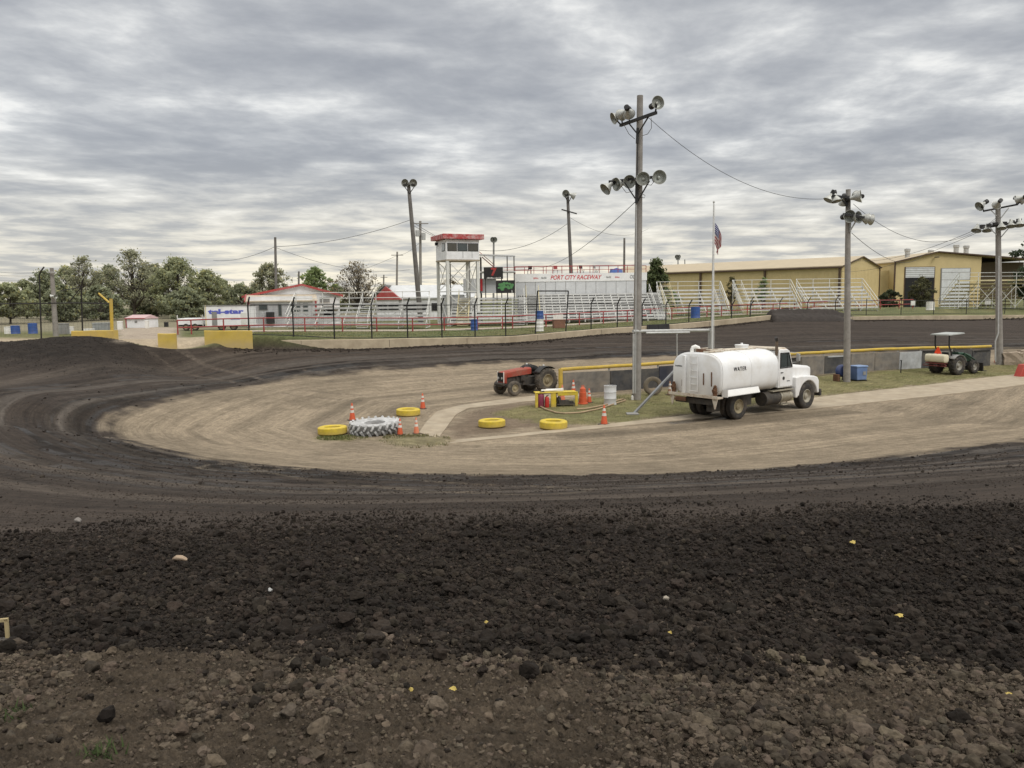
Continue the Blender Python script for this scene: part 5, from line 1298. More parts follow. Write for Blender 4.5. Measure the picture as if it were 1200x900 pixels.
stair(b_, -2.9, 1.1, 7, .42, .6, .45, framey, framey); stair(b_, 3.2, 1.0, 7, .42, .6, .45, framew, benchm)
b_ = bleacher(903.5, 92, 7.0, 7, .42, .60, 'middle one of the white bleachers before the ochre metal building', back=1.0)
stair(b_, -3.0, .9, 7, .42, .6, .45, framew, framey)
b_ = bleacher(988, 96, 8.6, 7, .42, .60, 'white bleacher seen behind the light pole beside the cooler box', back=1.0, rz=R(4))
b_ = bleacher(1140, 104, 9.6, 8, .44, .60, 'white bleacher with crossed braces turned away, in front of the workshop with the roller door', back=.9, rz=R(180), seatm=framey)
# ------------------------------------------------------------------ grandstand upper part (in the frame of the stand)
sx = lambda px: (P(px, 340, 84.6).x-stand.location.x)
sz = lambda py, D=84.6, px=690: P(px, py, D).z-stand.location.z
x0, x1 = sx(604), sx(757); zt, zm, zb = sz(329.5), sz(320), sz(343.5); yb = 5.35
mb = MB(); mb.box((x0+x1)/2, yb+.12, (zb+zt)/2-.2, x1-x0, .12, zt-zb+.4)
pw = mb.build('panel_wall', panelw, stand)
mb = MB()
for i in range(1, 13): mb.box(x0+(x1-x0)*i/13, yb+.055, (zb+zt)/2, .035, .02, zt-zb)
mb.build('panel_joint', greyp, pw)
mb = MB(); mb.box((x0+x1)/2, yb+.03, (zt+zm)/2, x1-x0+.1, .06, zm-zt-.02); bn = mb.build('banner', mat('banner_white', (.80, .80, .78), .5, var=.06, dirt=.15), stand)
bc = lambda px: sx(px)
text('lettering', 'PORT CITY RACEWAY', textred, bn, FRONT(bc(675), yb-.008, (zt+zm)/2), width=bc(705)-bc(645.2), height=.46, shear=.28, bold=.012)
for px, s_, m_, w_ in ((628, 5, textred, .55), (637.5, 8, greyp, .55), (713, 8, greyp, .50), (723, 5, textred, .50), (741, 'OD', letter, .60)):
    if s_ == 'OD': text('lettering', s_, m_, bn, FRONT(bc(px), yb-.008, (zt+zm)/2-.02), width=w_, height=.36, shear=.2)
    else: marks('sponsor_mark', s_, m_, bn, FRONT(bc(px), yb-.008, (zt+zm)/2-.02), w_, .20)
mb = MB(); mb.box((x0+x1)/2, yb+2.3, zm-.12, x1-x0, 4.4, .12); mb.build('deck', benchm, stand)
mb = MB()
for i in range(15): x = x0+(x1-x0)*i/14; mb.bar((x, yb+.3, zm-.1), (x, yb+.3, zm+.72), .06)
for h in (.72, .36): mb.bar((x0, yb+.3, zm+h), (x1, yb+.3, zm+h), .05)
for i in range(9): x = x0+(x1-x0)*i/8; mb.bar((x, yb+4.3, zm-.1), (x, yb+4.3, zm+.95), .06)
mb.bar((x0, yb+4.3, zm+.95), (x1, yb+4.3, zm+.95), .05)
mb.build('deck_railing', redrail, stand)
mb = MB(); 
for i in range(6): x = x0+.3+(x1-x0-.6)*i/5; mb.bar((x, yb+.4, 0), (x, yb+.4, zm-.2), .14); mb.bar((x, yb+4.2, 0), (x, yb+4.2, zm-.2), .14)
mb.build('deck_post', framew, stand)
mb = MB(); mb.box((x0+x1)/2, yb+.30, zb/2, x1-x0-.4, .04, zb-.6); mb.build('back_screen', greyp, stand)
# seats, coolers and people-free clutter on the deck: a row of folding chairs and a blue tarpaulin
tb = MB(); q0 = stand.location
tb.loft([[(sx(717), yb+1.0, zm), (sx(717)+.2, yb+1.2, zm+.42), (sx(718), yb+2.2, zm+.5), (sx(717), yb+2.6, zm)], [(sx(724), yb+.9, zm), (sx(724), yb+1.2, zm+.55), (sx(724), yb+2.2, zm+.48), (sx(724), yb+2.6, zm)], [(sx(731), yb+1.0, zm), (sx(731), yb+1.3, zm+.36), (sx(731), yb+2.1, zm+.4), (sx(731), yb+2.6, zm)]])
o = tb.build('tarpaulin', bluep, None, ang=60); o.location = q0; recentre_loc = o.location.copy()
n_ = len(o.data.vertices); aa = np.empty(n_*3); o.data.vertices.foreach_get('co', aa); aa = aa.reshape(-1, 3)+np.array(q0[:]); o.data.vertices.foreach_set('co', aa.ravel()); o.location = (0, 0, 0); recentre(o)
tag(o, 'blue tarpaulin bundled on the deck above the raceway banner', 'tarpaulin')
for i, (px, m_, lab) in enumerate(((621, blackm, 'dark folding chair on the grandstand deck, nearest the press tower'), (652, redrail, 'red folding chair on the deck behind the raceway lettering'), (683, blackm, 'dark folding chair on the grandstand deck beside the leaning light pole'), (700, greyp, 'grey folding chair on the deck left of the blue tarpaulin'))):
    c = thing('folding_chair', lab, 'chair', q0+Vector((sx(px), yb+1.4, zm-.06)), R(-20+25*i), 'folding chairs on the grandstand deck')
    mb = MB(); mb.box(0, 0, .45, .44, .42, .04); mb.build('seat', m_, c, bevel=.01)
    mb = MB(); mb.box(0, .22, .75, .44, .04, .38, rx=R(-10)); mb.build('backrest', m_, c, bevel=.01)
    for sx_ in (-1, 1):
        for sy_ in (-1, 1): mb = MB(); mb.bar((sx_*.2, sy_*.2, 0), (sx_*.2, -sy_*.2, .45), .03); mb.build('leg', greyp, c)

# ------------------------------------------------------------------ press tower
tw = A(538, 80); tw = thing('press_tower', 'white press tower on tall legs with peeling red flat roof and dark windows', 'tower', tw, R(24))
H = lambda py, D=80, px=545: P(px, py, D).z-tw.location.z
cx, cy = 1.72, 1.55; zf, zc_, zr = H(305), H(282), H(275)
mb = MB(); mb.box(0, 0, (zf+zc_)/2, cx*2, cy*2, zc_-zf); cabn = mb.build('cabin', sheetw, tw, bevel=.02)
mb = MB(); mb.box(0, 0, zf-.06, cx*2+.06, cy*2+.06, .12); mb.build('floor_beam', mat('beam_worn', (.42, .36, .27), .8, var=.3, dirt=.6, dirtcol=(.2, .13, .08)), cabn)
mb = MB(); mb.loft([[(-cx-.42, -cy-.35, zc_+.03), (cx+.42, -cy-.35, zc_+.03), (cx+.42, cy+.35, zc_+.03), (-cx-.42, cy+.35, zc_+.03)], [(-cx-.42, -cy-.35, zc_+.52), (cx+.42, -cy-.35, zc_+.52), (cx+.42, cy+.35, zc_+.48), (-cx-.42, cy+.35, zc_+.48)]]); mb.build('roof', redpeel, tw, bevel=.03)
zw0, zw1 = zf+(zc_-zf)*.42, zf+(zc_-zf)*.82
for i, (xa, xb) in enumerate(((-1.60, -.62), (-.56, .48), (.54, 1.62))):
    mb = MB(); mb.box((xa+xb)/2, -cy-.012, (zw0+zw1)/2, xb-xa, .03, zw1-zw0); wn = mb.build('window', blackm, cabn)
    mb = MB(); mb.box((xa+xb)/2, -cy-.030, (zw0+zw1)/2, xb-xa-.10, .012, zw1-zw0-.10); mb.build('pane', mat('pane_brown', (.09, .085, .07), .15, var=.4, scale=.8) if i != 1 else glass, wn)
mb = MB(); mb.box(-cx-.012, -.75, (zw0+zw1)/2+.02, .03, .85, zw1-zw0); wn = mb.build('window', blackm, cabn)
mb = MB(); mb.box(-cx-.03, -.75, (zw0+zw1)/2+.02, .012, .72, zw1-zw0-.12); mb.build('pane', mat('pane_pale', (.35, .37, .38), .15), wn)
mb = MB(); mb.box(-cx-.14, 1.0, zc_-.28, .22, .24, .30); mb.build('speaker', blackm, cabn)
mb = MB(); mb.box(0, -cy-.02, zw0-.32, .03, .02, .62); mb.box(.95, -cy-.02, zw0-.32, .03, .02, .62); mb.build('panel_seam', greyp, cabn)
for x in (-1, 1):
    for y in (-1, 1):
        mb = MB(); mb.bar((x*(cx-.14), y*(cy-.14), -.1), (x*(cx-.14), y*(cy-.14), zf), .26); mb.build('leg', framew, tw)
for x, y in ((-.35, cy-.3), (.75, -cy+.2)):
    mb = MB(); mb.bar((x, y, 0), (x, y, zf), .10); mb.build('prop', greyp, tw)
def xbr(p, q, z0, z1, mb): mb.bar((p[0], p[1], z0), (q[0], q[1], z1), .055); mb.bar((q[0]*1.01, q[1]*1.01, z0), (p[0]*1.01, p[1]*1.01, z1), .055)
k_ = (cx-.14, cy-.14)
for nm_, p_, q_ in (('f', (-k_[0], -k_[1]), (k_[0], -k_[1])), ('b', (-k_[0], k_[1]), (k_[0], k_[1])), ('l', (-k_[0], -k_[1]), (-k_[0], k_[1])), ('r', (k_[0], -k_[1]), (k_[0], k_[1]))):
    mb = MB(); xbr(p_, q_, zf*.52, zf-.1, mb); xbr(p_, q_, .2, zf*.5, mb); mb.bar((p_[0], p_[1], zf*.52), (q_[0], q_[1], zf*.52), .08); mb.build('cross_brace', framew, tw)
mb = MB(); mb.box(.2, cy+.4, zf*.25, 2.4, .08, zf*.45); mb.build('stair_screen', panelw, tw)
# deck awning right of the tower
aw = A(585, 84); aw = thing('deck_awning', 'thin flat awning roof on dark posts between press tower and raceway banner', 'awning', aw, 0)
HA = lambda py, px=585: P(px, py, 84).z-aw.location.z; XA = lambda px: P(px, 320, 84).x-aw.location.x
mb = MB(); mb.loft([[(XA(562), -1.2, HA(299.5)), (XA(604), -1.2, HA(301.5)), (XA(604), 1.5, HA(300.5)), (XA(562), 1.5, HA(298.5))], [(XA(562), -1.2, HA(298)), (XA(604), -1.2, HA(300.3)), (XA(604), 1.5, HA(299.5)), (XA(562), 1.5, HA(297.5))]]); mb.build('roof', panelw, aw)
for px in (563.5, 594.5, 602.5):
    for y in (-1.0, 1.3): mb = MB(); mb.bar((XA(px), y, 0), (XA(px), y, HA(301)), .10); mb.build('post', darksteel, aw)
mb = MB(); 
for py in (314, 317): mb.bar((XA(590), -1.1, HA(py)), (XA(620), -1.1, HA(py)), .05)
mb.bar((XA(565), -.4, HA(301)), (XA(582), -.4, HA(316)), .09); mb.bar((XA(561), -.4, HA(294)), (XA(580), -.4, HA(311)), .06); mb.build('railing', redrail, aw)
mb = MB(); mb.box((XA(563)+XA(604))/2, 0, HA(319), XA(604)-XA(563), 2.4, .14); mb.build('deck', benchm, aw)
mb = MB(); mb.box((XA(575)+XA(581))/2-1.4, -1.0, HA(335), 3.4, .1, HA(326)-HA(343)); mb.build('front_panel', panelw, aw)
mb = MB(); mb.box(XA(564.5), -1.12, HA(334), .22, .06, HA(327)-HA(341)); mb.build('red_post', textred, aw)
# scoreboard and green sign
sb = P(578.3, 327, 82.4); sb = thing('scoreboard', 'black scoreboard with a large red 7 and white strip, beside the press tower', 'scoreboard', sb, 0)
W_ = P(589.5, 320, 82.4).x-P(567, 320, 82.4).x; Hh = P(578, 313, 82.4).z-sb.location.z
mb = MB(); mb.box(0, 0, Hh/2, W_, .14, Hh); fr_ = mb.build('face', blackm, sb, bevel=.01)
text('lettering', '7', mat('letter_red_dull', (.38, .05, .045), .6), fr_, FRONT(.05, -.078, Hh*.60), width=.62, height=.85, bold=.05)
marks('small_print', 11, white, fr_, FRONT(.05, -.078, Hh*.10), width=1.5, height=.15)
for s in (-1, 1): mb = MB(); mb.bar((s*W_*.42, .1, -2.2), (s*W_*.42, .1, Hh*.9), .1); mb.build('post', darksteel, sb)
gs = P(592.5, 343.5, 80.6); gs = thing('green_sign', 'black sign with bright green splash lettering over the stair of the narrow bleacher', 'sign', gs, 0)
W_ = P(604, 335, 80.6).x-P(581.5, 335, 80.6).x; Hh = P(592, 328.5, 80.6).z-gs.location.z
mb = MB(); mb.box(0, 0, Hh/2, W_, .10, Hh); fr_ = mb.build('face', blackm, gs, bevel=.01)
gm = mat('sign_green', (.10, .26, .10), .6, var=.3, scale=6)
rs = random.Random(3); mb = MB()
for k in range(26):
    a = rs.uniform(-W_*.42, W_*.42); z = Hh*.55+rs.uniform(-.3, .3)*Hh*(.9 if abs(a) < .5 else .7); r = rs.uniform(.05, .16); yy = -.055-.0009*k
    mb.add([(a+r*1.3*math.cos(t), yy, z+r*math.sin(t)*rs.uniform(.7, 1.1)) for t in np.linspace(0, 2*math.pi, 9, endpoint=False)], [tuple(range(9))])
mb.build('splash_lettering', gm, fr_, smooth=False)
for s in (-1, 1): mb = MB(); mb.bar((s*W_*.45, .08, -2.4), (s*W_*.45, .08, Hh*.9), .08); mb.build('post', darksteel, gs)

# ------------------------------------------------------------------ buildings: helper with a gabled body
def gable(parent, hx, y0, y1, ze, zr, m, name='wall', ridge='y', off=0.):
    """walls with a gable facing -y (ridge along y)"""
    mb = MB(); mb.prism([(-hx, -.3), (hx, -.3), (hx, ze), (off, zr), (-hx, ze)], y0, y1, 'y'); return mb.build(name, m, parent, smooth=False)
def roofslab(parent, hx, y0, y1, ze, zr, m, over=.35, th=.12, off=0., name='roof'):
    mb = MB(); sl = (zr-ze)/(hx)
    pr = [(-hx-over, ze-over*sl+.02), (off, zr+.02), (hx+over, ze-over*sl+.02), (hx+over, ze-over*sl+.02+th), (off, zr+.02+th), (-hx-over, ze-over*sl+.02+th)]
    mb.prism(pr, y0-over, y1+over, 'y'); return mb.build(name, m, parent, smooth=False)
# concession building
cb = A(346, 84); cbt = thing('concession_building', 'white concession building with low red gable roof and porch behind the left bleacher', 'building', cb, R(16))
HB = lambda py, D=84, px=340: P(px, py, D).z-cb.z
gable(cbt, 4.75, 0, 10, HB(347), HB(334.5), sheetw, off=.9)
roofslab(cbt, 4.75, 0, 10, HB(347), HB(334.5), mat('roof_pale', (.50, .47, .45), .6, var=.2, scale=1, dirt=.4), off=.9, th=.10)
mb = MB(); zo_ = HB(347); zp_ = HB(334.5); sl_ = (zp_-zo_)/4.75
mb.bar((-5.1, -.38, zo_-.35*sl_+.05), (.9, -.38, zp_+.06), .06, .22); mb.bar((5.1, -.38, zo_-.35*sl_+.05), (.9, -.38, zp_+.06), .06, .22); mb.bar((-5.12, -.38, zo_-.35*sl_+.05), (-5.12, 10.3, zo_-.35*sl_+.05), .06, .22); mb.build('roof_edge', redroof, cbt, smooth=False)
mb = MB(); mb.box(-1.3, -1.9, HB(364), 6.2, 3.5, HB(353)-HB(386)); mb.box(-1.3, -1.9, 1.2, 6.2, 3.5, 2.3)
cw = mb.build('front_room', sheetw, cbt, smooth=False)
mb = MB(); zpe, zpr = HB(353.5), HB(346); mb.loft([[(-4.7, -3.9, zpe), (-4.7, -.1, zpr), (-4.7, -.1, zpr+.1), (-4.7, -3.9, zpe+.1)], [(2.3, -3.9, zpe), (2.3, -.1, zpr), (2.3, -.1, zpr+.1), (2.3, -3.9, zpe+.1)]]); mb.build('porch_roof', tanroof, cbt, smooth=False)
for x in (-4.4, 2.1): mb = MB(); mb.bar((x, -3.95, 0), (x, -3.95, zpe+.05), .20); mb.build('porch_post', redrail, cbt)
mb = MB(); mb.bar((-4.72, -3.9, zpe+.06), (-4.72, -.1, zpr+.06), .16); mb.build('porch_trim', redrail, cbt)
def win(parent, x, y, z, w_, h_, m=glass, frame=greyp, name='window'):
    mb = MB(); mb.box(x, y-.02, z, w_+.12, .05, h_+.12); o = mb.build(name, frame, parent, smooth=False)
    mb = MB(); mb.box(x, y-.05, z, w_, .03, h_); mb.build('pane', m, o, smooth=False); return o
win(cw, -3.0, -3.66, 2.05, .75, .50); win(cw, -1.4, -3.66, 1.75, .25, 1.1); win(cw, .1, -3.66, 1.9, .9, .85); win(cw, 1.1, -3.66, 1.9, .4, .85)
win(cbt, 3.2, -.01, 2.7, 1.0, .5, m=greyp, frame=framew); win(cbt, 3.6, -.01, 1.5, 1.1, 1.0, m=darkin, frame=framew)
mb = MB(); mb.box(3.4, -.5, 1.75, 2.4, .9, .10); mb.build('serving_awning', mat('awning_rust', (.45, .25, .12), .8, var=.3), cbt)
mb = MB(); mb.box(-2.35, -3.75, 1.0, .8, .6, 1.1); o = mb.build('vending_bin', blackm, cbt, bevel=.02)
# low annex / second white building with red gable
ab = A(488, 100); abt = thing('long_shed', 'low white shed with long pale roof and red gable end behind the left bleacher', 'building', ab, 0)
HS = lambda py, px=480: P(px, py, 100).z-ab.z; XS = lambda px: P(px, 345, 100).x-ab.x
zr_, ze_ = HS(334.5), HS(350)
mb = MB(); mb.loft([[(XS(450), 0, ze_), (XS(556), 0, ze_), (XS(556), 5, zr_), (XS(450), 5, zr_)], [(XS(450), 0, ze_+.12), (XS(556), 0, ze_+.12), (XS(556), 5, zr_+.12), (XS(450), 5, zr_+.12)]]); mb.build('roof', panelw, abt, smooth=False)
mb = MB(); mb.box((XS(455)+XS(556))/2, 3.2, ze_/2, XS(556)-XS(455), 5.8, ze_); mb.build('wall', sheetw, abt, smooth=False)
mb = MB(); mb.prism([(XS(438), ze_-.1), (XS(471), ze_-.1), (XS(453), zr_-.1)], -.8, .3, 'y'); mb.build('gable_end', redroof, abt, smooth=False)
mb = MB(); mb.loft([[(XS(432), -1, ze_-.15), (XS(452), -1, zr_), (XS(452), -1, zr_+.15), (XS(432), -1, ze_)], [(XS(432), 6, ze_-.15), (XS(452), 6, zr_), (XS(452), 6, zr_+.15), (XS(432), 6, ze_)]]); mb.build('side_roof', greyp, abt, smooth=False)
mb = MB(); mb.box((XS(442)+XS(468))/2, -.4, ze_/2, XS(468)-XS(442), .3, ze_-.1); fw0 = mb.build('front_wall', sheetw, abt, smooth=False)
for px, w_ in ((446, .6), (452, .5), (459, .7), (465, .5)): win(fw0, XS(px), -.56, ze_*.62, w_, .7, m=darkin)
for px, w_ in ((480, 1.6), (497, 1.2), (515, 2.0)): win(abt, XS(px), .28, ze_*.6, w_, .9, m=darkin)
# long ochre metal building
yb0 = A(984, 122)
RY = R(-26)
yt = thing('metal_building', 'long ochre metal building with tan roof and brown gutter behind the middle bleachers', 'building', yb0, RY)
# local: gable end faces -y ; ridge runs along +y turned away to the left
ew = P(980, 312, 122).z-yb0.z
yt.rotation_euler = (0, 0, R(45)); WM[yt.name] = Matrix.Translation(yb0) @ Matrix.Rotation(R(45), 4, 'Z')
gw = 15.0; gl = 46
mb = MB(); mb.prism([(0, -.3), (gw, -.3), (gw, ew), (gw/2, ew+1.55), (0, ew)], 0, gl, 'y'); mb.build('wall', yellowsheet, yt, smooth=False)
mb = MB(); mb.prism([(-.35, ew-.06), (gw/2, ew+1.60), (gw+.35, ew-.06), (gw+.35, ew+.10), (gw/2, ew+1.76), (-.35, ew+.10)], -.25, gl+.25, 'y'); mb.build('roof', ochreroof, yt, smooth=False)
mb = MB(); mb.box(-.33, gl/2, ew-.16, .20, gl+.4, .24); mb.build('gutter', browntrim, yt, smooth=False)
mb = MB(); mb.bar((-.3, -.28, ew+.02), (gw/2, -.28, ew+1.64), .14); mb.bar((gw+.3, -.28, ew+.02), (gw/2, -.28, ew+1.64), .14); mb.bar((gw, -.05, 0), (gw, -.05, ew), .16); mb.build('trim', browntrim, yt, smooth=False)
for y in (.25, 12.5, 24.5, 36): mb = MB(); mb.box(-.22, y, ew/2, .26, .28, ew-.1); mb.build('downpipe', browntrim, yt, smooth=False)
mb = MB(); [mb.box(-.012, .6*k+.3, ew/2, .03, .04, ew-.2) for k in range(76)]; [mb.box(.6*k+.3, -.012, ew/2, .04, .03, ew-.2) for k in range(25)]; o = mb.build('rib', yellowsheet, yt, smooth=False); o['kind'] = 'stuff'
# workshop
wk = A(1098, 132); wt_ = thing('workshop_building', 'ochre workshop with two white roller doors, four roof vents and open lean-to', 'building', wk, 0)
HW = lambda py, px=1100: P(px, py, 132).z-wk.z; XW = lambda px: P(px, 330, 132).x-wk.x
hxl, hxr = XW(1048), XW(1149); zl, zr2, zp = HW(307.5, 1048), HW(301, 1149), HW(296, 1096)
mb = MB(); mb.prism([(hxl, -.3), (hxr, -.3), (hxr, zr2), (XW(1097), zp), (hxl, zl)], 0, 24, 'y'); mb.build('wall', yellowsheet, wt_, smooth=False)
mb = MB(); mb.prism([(hxl-.3, zl-.05), (XW(1097), zp+.03), (hxr+8.6, HW(304.5, 1215)), (hxr+8.6, HW(304.5, 1215)+.14), (XW(1097), zp+.2), (hxl-.3, zl+.12)], -.4, 24.3, 'y'); mb.build('roof', ochreroof, wt_, smooth=False)
mb = MB(); mb.bar((hxl-.3, -.45, zl+.03), (XW(1097), -.45, zp+.12), .2); mb.bar((XW(1097), -.45, zp+.12), (hxr+8.6, -.45, HW(304.5, 1215)+.05), .2); mb.bar((hxl, -.06, 0), (hxl, -.06, zl), .2); mb.build('trim', browntrim, wt_, smooth=False)
mb = MB(); mb.box(hxr+4.2, 12, HW(330), 8.2, 20, HW(308)-HW(352)); mb.build('lean_to', mat('lean_to_shade', (.10, .075, .045), .8, var=.2), wt_, smooth=False)  # solid block; its dark colour stands in for shade under the open roof
for px0, px1, py0, py1, nm in ((1060.5, 1094, 313, 345, 'half'), (1103, 1135.5, 315, 341, 'full')):
    mb = MB(); w_ = XW(px1)-XW(px0); cx_ = (XW(px0)+XW(px1))/2; t_ = HW(py0)
    mb.box(cx_, -.03, t_/2, w_+.3, .1, t_+.2); d_ = mb.build('door_frame', browntrim if nm == 'half' else greyp, wt_, smooth=False)
    mb = MB()
    if nm == 'half':
        z_ = HW(325); mb.box(cx_, -.11, (t_+z_)/2, w_, .05, t_-z_)
        m2 = MB(); m2.box(cx_, -.10, z_/2, w_, .05, z_); m2.build('opening', darkin, d_, smooth=False)
    else:
        mb.box(cx_, -.11, t_/2, w_, .05, t_)
    rd = mb.build('roller_door', doorw, d_, smooth=False)
    mb = MB(); zlo = HW(325) if nm == 'half' else .2
    for k in range(5): mb.box(cx_, -.14, zlo+(t_-zlo)*(k+.5)/5, w_, .02, .06)
    mb.build('door_rib', greyp, rd, smooth=False)
for px, pyb, pyt in ((1072.5, 301, 289), (1100.5, 297, 291), (1130.5, 298, 285), (1142.5, 298, 286)):
    x = XW(px); mb = MB(); r_ = .38
    mb.lathe([(r_, HW(pyb)-.6), (r_, HW(pyt)-.6), (r_*1.25, HW(pyt)-.55), (r_*1.25, HW(pyt)-.15), (r_*.6, HW(pyt)), (.001, HW(pyt))], 16, Matrix.Translation((x, 3.0, 0))); mb.build('roof_vent', galv, wt_)
mb = MB(); mb.box(XW(1094), -.7, HW(301.5), .3, 1.0, .16); mb.build('wall_lamp', darksteel, wt_, bevel=.02)
mb = MB(); mb.box(XW(1040)+1, 5, HW(318)/2+.2, XW(1049)-XW(1033)+2, 6, HW(317)); mb.build('link_wall', yellowsheet, wt_, smooth=False)

# ------------------------------------------------------------------ box trailer, flat trailer, garden shed on the left
bt = A(266.5, 67); btt = thing('box_trailer', 'white enclosed trailer with blue lettering and a dark door, behind the wide yellow block', 'trailer', bt, R(2))
XB = lambda px: P(px, 370, 67).x-bt.x; HT = lambda py: P(266, py, 67).z-bt.z
mb = MB(); mb.box(0, 1.25, (HT(358.5)+.35)/2, XB(292)-XB(241), 2.3, HT(358.5)-.35); bx_ = mb.build('body', sheetw, btt, bevel=.04)
mb = MB(); mb.box(0, 1.25, HT(358.5)+.03, XB(292)-XB(241)+.1, 2.4, .06); mb.build('roof_trim', greyp, btt)
text('lettering', 'tel-star', textblue, bx_, FRONT(XB(264.5), .09, HT(365)), width=XB(285)-XB(243.5), height=.42, bold=.05)
marks('small_print', 8, textblue, bx_, FRONT(XB(275), .09, HT(374)), width=.75, height=.10)
mb = MB(); mb.box(XB(251), .085, 1.0, .42, .03, 1.15); mb.build('door', greyp, bx_)
mb = MB(); mb.box(XB(285), .085, .95, .5, .03, 1.0); mb.build('side_hatch', framew, bx_)
for s in (-.5, .5): wheel(btt, (s, .30, .33), .33, .19, .2, -1, rubber, rimcream, holes=False)
mb = MB(); mb.box(0, 1.25, .42, XB(292)-XB(241)-.1, 1.9, .14); mb.build('chassis', blackm, btt)
mb = MB(); mb.bar((XB(241), .1, .4), (XB(241), .1, HT(357)), .07); mb.build('corner_post', framey, btt)
ft = A(224, 68); ftt = thing('flat_trailer', 'low white flat trailer with side boards standing left of the box trailer', 'trailer', ft, R(-4))
XF = lambda px: P(px, 375, 68).x-ft.x; HF = lambda py: P(224, py, 68).z-ft.z
mb = MB(); mb.box(0, 1, (HF(373)+.5)/2, XF(240)-XF(208), 1.9, HF(373)-.5); mb.build('body', sheetw, ftt, bevel=.03)
mb = MB(); mb.box(0, 1, .42, XF(240)-XF(208), 1.7, .12); mb.bar((XF(208), 1, .42), (XF(204), 1, .4), .1); mb.build('chassis', blackm, ftt)
for s in (-.4, .4): wheel(ftt, (s, .10, .30), .30, .17, .18, -1, rubber, rimcream, holes=False)
for s in (-1, 1): mb = MB(); mb.bar((s*(XF(240)-XF(208))*.48, .03, .4), (s*(XF(240)-XF(208))*.48, .03, HF(369)), .06); mb.build('stake', framew, ftt)
sd_ = A(160, 90); sdt = thing('garden_shed', 'small white metal shed with red trimmed roof edge on the pale yard at the left', 'shed', sd_, R(-12))
HD = lambda py: P(160, py, 90).z-sd_.z
mb = MB(); mb.box(0, 1.2, HD(373.5)/2, 2.35, 2.4, HD(373.5)); sw_ = mb.build('wall', sheetw, sdt, smooth=False)
mb = MB(); mb.loft([[(-1.3, -.12, HD(373.5)), (1.3, -.12, HD(373.5)), (1.3, 2.5, HD(373.5)), (-1.3, 2.5, HD(373.5))], [(-1.3, -.12, HD(373.5)+.08), (1.3, -.12, HD(373.5)+.08), (1.2, 1.2, HD(369)), (-1.2, 1.2, HD(369))]]); mb.build('roof', mat('roof_pink', (.55, .38, .38), .6, var=.2), sdt, smooth=False)
mb = MB(); mb.box(0, -.14, HD(373.5)+.03, 2.62, .06, .10); mb.box(-1.17, -.02, HD(373.5)/2, .10, .08, HD(373.5)); mb.build('trim', redrail, sdt, smooth=False)
mb = MB(); mb.box(.1, -.02, HD(377), .32, .05, .22); mb.build('window', greyp, sdt)
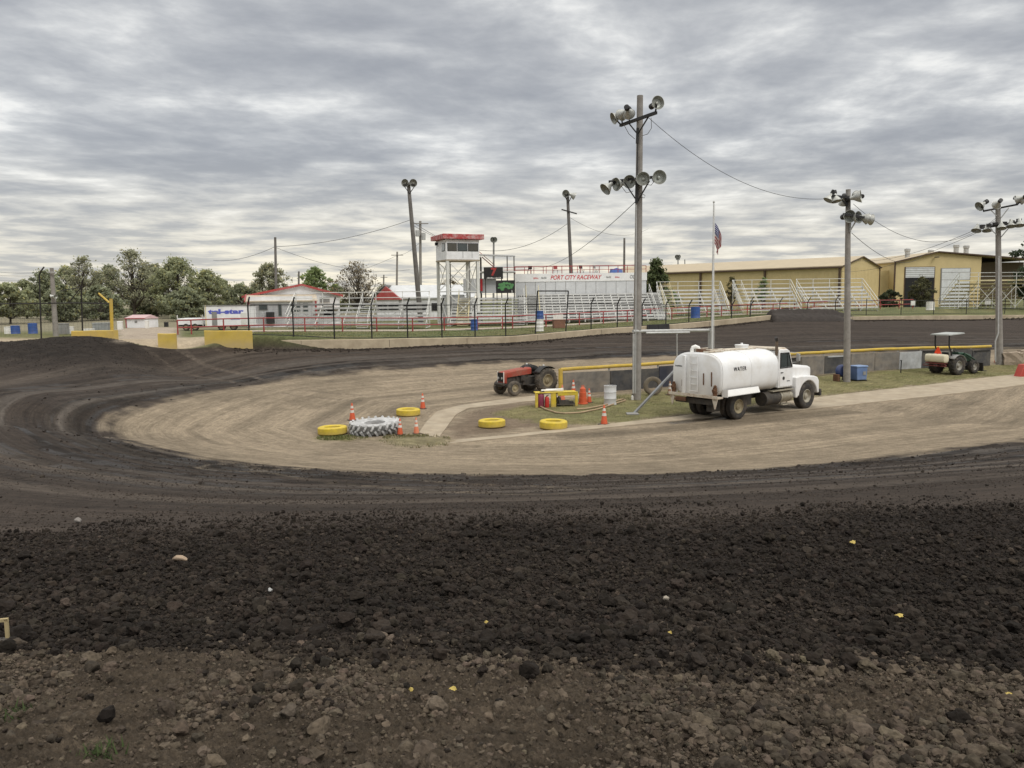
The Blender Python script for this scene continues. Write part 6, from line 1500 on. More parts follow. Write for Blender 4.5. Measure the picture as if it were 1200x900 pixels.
# ------------------------------------------------------------------ trees: tapered trunk and limbs, crown of many small leaf faces in clumps
leafm = attr_mat('leaf', .75, .2, 3., 0, .45)
bark = mat('bark', (.085, .070, .055), .95, var=.4, scale=3, bump=.4)
def tree(name, label, px, D, pytop, wpx, colr, seed, density=1., nclump=46, leafs=95, low=.22, lsize=.26, twigs=False, shape=.9, cat='tree', group='trees on the skyline', base=None):
    rs = np.random.RandomState(seed); nclump = int(nclump*2.4); leafs = leafs*.62; lsize *= .82; leafs *= 1.18
    b = A(px, D) if base is None else base; H = P(px, pytop, D).z-b.z; Wd = wpx/FPX*D/2
    o = thing(name, label, cat, b, 0, group)
    # clump centres on and inside an irregular crown
    cz0, cz1 = H*low, H*.97
    cl = []
    lob = [(rs.uniform(0, 6.28), rs.uniform(.75, 1.15)) for _ in range(7)]
    while len(cl) < nclump:
        a = rs.uniform(0, 6.28); t = rs.uniform(0, 1); r = rs.uniform(.25, 1)**.6
        prof = math.sin(math.pi*min(t*.82+.16, 1))**shape
        k = 1+.22*math.sin(3*a+seed)+.16*math.sin(5*a+seed*2+t*5)
        cl.append(Vector((math.cos(a)*Wd*.9*r*prof*k, math.sin(a)*Wd*.9*r*prof*k, cz0+(cz1-cz0)*t)))
    mb = MB()
    bend = Vector((rs.normal(0, .03*H), rs.normal(0, .03*H), 0))
    tpts = [Vector((0, 0, -.3)), Vector((0, 0, 0)), bend*.3+Vector((0, 0, H*.2)), bend*.7+Vector((0, 0, H*.45)), bend+Vector((0, 0, H*.72))]
    r0 = max(.12, H*.022)
    mb.tube(tpts, [r0*1.4, r0*1.2, r0*.9, r0*.62, r0*.25], 8)
    order = sorted(range(nclump), key=lambda i: -cl[i].length)[:int(nclump*(.75 if not twigs else 1))]
    for i in order:
        c = cl[i]; s = min(max((c.z/H)-.22-.25*math.hypot(c.x, c.y)/max(Wd, .1), .12), .68); p0 = bend*s/.72+Vector((0, 0, H*s))
        m1 = p0+(c-p0)*.5+Vector((rs.normal(0, .03*H), rs.normal(0, .03*H), -.02*H))
        rr0 = r0*.42*(1-s*.6); mb.tube([p0, m1, c], [rr0, rr0*.55, rr0*.18], 5)
        nt = 9 if twigs else 3
        for _ in range(nt):
            st = m1+(c-m1)*rs.uniform(.1, 1); e = st+Vector(rs.normal(0, 1, 3)*np.array([.07, .07, .055])*H*1.0+np.array([0, 0, .03*H]))
            mm = st+(e-st)*.5+Vector(rs.normal(0, .012*H, 3)); mb.tube([st, mm, e], [rr0*.26, rr0*.18, rr0*.07], 4)
    mb.build('trunk', bark, o)
    # leaves
    n = int(nclump*leafs*density*.85)
    ci = rs.randint(0, nclump, n); C0 = np.array([c[:] for c in cl])
    cs = rs.uniform(.07, .17, nclump)*(H+Wd*2)*.5*.62
    off = rs.normal(0, 1, (n, 3)); off /= np.linalg.norm(off, axis=1)[:, None]; off *= (rs.uniform(0, 1, (n, 1))**.6)*rs.choice([1, 1, 1.6], (n, 1))*cs[ci][:, None]; off[:, 2] *= .72
    p = C0[ci]+off
    ls = lsize*rs.uniform(.55, 1.25, n)
    u_ = rs.normal(0, 1, (n, 3)); u_ /= np.linalg.norm(u_, axis=1)[:, None]; v_ = np.cross(u_, rs.normal(0, 1, (n, 3))); v_ /= np.linalg.norm(v_, axis=1)[:, None]
    V = np.stack([p-u_*ls[:, None], p+v_*ls[:, None]*.55, p+u_*ls[:, None], p-v_*ls[:, None]*.55], 1).reshape(-1, 3)
    F = np.arange(4*n).reshape(n, 4)
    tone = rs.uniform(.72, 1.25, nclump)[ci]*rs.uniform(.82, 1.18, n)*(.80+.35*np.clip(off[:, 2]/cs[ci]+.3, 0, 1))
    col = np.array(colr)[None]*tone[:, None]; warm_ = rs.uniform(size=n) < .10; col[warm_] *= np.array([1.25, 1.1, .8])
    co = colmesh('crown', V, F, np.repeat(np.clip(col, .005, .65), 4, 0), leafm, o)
    return o
olive = (.330, .350, .210); dusk = (.295, .318, .205); grn = (.29, .36, .165); pale = (.385, .39, .265); brownish = (.28, .24, .17)
TG = 'trees on the skyline'
tree('leafy_tree', 'olive scrubby tree at the far left picture edge behind the catch fence', 14, 105, 331, 58, olive, 1, nclump=40)
tree('leafy_tree', 'rounded dark tree rising behind the pale light pole at the far left', 58, 120, 317, 48, dusk, 2, nclump=44)
tree('leafy_tree', 'thin-topped tree behind the yellow gate post, branches showing against the sky', 103, 128, 300, 56, pale, 3, density=.55, nclump=46, lsize=.22)
tree('leafy_tree', 'tallest airy tree of the left group with sky showing through its crown', 160, 130, 291, 62, pale, 4, density=.5, nclump=54, lsize=.22)
tree('leafy_tree', 'broad dense olive tree at the middle of the left group', 212, 125, 303, 72, olive, 5, density=1.2, nclump=70, low=.12)
tree('leafy_tree', 'lower dense tree at the right end of the left group above the box trailer', 245, 122, 316, 46, olive, 6, density=1.1, nclump=46, low=.12)
tree('leafy_tree', 'low bushy tree between the left group and the plain utility pole', 284, 135, 333, 60, dusk, 7, nclump=44, low=.1)
tree('leafy_tree', 'round grey-green tree directly behind the plain utility pole', 318, 138, 309, 52, pale, 8, nclump=52, density=.9)
tree('leafy_tree', 'small bright green tree above the concession roof', 373, 128, 312, 42, grn, 9, nclump=44, density=.8)
tree('bare_tree', 'nearly bare tree with a fan of thin twigs right of the concession building', 421, 122, 306, 66, brownish, 10, density=.10, nclump=54, twigs=True, low=.32)
tree('leafy_tree', 'dark green oak standing right of the main grandstand', 768, 118, 304, 32, (.12, .15, .07), 11, nclump=50, density=1.1, low=.12)
tree('leafy_tree', 'small distant tree seen through the legs of the press tower', 528, 150, 327, 40, brownish, 12, nclump=26, density=.5)
tree('leafy_tree', 'low far trees between the leaning pole and the press tower legs', 545, 160, 333, 34, olive, 22, nclump=24, density=.6)
tree('leafy_tree', 'dark wooded tree low behind the garden shed', 178, 140, 330, 64, dusk, 13, nclump=50, low=.06)
tree('leafy_tree', 'dark wooded tree low behind the yellow gate post', 120, 118, 336, 60, dusk, 14, nclump=50, low=.06)
tree('leafy_tree', 'dark low tree behind the two bent fence posts', 76, 112, 334, 52, dusk, 15, nclump=50, low=.06)
tree('leafy_tree', 'low dark tree between garden shed and flat trailer', 222, 112, 338, 56, dusk, 16, nclump=50, low=.06)
tree('leafy_tree', 'small far tree left of the concession building roof edge', 302, 150, 336, 40, olive, 17, nclump=34, low=.08)
tree('leafy_tree', 'small far tree right of the bare tree', 452, 165, 334, 30, olive, 23, nclump=24, density=.5)
tree('leafy_tree', 'small olive tree between the concession roof and the bare tree', 396, 150, 333, 36, olive, 18, nclump=30, low=.08)
tree('leafy_tree', 'short bush-like tree left of the ochre metal building, beside the stand', 786, 125, 340, 24, grn, 24, nclump=30, low=.06)
tree('evergreen_tree', 'dark evergreen branch tips at the right picture edge beyond the rightmost pole', 1213, 100, 262, 52, (.09, .12, .075), 19, nclump=60, density=1.0, low=.12, shape=.7)
tree('garden_bush', 'leafy reddish-green shrub in front of the half open roller door', 1077, 118, 325, 32, (.12, .12, .065), 20, nclump=34, density=.9, low=.08, lsize=.18, cat='bush', group='shrubs by the metal buildings')
tree('garden_bush', 'dark evergreen shrub between the two ochre buildings', 1041, 118, 340, 30, (.065, .08, .045), 21, nclump=34, low=.05, lsize=.16, cat='bush', group='shrubs by the metal buildings')
tree('garden_bush', 'thin sapling against the ochre metal building above the middle bleacher', 893, 112, 324, 14, grn, 25, nclump=16, density=.6, low=.3, lsize=.16, cat='bush', group='shrubs by the metal buildings')
tree('garden_bush', 'thin sapling against the ochre metal building right of the flagpole', 856, 116, 324, 18, (.12, .11, .05), 26, nclump=16, density=.45, low=.3, lsize=.16, cat='bush', group='shrubs by the metal buildings')
tree('leafy_tree', 'olive tree filling the gap between pole-side tree and the thin-topped tree', 82, 132, 312, 52, olive, 31, nclump=46, low=.08)
tree('leafy_tree', 'olive tree filling the gap between the thin-topped and the tallest airy tree', 132, 138, 311, 56, dusk, 32, nclump=50, low=.08)
tree('leafy_tree', 'leafy olive tree directly right of the tallest airy tree', 186, 136, 308, 52, pale, 33, nclump=46, low=.08, density=.9)
tree('leafy_tree', 'low olive tree behind the box trailer roof', 262, 140, 328, 50, olive, 34, nclump=44, low=.06)
tree('leafy_tree', 'low olive tree at the far left edge behind the thin cables', 34, 130, 328, 50, olive, 35, nclump=40, low=.08)
# far wood line that reads as one mass
rs = np.random.RandomState(44); n = 42000
px_ = rs.uniform(-150, 470, n); Dd = rs.uniform(150, 185, n)
topy = np.where(px_ < 268, 343, 352)+8*np.sin(px_*.05)-7*np.sin(px_*.021+1)+4*np.sin(px_*.13); topy = np.where(px_ > 270, topy+4, topy)
zb_ = 2.6; xx = (px_-600)/FPX*Dd*1.0; zt_ = ZC+(350-topy+(600-px_)*-.0122+6)*Dd/FPX*1.0
zz_ = zb_+(np.maximum(zt_-zb_, 1.0))*rs.uniform(0, 1, n)**.8
p = np.stack([xx, Dd, zz_], 1); ls = rs.uniform(.25, .5, n)
u_ = rs.normal(0, 1, (n, 3)); u_ /= np.linalg.norm(u_, axis=1)[:, None]; v_ = np.cross(u_, rs.normal(0, 1, (n, 3))); v_ /= np.linalg.norm(v_, axis=1)[:, None]
V = np.stack([p-u_*ls[:, None], p+v_*ls[:, None]*.6, p+u_*ls[:, None], p-v_*ls[:, None]*.6], 1).reshape(-1, 3)
col = np.array(olive)*(.5+.7*fbm(xx*.12, zz_*.4, 5))[:, None]*rs.uniform(.6, 1.3, (n, 1))
colmesh('distant_wood', V, np.arange(4*n).reshape(n, 4), np.repeat(col, 4, 0), leafm, None, kind='stuff')
# ------------------------------------------------------------------ infield wall of panels with yellow top pipe
i0, i1 = T(657.5, 463), T(1160, 428.5)
d_ = (i1-i0); d_.z = 0; LI = d_.length; d_.normalize(); ANG = math.atan2(d_.y, d_.x)
iw = thing('infield_wall', 'low infield wall of grey and black boards under a yellow top pipe', 'wall', i0, ANG)
cols = [('grey', 3.4), ('dark', 3.6), ('navy', 3.6), ('dark', 2.6), ('grey', 3.0), ('dark', 2.6), ('grey', 2.2), ('dark', 2.5), ('grey', 2.4), ('grey', 2.5), ('pale', 2.4), ('dark', 1.6), ('grey', 1.9), ('dark', 2.2), ('dark', 2.2)]
pm = {'grey': mat('board_grey', (.19, .175, .155), .85, var=.45, scale=2.5, dirt=.6, dirtcol=(.30, .25, .19), dscale=1.3), 'dark': mat('board_dark', (.060, .060, .062), .8, var=.45, scale=2.5, dirt=.5, dirtcol=(.17, .15, .12), dscale=1.6),
      'navy': mat('board_navy', (.035, .038, .055), .75, var=.4, scale=2, dirt=.4, dirtcol=(.14, .125, .11)), 'pale': mat('board_pale', (.46, .47, .47), .75, var=.3, scale=3, dirt=.55, dirtcol=(.25, .24, .22), dscale=1.8)}
tot = sum(c[1] for c in cols); x = 0.0; rs = random.Random(12)
zl = lambda x: gzs(i0.x+d_.x*x, i0.y+d_.y*x)-i0.z
for c, w_ in cols:
    w_ = w_*LI/tot; h = 1.12+rs.uniform(-.04, .04); zc_ = zl(x+w_/2)
    mb = MB(); mb.box(x+w_/2, rs.uniform(-.02, .02), zc_+h/2-.03, w_-.05, .06, h+.06, ry=rs.uniform(-.006, .006)); mb.build('board', pm[c], iw, smooth=False, bevel=.008)
    mb = MB(); mb.tube([(x, .08, zc_-.2), (x, .08, zc_+1.33)], .05, 8); mb.build('post', yellowdull if x < .1 else galv, iw)
    if rs.random() < .45 and x > 1:
        mb = MB(); mb.box(x+w_/2, -.05, zc_+h-.05, w_*.8, .05, .09, ry=rs.uniform(-.03, .03)); mb.build('board_cap', pm['pale'] if rs.random() < .4 else blackm, iw)
    x += w_
mb = MB(); pts = [(LI*k/30, .02, zl(LI*k/30)+1.33+rs.uniform(-.012, .012)) for k in range(31)]; mb.tube(pts, .095, 10); mb.build('top_pipe', yellowdull, iw)
mb = MB(); mb.tube([(-.02, 0, -.2), (-.02, 0, 1.36)], .115, 10); mb.tube([(-.02, 0, .60), (-.02, 0, .66)], .125, 10); mb.build('end_post', yellowdull, iw)
# stake near the wall, white posts
for px, py, h, lab in ((1055.5, 437, .75, 'short dark metal stake in the grass in front of the pale wall board'), ):
    p = T(px, py); o = thing('metal_stake', lab, 'stake', p); mb = MB(); mb.tube([(0, 0, -.2), (.01, 0, h)], .035, 8); mb.lathe([(.06, h), (.06, h+.04), (.001, h+.05)], 8); mb.build('rod', blackm, o)

# ------------------------------------------------------------------ yellow rack with extinguishers
rk = T(652, 476.5); RKD = rk.y
rkt = thing('yellow_rack', 'low yellow steel rack with a white pipe on top, near the yellow end post', 'rack', rk, R(10))
for x in (-.98, -.18, .0, .92):
    mb = MB(); mb.box(x, -.18 if x != .0 else .22, .33, .13 if x != -.18 else .24, .07, .72); mb.build('upright', yellow, rkt, bevel=.008)
mb = MB(); mb.box(.48, -.18, .60, .92, .08, .16); mb.box(.48, .3, .60, .92, .08, .10); mb.box(-.04, .06, .68, 1.95, .58, .035); mb.build('top_shelf', yellow, rkt, bevel=.008)
mb = MB(); mb.box(.45, .05, .10, .9, .46, .05); mb.box(.35, .0, .2, .5, .3, .16); mb.box(.72, .05, .18, .2, .25, .1); mb.build('lower_shelf', darksteel, rkt, bevel=.01)
mb = MB(); mb.tube([(-.72, .0, .76), (.1, .08, .76)], .055, 10); mb.box(-.05, .15, .76, .8, .25, .10); mb.build('pipe', white, rkt, bevel=.01)
def extinguisher(px, py, h, r, m, lab, mt=blackm):
    p = T(px, py); o = thing('fire_extinguisher', lab, 'extinguisher', p, .4, 'extinguishers at the yellow rack')
    mb = MB(); mb.lathe([(r*.9, 0), (r, .03), (r, h*.78), (r*.8, h*.86), (r*.3, h*.90), (r*.28, h*.94), (.001, h*.94)], 18); mb.build('bottle', m, o)
    mb = MB(); mb.lathe([(r*.35, h*.93), (r*.35, h*.97), (.001, h*.98)], 10); mb.bar((-r*.2, 0, h*.98), (r*1.1, 0, h*1.02), r*.3, r*.25); mb.build('valve', mt, o)
    mb = MB(); mb.tube([(0, 0, h*.95), (-r*1.1, -.02, h*.85), (-r*1.2, -.02, h*.4)], r*.13, 6); mb.build('hose', blackm, o)
    return o
mar = mat('extinguisher_maroon', (.23, .035, .075), .5, var=.3, dirt=.4)
extinguisher(633.5, 477.5, .72, .17, mar, 'large maroon extinguisher bottle in the left bay of the yellow rack')
extinguisher(641, 477.5, .56, .10, mat('extinguisher_red', (.50, .04, .03), .45, var=.2), 'slim red extinguisher with white band between maroon bottle and yellow upright')
extinguisher(655, 475.5, .46, .10, greyp, 'grey extinguisher bottle under the shelf of the yellow rack')
p = T(683, 473.5); dt = thing('orange_drum', 'tall orange traffic drum standing against the grey wall boards', 'traffic drum', p)
mb = MB(); mb.lathe([(.24, 0), (.25, .05), (.20, .07), (.19, .30), (.175, .31), (.17, .56), (.15, .57), (.135, .74), (.08, .79), (.05, .83), (.001, .83)], 22); mb.build('body', orange, dt)
mb = MB(); mb.tube([(-.06, 0, .81), (-.05, 0, .89), (.05, 0, .89), (.06, 0, .81)], .018, 6); mb.build('handle', orange, dt)
# white drum
p = T(715, 474); wd_ = thing('white_drum', 'white steel drum with dented sides on the grass left of the tall light pole', 'drum', p, .3)
wdm = mat('drum_white', (.60, .60, .60), .5, var=.15, scale=4, dirt=.4, dirtcol=(.34, .32, .30), dscale=4)
mb = MB(); mb.lathe([(.285, 0), (.30, .01), (.30, .03), (.288, .04), (.288, .28), (.302, .30), (.288, .32), (.284, .58), (.302, .60), (.288, .62), (.288, .86), (.30, .87), (.30, .90), (.285, .90), (.285, .87), (.001, .87)], 30); mb.build('shell', wdm, wd_)
mb = MB(); mb.lathe([(.272, .868), (.272, .876), (.001, .876)], 24); mb.lathe([(.03, .87), (.03, .89), (.001, .89)], 10, Matrix.Translation((.15, 0, 0))); mb.build('lid', greyp, wd_)
# hose on the grass
pts = [(632, 477), (640, 481), (652, 485), (662, 486), (680, 485), (700, 481), (716, 476), (725, 473), (733, 470.5), (730, 469), (722, 471), (714, 474.5), (700, 478), (688, 480), (676, 481)]
mb = MB(); mb.tube([T(a, b)+Vector((0, 0, .05)) for a, b in pts], .035, 8); tag(recentre(mb.build('garden_hose', mat('hose_tan', (.40, .29, .18), .7, var=.2, dirt=.3), None)), 'tan hose lying in a long loop on the grass beside the yellow rack', 'hose')
p = T(741, 469); o = thing('small_canister', 'small white canister at the foot of the tall light pole', 'canister', p); mb = MB(); mb.lathe([(.06, 0), (.065, .02), (.065, .18), (.03, .22), (.03, .26), (.001, .26)], 14); mb.build('body', white, o)
mb = MB(); mb.lathe([(.035, .255), (.035, .285), (.001, .285)], 10); mb.build('cap', blackm, o)
# pipe frame and brace beam, flagpole
g0 = P(746, 388, D1-.15); gD = T(833, 459).y
fo_ = thing('pipe_gantry', 'grey steel pipe frame reaching from the tall light pole to an upright beside the flagpole', 'pipe frame', T(831, 459.5))
e1 = P(832, 387, fo_.location.y)
wpart(fo_, 'cross_pipe', galv, lambda mb: (mb.tube([P(742, 388.3, D1-.3), e1], .085, 10), mb.tube([P(757, 390.2, D1), P(808, 389.5, D1+.8)], .05, 8)))
wpart(fo_, 'upright', galv, lambda mb: mb.tube([Vector(fo_.location)-Vector((0, 0, .2)), e1+Vector((0, 0, .1))], .10, 10))
q = T(793.5, 462); wpart(fo_, 'thin_post', galv, lambda mb: mb.tube([q-Vector((0, 0, .2)), P(793.3, 391, q.y)], .035, 8))
p = T(741, 485.5); bmo = thing('brace_beam', 'slanting grey steel beam rising from the grass behind the white tank', 'beam', p)
wpart(bmo, 'beam', mat('beam_grey', (.20, .21, .22), .6, var=.25, dirt=.3), lambda mb: mb.bar(p+Vector((-.05, 0, -.1)), P(800, 424, p.y+4.5), .085, .085)); mb = MB(); mb.box(0, 0, .02, .5, .5, .04); mb.build('foot_plate', greyp, bmo)
fb = T(834, 460); fpo = thing('flagpole', 'slender white flagpole standing behind the water truck', 'flagpole', fb)
ft_ = P(836.5, 238, fb.y)-fb
mb = MB(); mb.tube([Vector((0, 0, -.3)), ft_*.5, ft_], [.075, .06, .035], 12); mb.build('pole', mat('pole_white', (.66, .66, .64), .4, .2, var=.15), fpo)
mb = MB(); mb.lathe([(.001, -.06), (.05, -.03), (.06, 0), (.04, .04), (.001, .06)], 12, Matrix.Translation(ft_+Vector((0, 0, .06)))); mb.build('finial', galv, fpo)
mb = MB(); mb.tube([Vector((.07, -.07, 1.2)), Vector((.09, -.06, 3)), ft_*.62+Vector((.06, -.05, 0)), ft_*.99+Vector((.05, -.03, 0))], .006, 5); mb.build('rope', white, fpo)
# flag: hangs almost limp, folded; stripes and canton come from its own uv
fm = bpy.data.materials.new('flag_cloth'); t = NT(fm)
uv = t.n('ShaderNodeUVMap'); s_ = t.n('ShaderNodeSeparateXYZ', i={0: uv.outputs[0]})
def m_(op, a, b=0., c=0.): return t.n('ShaderNodeMath', operation=op, i={0: a, 1: b, 2: c}).outputs[0]
st = m_('MODULO', m_('FLOOR', m_('MULTIPLY', s_.outputs[1], 13.)), 2.)
stripe = t.n('ShaderNodeMix', data_type='RGBA', i={0: st, 6: (.42, .08, .085, 1), 7: (.62, .58, .55, 1)})
can = m_('MULTIPLY', m_('LESS_THAN', s_.outputs[0], .40), m_('GREATER_THAN', s_.outputs[1], .4615))
dx_ = m_('SUBTRACT', m_('FRACT', m_('MULTIPLY', s_.outputs[0], 15.)), .5); dy_ = m_('SUBTRACT', m_('FRACT', m_('MULTIPLY', s_.outputs[1], 9.28*1.0)), .5)
star = m_('LESS_THAN', m_('ADD', m_('MULTIPLY', dx_, dx_), m_('MULTIPLY', dy_, dy_)), .07)
canc = t.n('ShaderNodeMix', data_type='RGBA', i={0: star, 6: (.035, .045, .16, 1), 7: (.68, .66, .64, 1)})
fc = t.n('ShaderNodeMix', data_type='RGBA', i={0: can, 6: stripe.outputs[2], 7: canc.outputs[2]})
fb_ = t.n('ShaderNodeBsdfPrincipled', i={'Base Color': fc.outputs[2], 'Roughness': .8}); tl_ = t.n('ShaderNodeBsdfTranslucent', i={'Color': fc.outputs[2]})
t.n('ShaderNodeOutputMaterial', i={0: t.n('ShaderNodeMixShader', i={0: .3, 1: fb_.outputs[0], 2: tl_.outputs[0]}).outputs[0]})
flagbase = fb+ft_; hoist = 1.05; NU, NV = 34, 20; V = []; UV = []
topz = P(837, 261, fb.y).z; 
for i in range(NU):
    u = i/(NU-1)
    for j in range(NV):
        v = j/(NV-1)
        # the fly end drops straight down beside the pole; v=1 is the top edge
        ang = R(-8)-R(72)*min(1, u*2.6)
        run = .40*(1-math.exp(-u*3.2)); drop = 1.02*u
        x = .05+run*(.55+.45*v)*(1-.45*u*(1-v))*1.0+.05*math.sin(9*v+2*u)*u; y = -.02+.13*math.sin(7*v+5*u)*min(1, u*3)
        z = -(1-v)*hoist*(1-.15*u)-drop*(.75+.25*v)
        V.append((x, y, z)); UV.append((u, v))
me = bpy.data.meshes.new('flag'); F = [(i*NV+j, (i+1)*NV+j, (i+1)*NV+j+1, i*NV+j+1) for i in range(NU-1) for j in range(NV-1)]
me.from_pydata(V, [], F); ul = me.uv_layers.new(name='UVMap')
for lp in me.loops: ul.data[lp.index].uv = UV[lp.vertex_index]
me.polygons.foreach_set('use_smooth', [True]*len(me.polygons)); me.materials.append(fm)
fo4 = bpy.data.objects.new('flag', me); COL.objects.link(fo4); fo4.location = (fb.x+ft_.x*.93, fb.y, topz)
tag(fo4, 'American flag hanging limp from the slender white flagpole', 'flag')

# ------------------------------------------------------------------ blue cooler box and wheeled bin at the pole
p = T(1005.5, 446); ck = thing('cooler_box', 'blue chest with paler front standing right of the light pole foot', 'cooler', p, R(18))
cb1 = mat('cooler_blue', (.12, .19, .36), .5, var=.2, dirt=.35, dirtcol=(.28, .30, .36)); cb2 = mat('cooler_lid', (.19, .28, .46), .5, var=.2, dirt=.3, dirtcol=(.34, .36, .42))
mb = MB(); mb.loft([[(-.34, -.30, .06), (.34, -.30, .06), (.34, .30, .06), (-.34, .30, .06)], [(-.37, -.32, .78), (.37, -.32, .78), (.37, .32, .78), (-.37, .32, .78)]]); mb.build('body', cb1, ck, bevel=.03)
mb = MB(); mb.box(0, 0, .83, .80, .70, .10); mb.build('lid', cb2, ck, bevel=.03)
for s in (-1, 1): mb = MB(); mb.box(s*.3, 0, .03, .12, .6, .06); mb.build('foot', blackm, ck)
mb = MB(); mb.box(.15, -.325, .45, .2, .03, .2); mb.build('latch', greyp, ck)
p = T(987, 446.5); pk = thing('pump_cart', 'dark blue pump on a small stand left of the light pole foot', 'pump', p, R(20))
mb = MB(); mb.lathe([(.34, 0), (.36, .1), (.36, .26), (.30, .34), (.12, .36), (.12, .46), (.001, .46)], 24, Matrix.Translation((0, .2, .58)) @ Matrix.Rotation(math.pi/2, 4, 'X')); mb.build('housing', mat('pump_blue', (.04, .07, .20), .5, var=.3, dirt=.3), pk)
mb = MB(); mb.lathe([(.17, 0), (.17, .03), (.05, .05), (.001, .05)], 16, Matrix.Translation((0, -.27, .58)) @ Matrix.Rotation(math.pi/2, 4, 'X')); mb.build('flange', greyp, pk)
for s in (-1, 1): mb = MB(); mb.bar((s*.28, .15, .5), (s*.32, -.15, 0), .06); mb.bar((s*.28, .15, .5), (s*.32, .35, 0), .06); mb.build('leg', darksteel, pk)
mb = MB(); mb.box(-.42, .0, .2, .16, .4, .40); mb.build('motor', rust, pk, bevel=.02)
# red barrier cut by the right picture edge
p = T(1199, 441.5); rb = thing('plastic_barrier', 'red plastic road barrier cut by the right picture edge, on the grass', 'barrier', p, R(20))
mb = MB(); mb.prism([(-.55, 0), (.75, 0), (.70, .10), (.45, .75), (-.20, .75), (-.50, .10)], -.22, .22, 'y'); mb.build('body', mat('barrier_red', (.42, .05, .035), .55, var=.2, dirt=.3), rb, bevel=.04)
mb = MB(); mb.box(.1, -.235, .40, .55, .04, .10); mb.build('moulded_band', mat('barrier_red_dark', (.28, .03, .025), .6), rb, bevel=.01)
# broken concrete right of the third pole
rs_ = np.random.RandomState(8); bl = mat('broken_concrete', (.36, .29, .22), .9, var=.3, scale=4, dirt=.4, bump=.4)
for k, (px, py, s_, lab) in enumerate(((1185, 427.5, .75, 'largest tan concrete chunk of the rubble right of the rightmost pole'), (1194, 426, .60, 'squat tan concrete chunk at the right picture edge'), (1190, 421, .55, 'tan concrete chunk at the back of the rubble'), (1179, 425.5, .36, 'small pale concrete chunk nearest the rightmost pole'), (1199, 420, .6, 'upright tan concrete slab at the right end of the rubble'))):
    p = T(px, py); bm = bmesh.new(); bmesh.ops.create_cube(bm, size=1.0); bmesh.ops.subdivide_edges(bm, edges=bm.edges, cuts=2, use_grid_fill=True)
    sc_ = np.array([rs_.uniform(1, 1.7), rs_.uniform(.7, 1), rs_.uniform(.8, 1.3)])*s_
    for v in bm.verts: v.co = Vector(np.array(v.co[:])*sc_*(1+rs_.normal(0, .07, 3))+rs_.normal(0, .02, 3)); v.co.z += sc_[2]*.38
    me = bpy.data.meshes.new('concrete_chunk'); bm.to_mesh(me); bm.free(); me.materials.append(bl); o = bpy.data.objects.new('concrete_chunk', me); COL.objects.link(o); o.location = p; o.rotation_euler = (0, 0, rs_.uniform(0, 3))
    tag(o, lab, 'concrete chunk', 'rubble right of the rightmost pole')
# ------------------------------------------------------------------ drums and clutter beyond the far wall
def drum(px, D, h, r, m, lab, lid=None):
    p = A(px, D); o = thing('drum', lab, 'drum', p, .2, 'drums beyond the outer wall')
    mb = MB(); mb.lathe([(r*.97, 0), (r, .02), (r*.96, .05), (r*.96, h*.32), (r, h*.34), (r*.96, h*.36), (r*.96, h*.64), (r, h*.66), (r*.96, h*.68), (r*.96, h*.95), (r, h*.97), (r*.98, h), (.001, h)], 18); mb.build('shell', m, o)
    mb = MB(); mb.lathe([(r*.85, h+.002), (r*.85, h+.02), (.001, h+.02)], 16); mb.build('lid', lid or m, o)
    return o
drum(556, 69, .95, .32, bluep, 'blue drum on the walkway in front of the narrow bleacher')
drum(814.5, 83, 1.15, .50, bluep, 'wide blue bin at the foot of the bleacher behind the flagpole')
drum(19, 62, .62, .34, bluep, 'blue drum at the far left edge behind the catch fence, beside a white box')
drum(39.5, 62, .80, .34, bluep, 'blue drum just left of the pale light pole at the far left')
drum(632.5, 66, 1.0, .35, white, 'white drum standing under the blue one inside the black gate frame')
p = A(632.5, 66); o = thing('drum', 'blue drum stacked on the white drum inside the black gate frame', 'drum', p+Vector((0, 0, 1.025)), 0, 'drums beyond the outer wall'); mb = MB(); mb.lathe([(.34, 0), (.35, .02), (.335, .05), (.335, .27), (.35, .29), (.335, .31), (.335, .60), (.35, .62), (.34, .65), (.001, .65)], 18); mb.build('shell', bluep, o); mb = MB(); mb.lathe([(.28, .652), (.28, .67), (.001, .67)], 14); mb.build('lid', bluep, o)
drum(1088.5, 98, 1.0, .50, white, 'white round tank on the grass left of the turned-away bleacher')
def crate(px, D, w_, d_, h, m, lab, name='storage_box', cat='box', grp='boxes beyond the outer wall', lidm=None):
    p = A(px, D); o = thing(name, lab, cat, p, R(8), grp)
    mb = MB(); mb.box(0, 0, h*.44, w_, d_, h*.88); mb.build('body', m, o, bevel=.02)
    mb = MB(); mb.box(0, 0, h*.94, w_*1.05, d_*1.05, h*.12); mb.build('lid', lidm or m, o, bevel=.02)
    return o
crate(120.5, 64, 1.15, .8, .85, mat('box_grey', (.26, .27, .26), .7, var=.2), 'grey metal box behind the yellow barrier beside the yellow gate post')
crate(12, 62, .55, .5, .55, white, 'white box at the far left edge beside the blue drum')
crate(105, 63, .75, .6, .38, white, 'low white box on the ground left of the grey metal box')
crate(76, 61, .55, .6, .85, greyp, 'tall grey cabinet right of the pale light pole')
crate(84, 62, .35, .4, .55, white, 'narrow white box right of the tall grey cabinet')
crate(142, 84, .45, .5, .9, white, 'narrow white tank at the left side of the garden shed')
crate(173.5, 88, .35, .4, .85, white, 'slim white cabinet at the right side of the garden shed')
crate(196, 92, .40, .4, .55, blackm, 'small black bin on the pale yard left of the flat trailer')
crate(655, 70, 1.0, .8, .75, mat('box_rust', (.22, .11, .07), .8, var=.3), 'rusty brown box beside the white drum inside the black gate frame')
crate(767, 79, 2.6, .35, .62, blackm, 'low black board leaning on the wall below the right half of the grandstand') if False else None
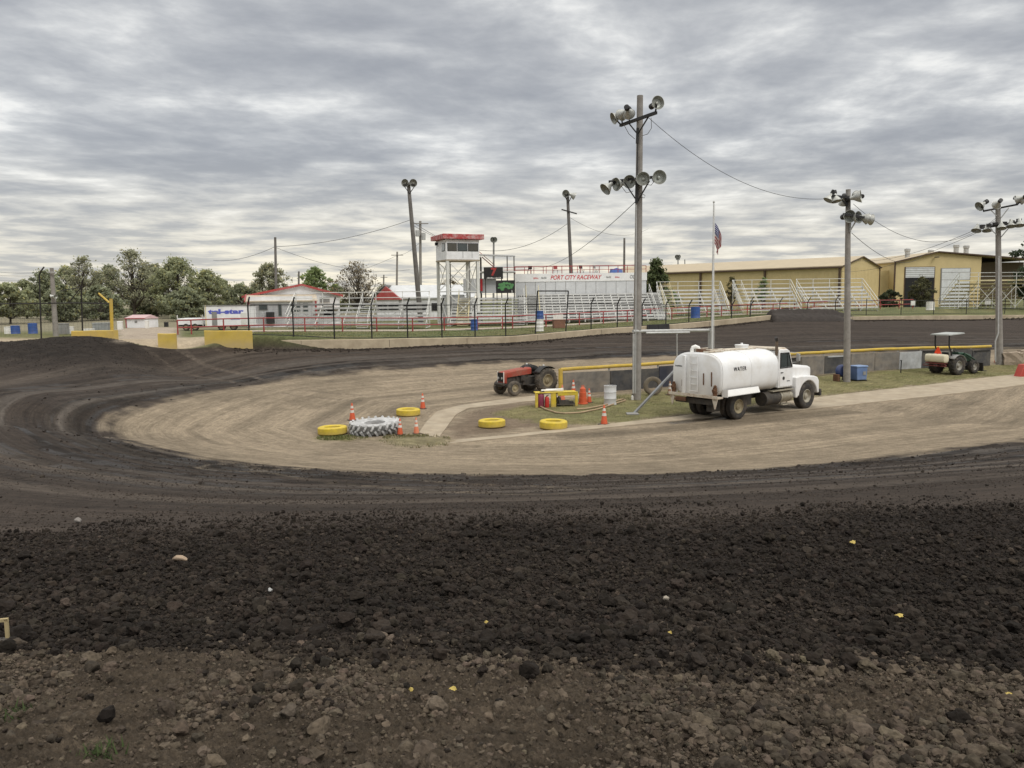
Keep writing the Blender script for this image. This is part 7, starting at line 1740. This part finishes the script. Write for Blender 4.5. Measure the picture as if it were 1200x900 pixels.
for px, D, w_, lab in ((654.5, 75, .9, 'small white board hung on the red railing right of the black gate frame'), (1067.5, 99, .55, 'small white board on the fence near the shrub'), (1154.5, 101, .75, 'small pale blue-white board on the fence before the turned-away bleacher')):
    p = A(px, D); o = thing('notice_board', lab, 'board', p, 0, 'small white boards on the fences')
    mb = MB(); mb.box(0, -.12, .85, w_, .03, .62); mb.build('panel', white, o, bevel=.01)
    for s in (-1, 1): mb = MB(); mb.bar((s*w_*.4, -.08, 0), (s*w_*.4, -.08, 1.1), .04); mb.build('post', greyp, o)
p = fence_pt(770.5, -.10); o = thing('dark_board', 'long black board leaning against the concrete wall behind the tall light pole', 'board', p, math.atan2((WP[5]-WP[4]).y, (WP[5]-WP[4]).x)); mb = MB(); mb.box(0, 0, .30, 2.5, .06, .62, rx=R(-8)); mb.build('panel', blackm, o, bevel=.01)
mb = MB(); [mb.box(k, -.02, .30, .08, .06, .6, rx=R(-8)) for k in (-1, 0, 1)]; mb.build('batten', blackm, o)
# ------------------------------------------------------------------ bits in the foreground soil
def foot(px, py):
    """ground point with the relief of the soil under it"""
    p = T(px, py); p.z += float(grel(np.array([p.x]), np.array([p.y]))[0]); return p
def lump(name, lab, cat, px, py, sx, sy, sz, m, seed, lift=0.):
    p = foot(px, py); rs = np.random.RandomState(seed); bm = bmesh.new(); bmesh.ops.create_icosphere(bm, subdivisions=3, radius=1)
    ph = rs.uniform(0, 6, 6)
    for v in bm.verts:
        c = v.co.copy(); k = 1+.16*math.sin(3*c.x+ph[0])+.14*math.sin(4*c.y+ph[1]+c.z*2)+.08*math.sin(9*c.x+7*c.z+ph[2])
        v.co = Vector((c.x*sx*k, c.y*sy*k, c.z*sz*k+.10*sx*math.sin(2.2*c.x+ph[3])))
    me = bpy.data.meshes.new(name); bm.to_mesh(me); bm.free(); me.polygons.foreach_set('use_smooth', [True]*len(me.polygons)); me.materials.append(m)
    o = bpy.data.objects.new(name, me); COL.objects.link(o); o.location = p+Vector((0, 0, lift+.03)); o.rotation_euler = (0, 0, rs.uniform(-.3, .3)); return tag(o, lab, cat)
lump('bone_fragment', 'curved tan scrap lying on the black clods at the left', 'scrap', 212, 664, .085, .022, .022, mat('scrap_tan', (.36, .27, .19), .8, var=.2), 1, .03)
lump('plastic_scrap', 'small white scrap among the black clods left of centre', 'scrap', 317, 697, .018, .014, .014, mat('scrap_white', (.45, .45, .43), .8), 2, .015)
lump('pale_stone', 'pale round stone at the upper edge of the clods on the left', 'stone', 92, 614, .045, .04, .035, mat('stone_pale', (.22, .20, .18), .9), 3, .02)
lump('pale_stone', 'small cream pebble right of centre on the black clods', 'stone', 780, 712, .022, .02, .018, mat('stone_cream', (.34, .30, .24), .9), 4, .02)
lf_m = mat('leaf_yellow', (.55, .42, .12), .8, var=.3, scale=30)
def fallen(px, py, s, lab, seed):
    p = foot(px, py); rs = np.random.RandomState(seed); mb = MB(); n = 14; s *= 1.0; row = []
    for i in range(n):
        a = 2*math.pi*i/n; r = s*(1 if i % 2 else .78)*rs.uniform(.85, 1.12); row.append((math.cos(a)*r, math.sin(a)*r*.75, s*.18*math.sin(a*2)))
    mb.add(row+[(0, 0, .015)], [(i, (i+1) % n, n) for i in range(n)])
    o = mb.build('fallen_leaf', lf_m, None); o.location = p+Vector((0, 0, .055 if py < 760 else .030)); o.rotation_euler = (rs.uniform(.2, .5), rs.uniform(-.2, .2), rs.uniform(-.6, .6)); tag(o, lab, 'leaf', 'yellow leaves fallen on the soil')
for k, (px, py, s, lab) in enumerate(((1053, 732, .030, 'bright yellow leaf on the black clods at the right'), (1181, 817, .024, 'yellow leaf on the brown soil at the right picture edge'), (531, 823, .020, 'curled yellow leaf on the brown clods at the centre'), (482, 819, .014, 'thin yellow leaf stalk left of the curled leaf'), (570, 740, .016, 'small pale leaf on the black clods at the centre'), (999, 641, .035, 'yellow scrap leaf far up the black clods at the right'), (785, 753, .016, 'small pale leaf just above the brown shoulder right of centre'))):
    fallen(px, py, s, lab, k)
p = foot(3, 757); wf = thing('wooden_stand', 'small wooden frame cut by the left picture edge at the foot of the clods', 'frame', p, .2)
wm_ = mat('raw_wood', (.40, .32, .17), .8, var=.3, scale=8)
mb = MB(); mb.bar((.03, 0, 0), (.03, 0, .13), .018); mb.build('upright', wm_, wf); mb = MB(); mb.bar((-.2, 0, .12), (.04, 0, .125), .018); mb.build('cross_bar', wm_, wf); mb = MB(); mb.box(-.05, -.02, .01, .20, .06, .02); mb.build('base_board', darksteel, wf)
# weeds at the bottom edge
rs = np.random.RandomState(3); V = []; Cc = []
for px, py, n in ((12, 838, 60), (125, 893, 60), (5, 848, 30), (108, 888, 25), (1180, 892, 8)):
    c = foot(px, py)
    for _ in range(n):
        a = rs.uniform(0, 6.28); h = rs.uniform(.02, .05); q = c+Vector(rs.normal(0, .035, 2).tolist()+[0]); w_ = Vector((math.cos(a), math.sin(a), 0))*h*.10; tip = q+Vector((math.cos(a+1.5)*h*.9, math.sin(a+1.5)*h*.9, h*.8))
        V += [q-w_, q+w_, tip]; Cc += [np.array((.045, .065, .022))*rs.uniform(.6, 1.4)]*3
colmesh('weeds', np.array([v[:] for v in V]), np.arange(len(V)).reshape(-1, 3), np.array(Cc), MATS['grass_blade'], None, kind='stuff')
SC.cycles.use_denoising = True
SC.cycles.max_bounces = 6; SC.cycles.diffuse_bounces = 3; SC.cycles.transparent_max_bounces = 16
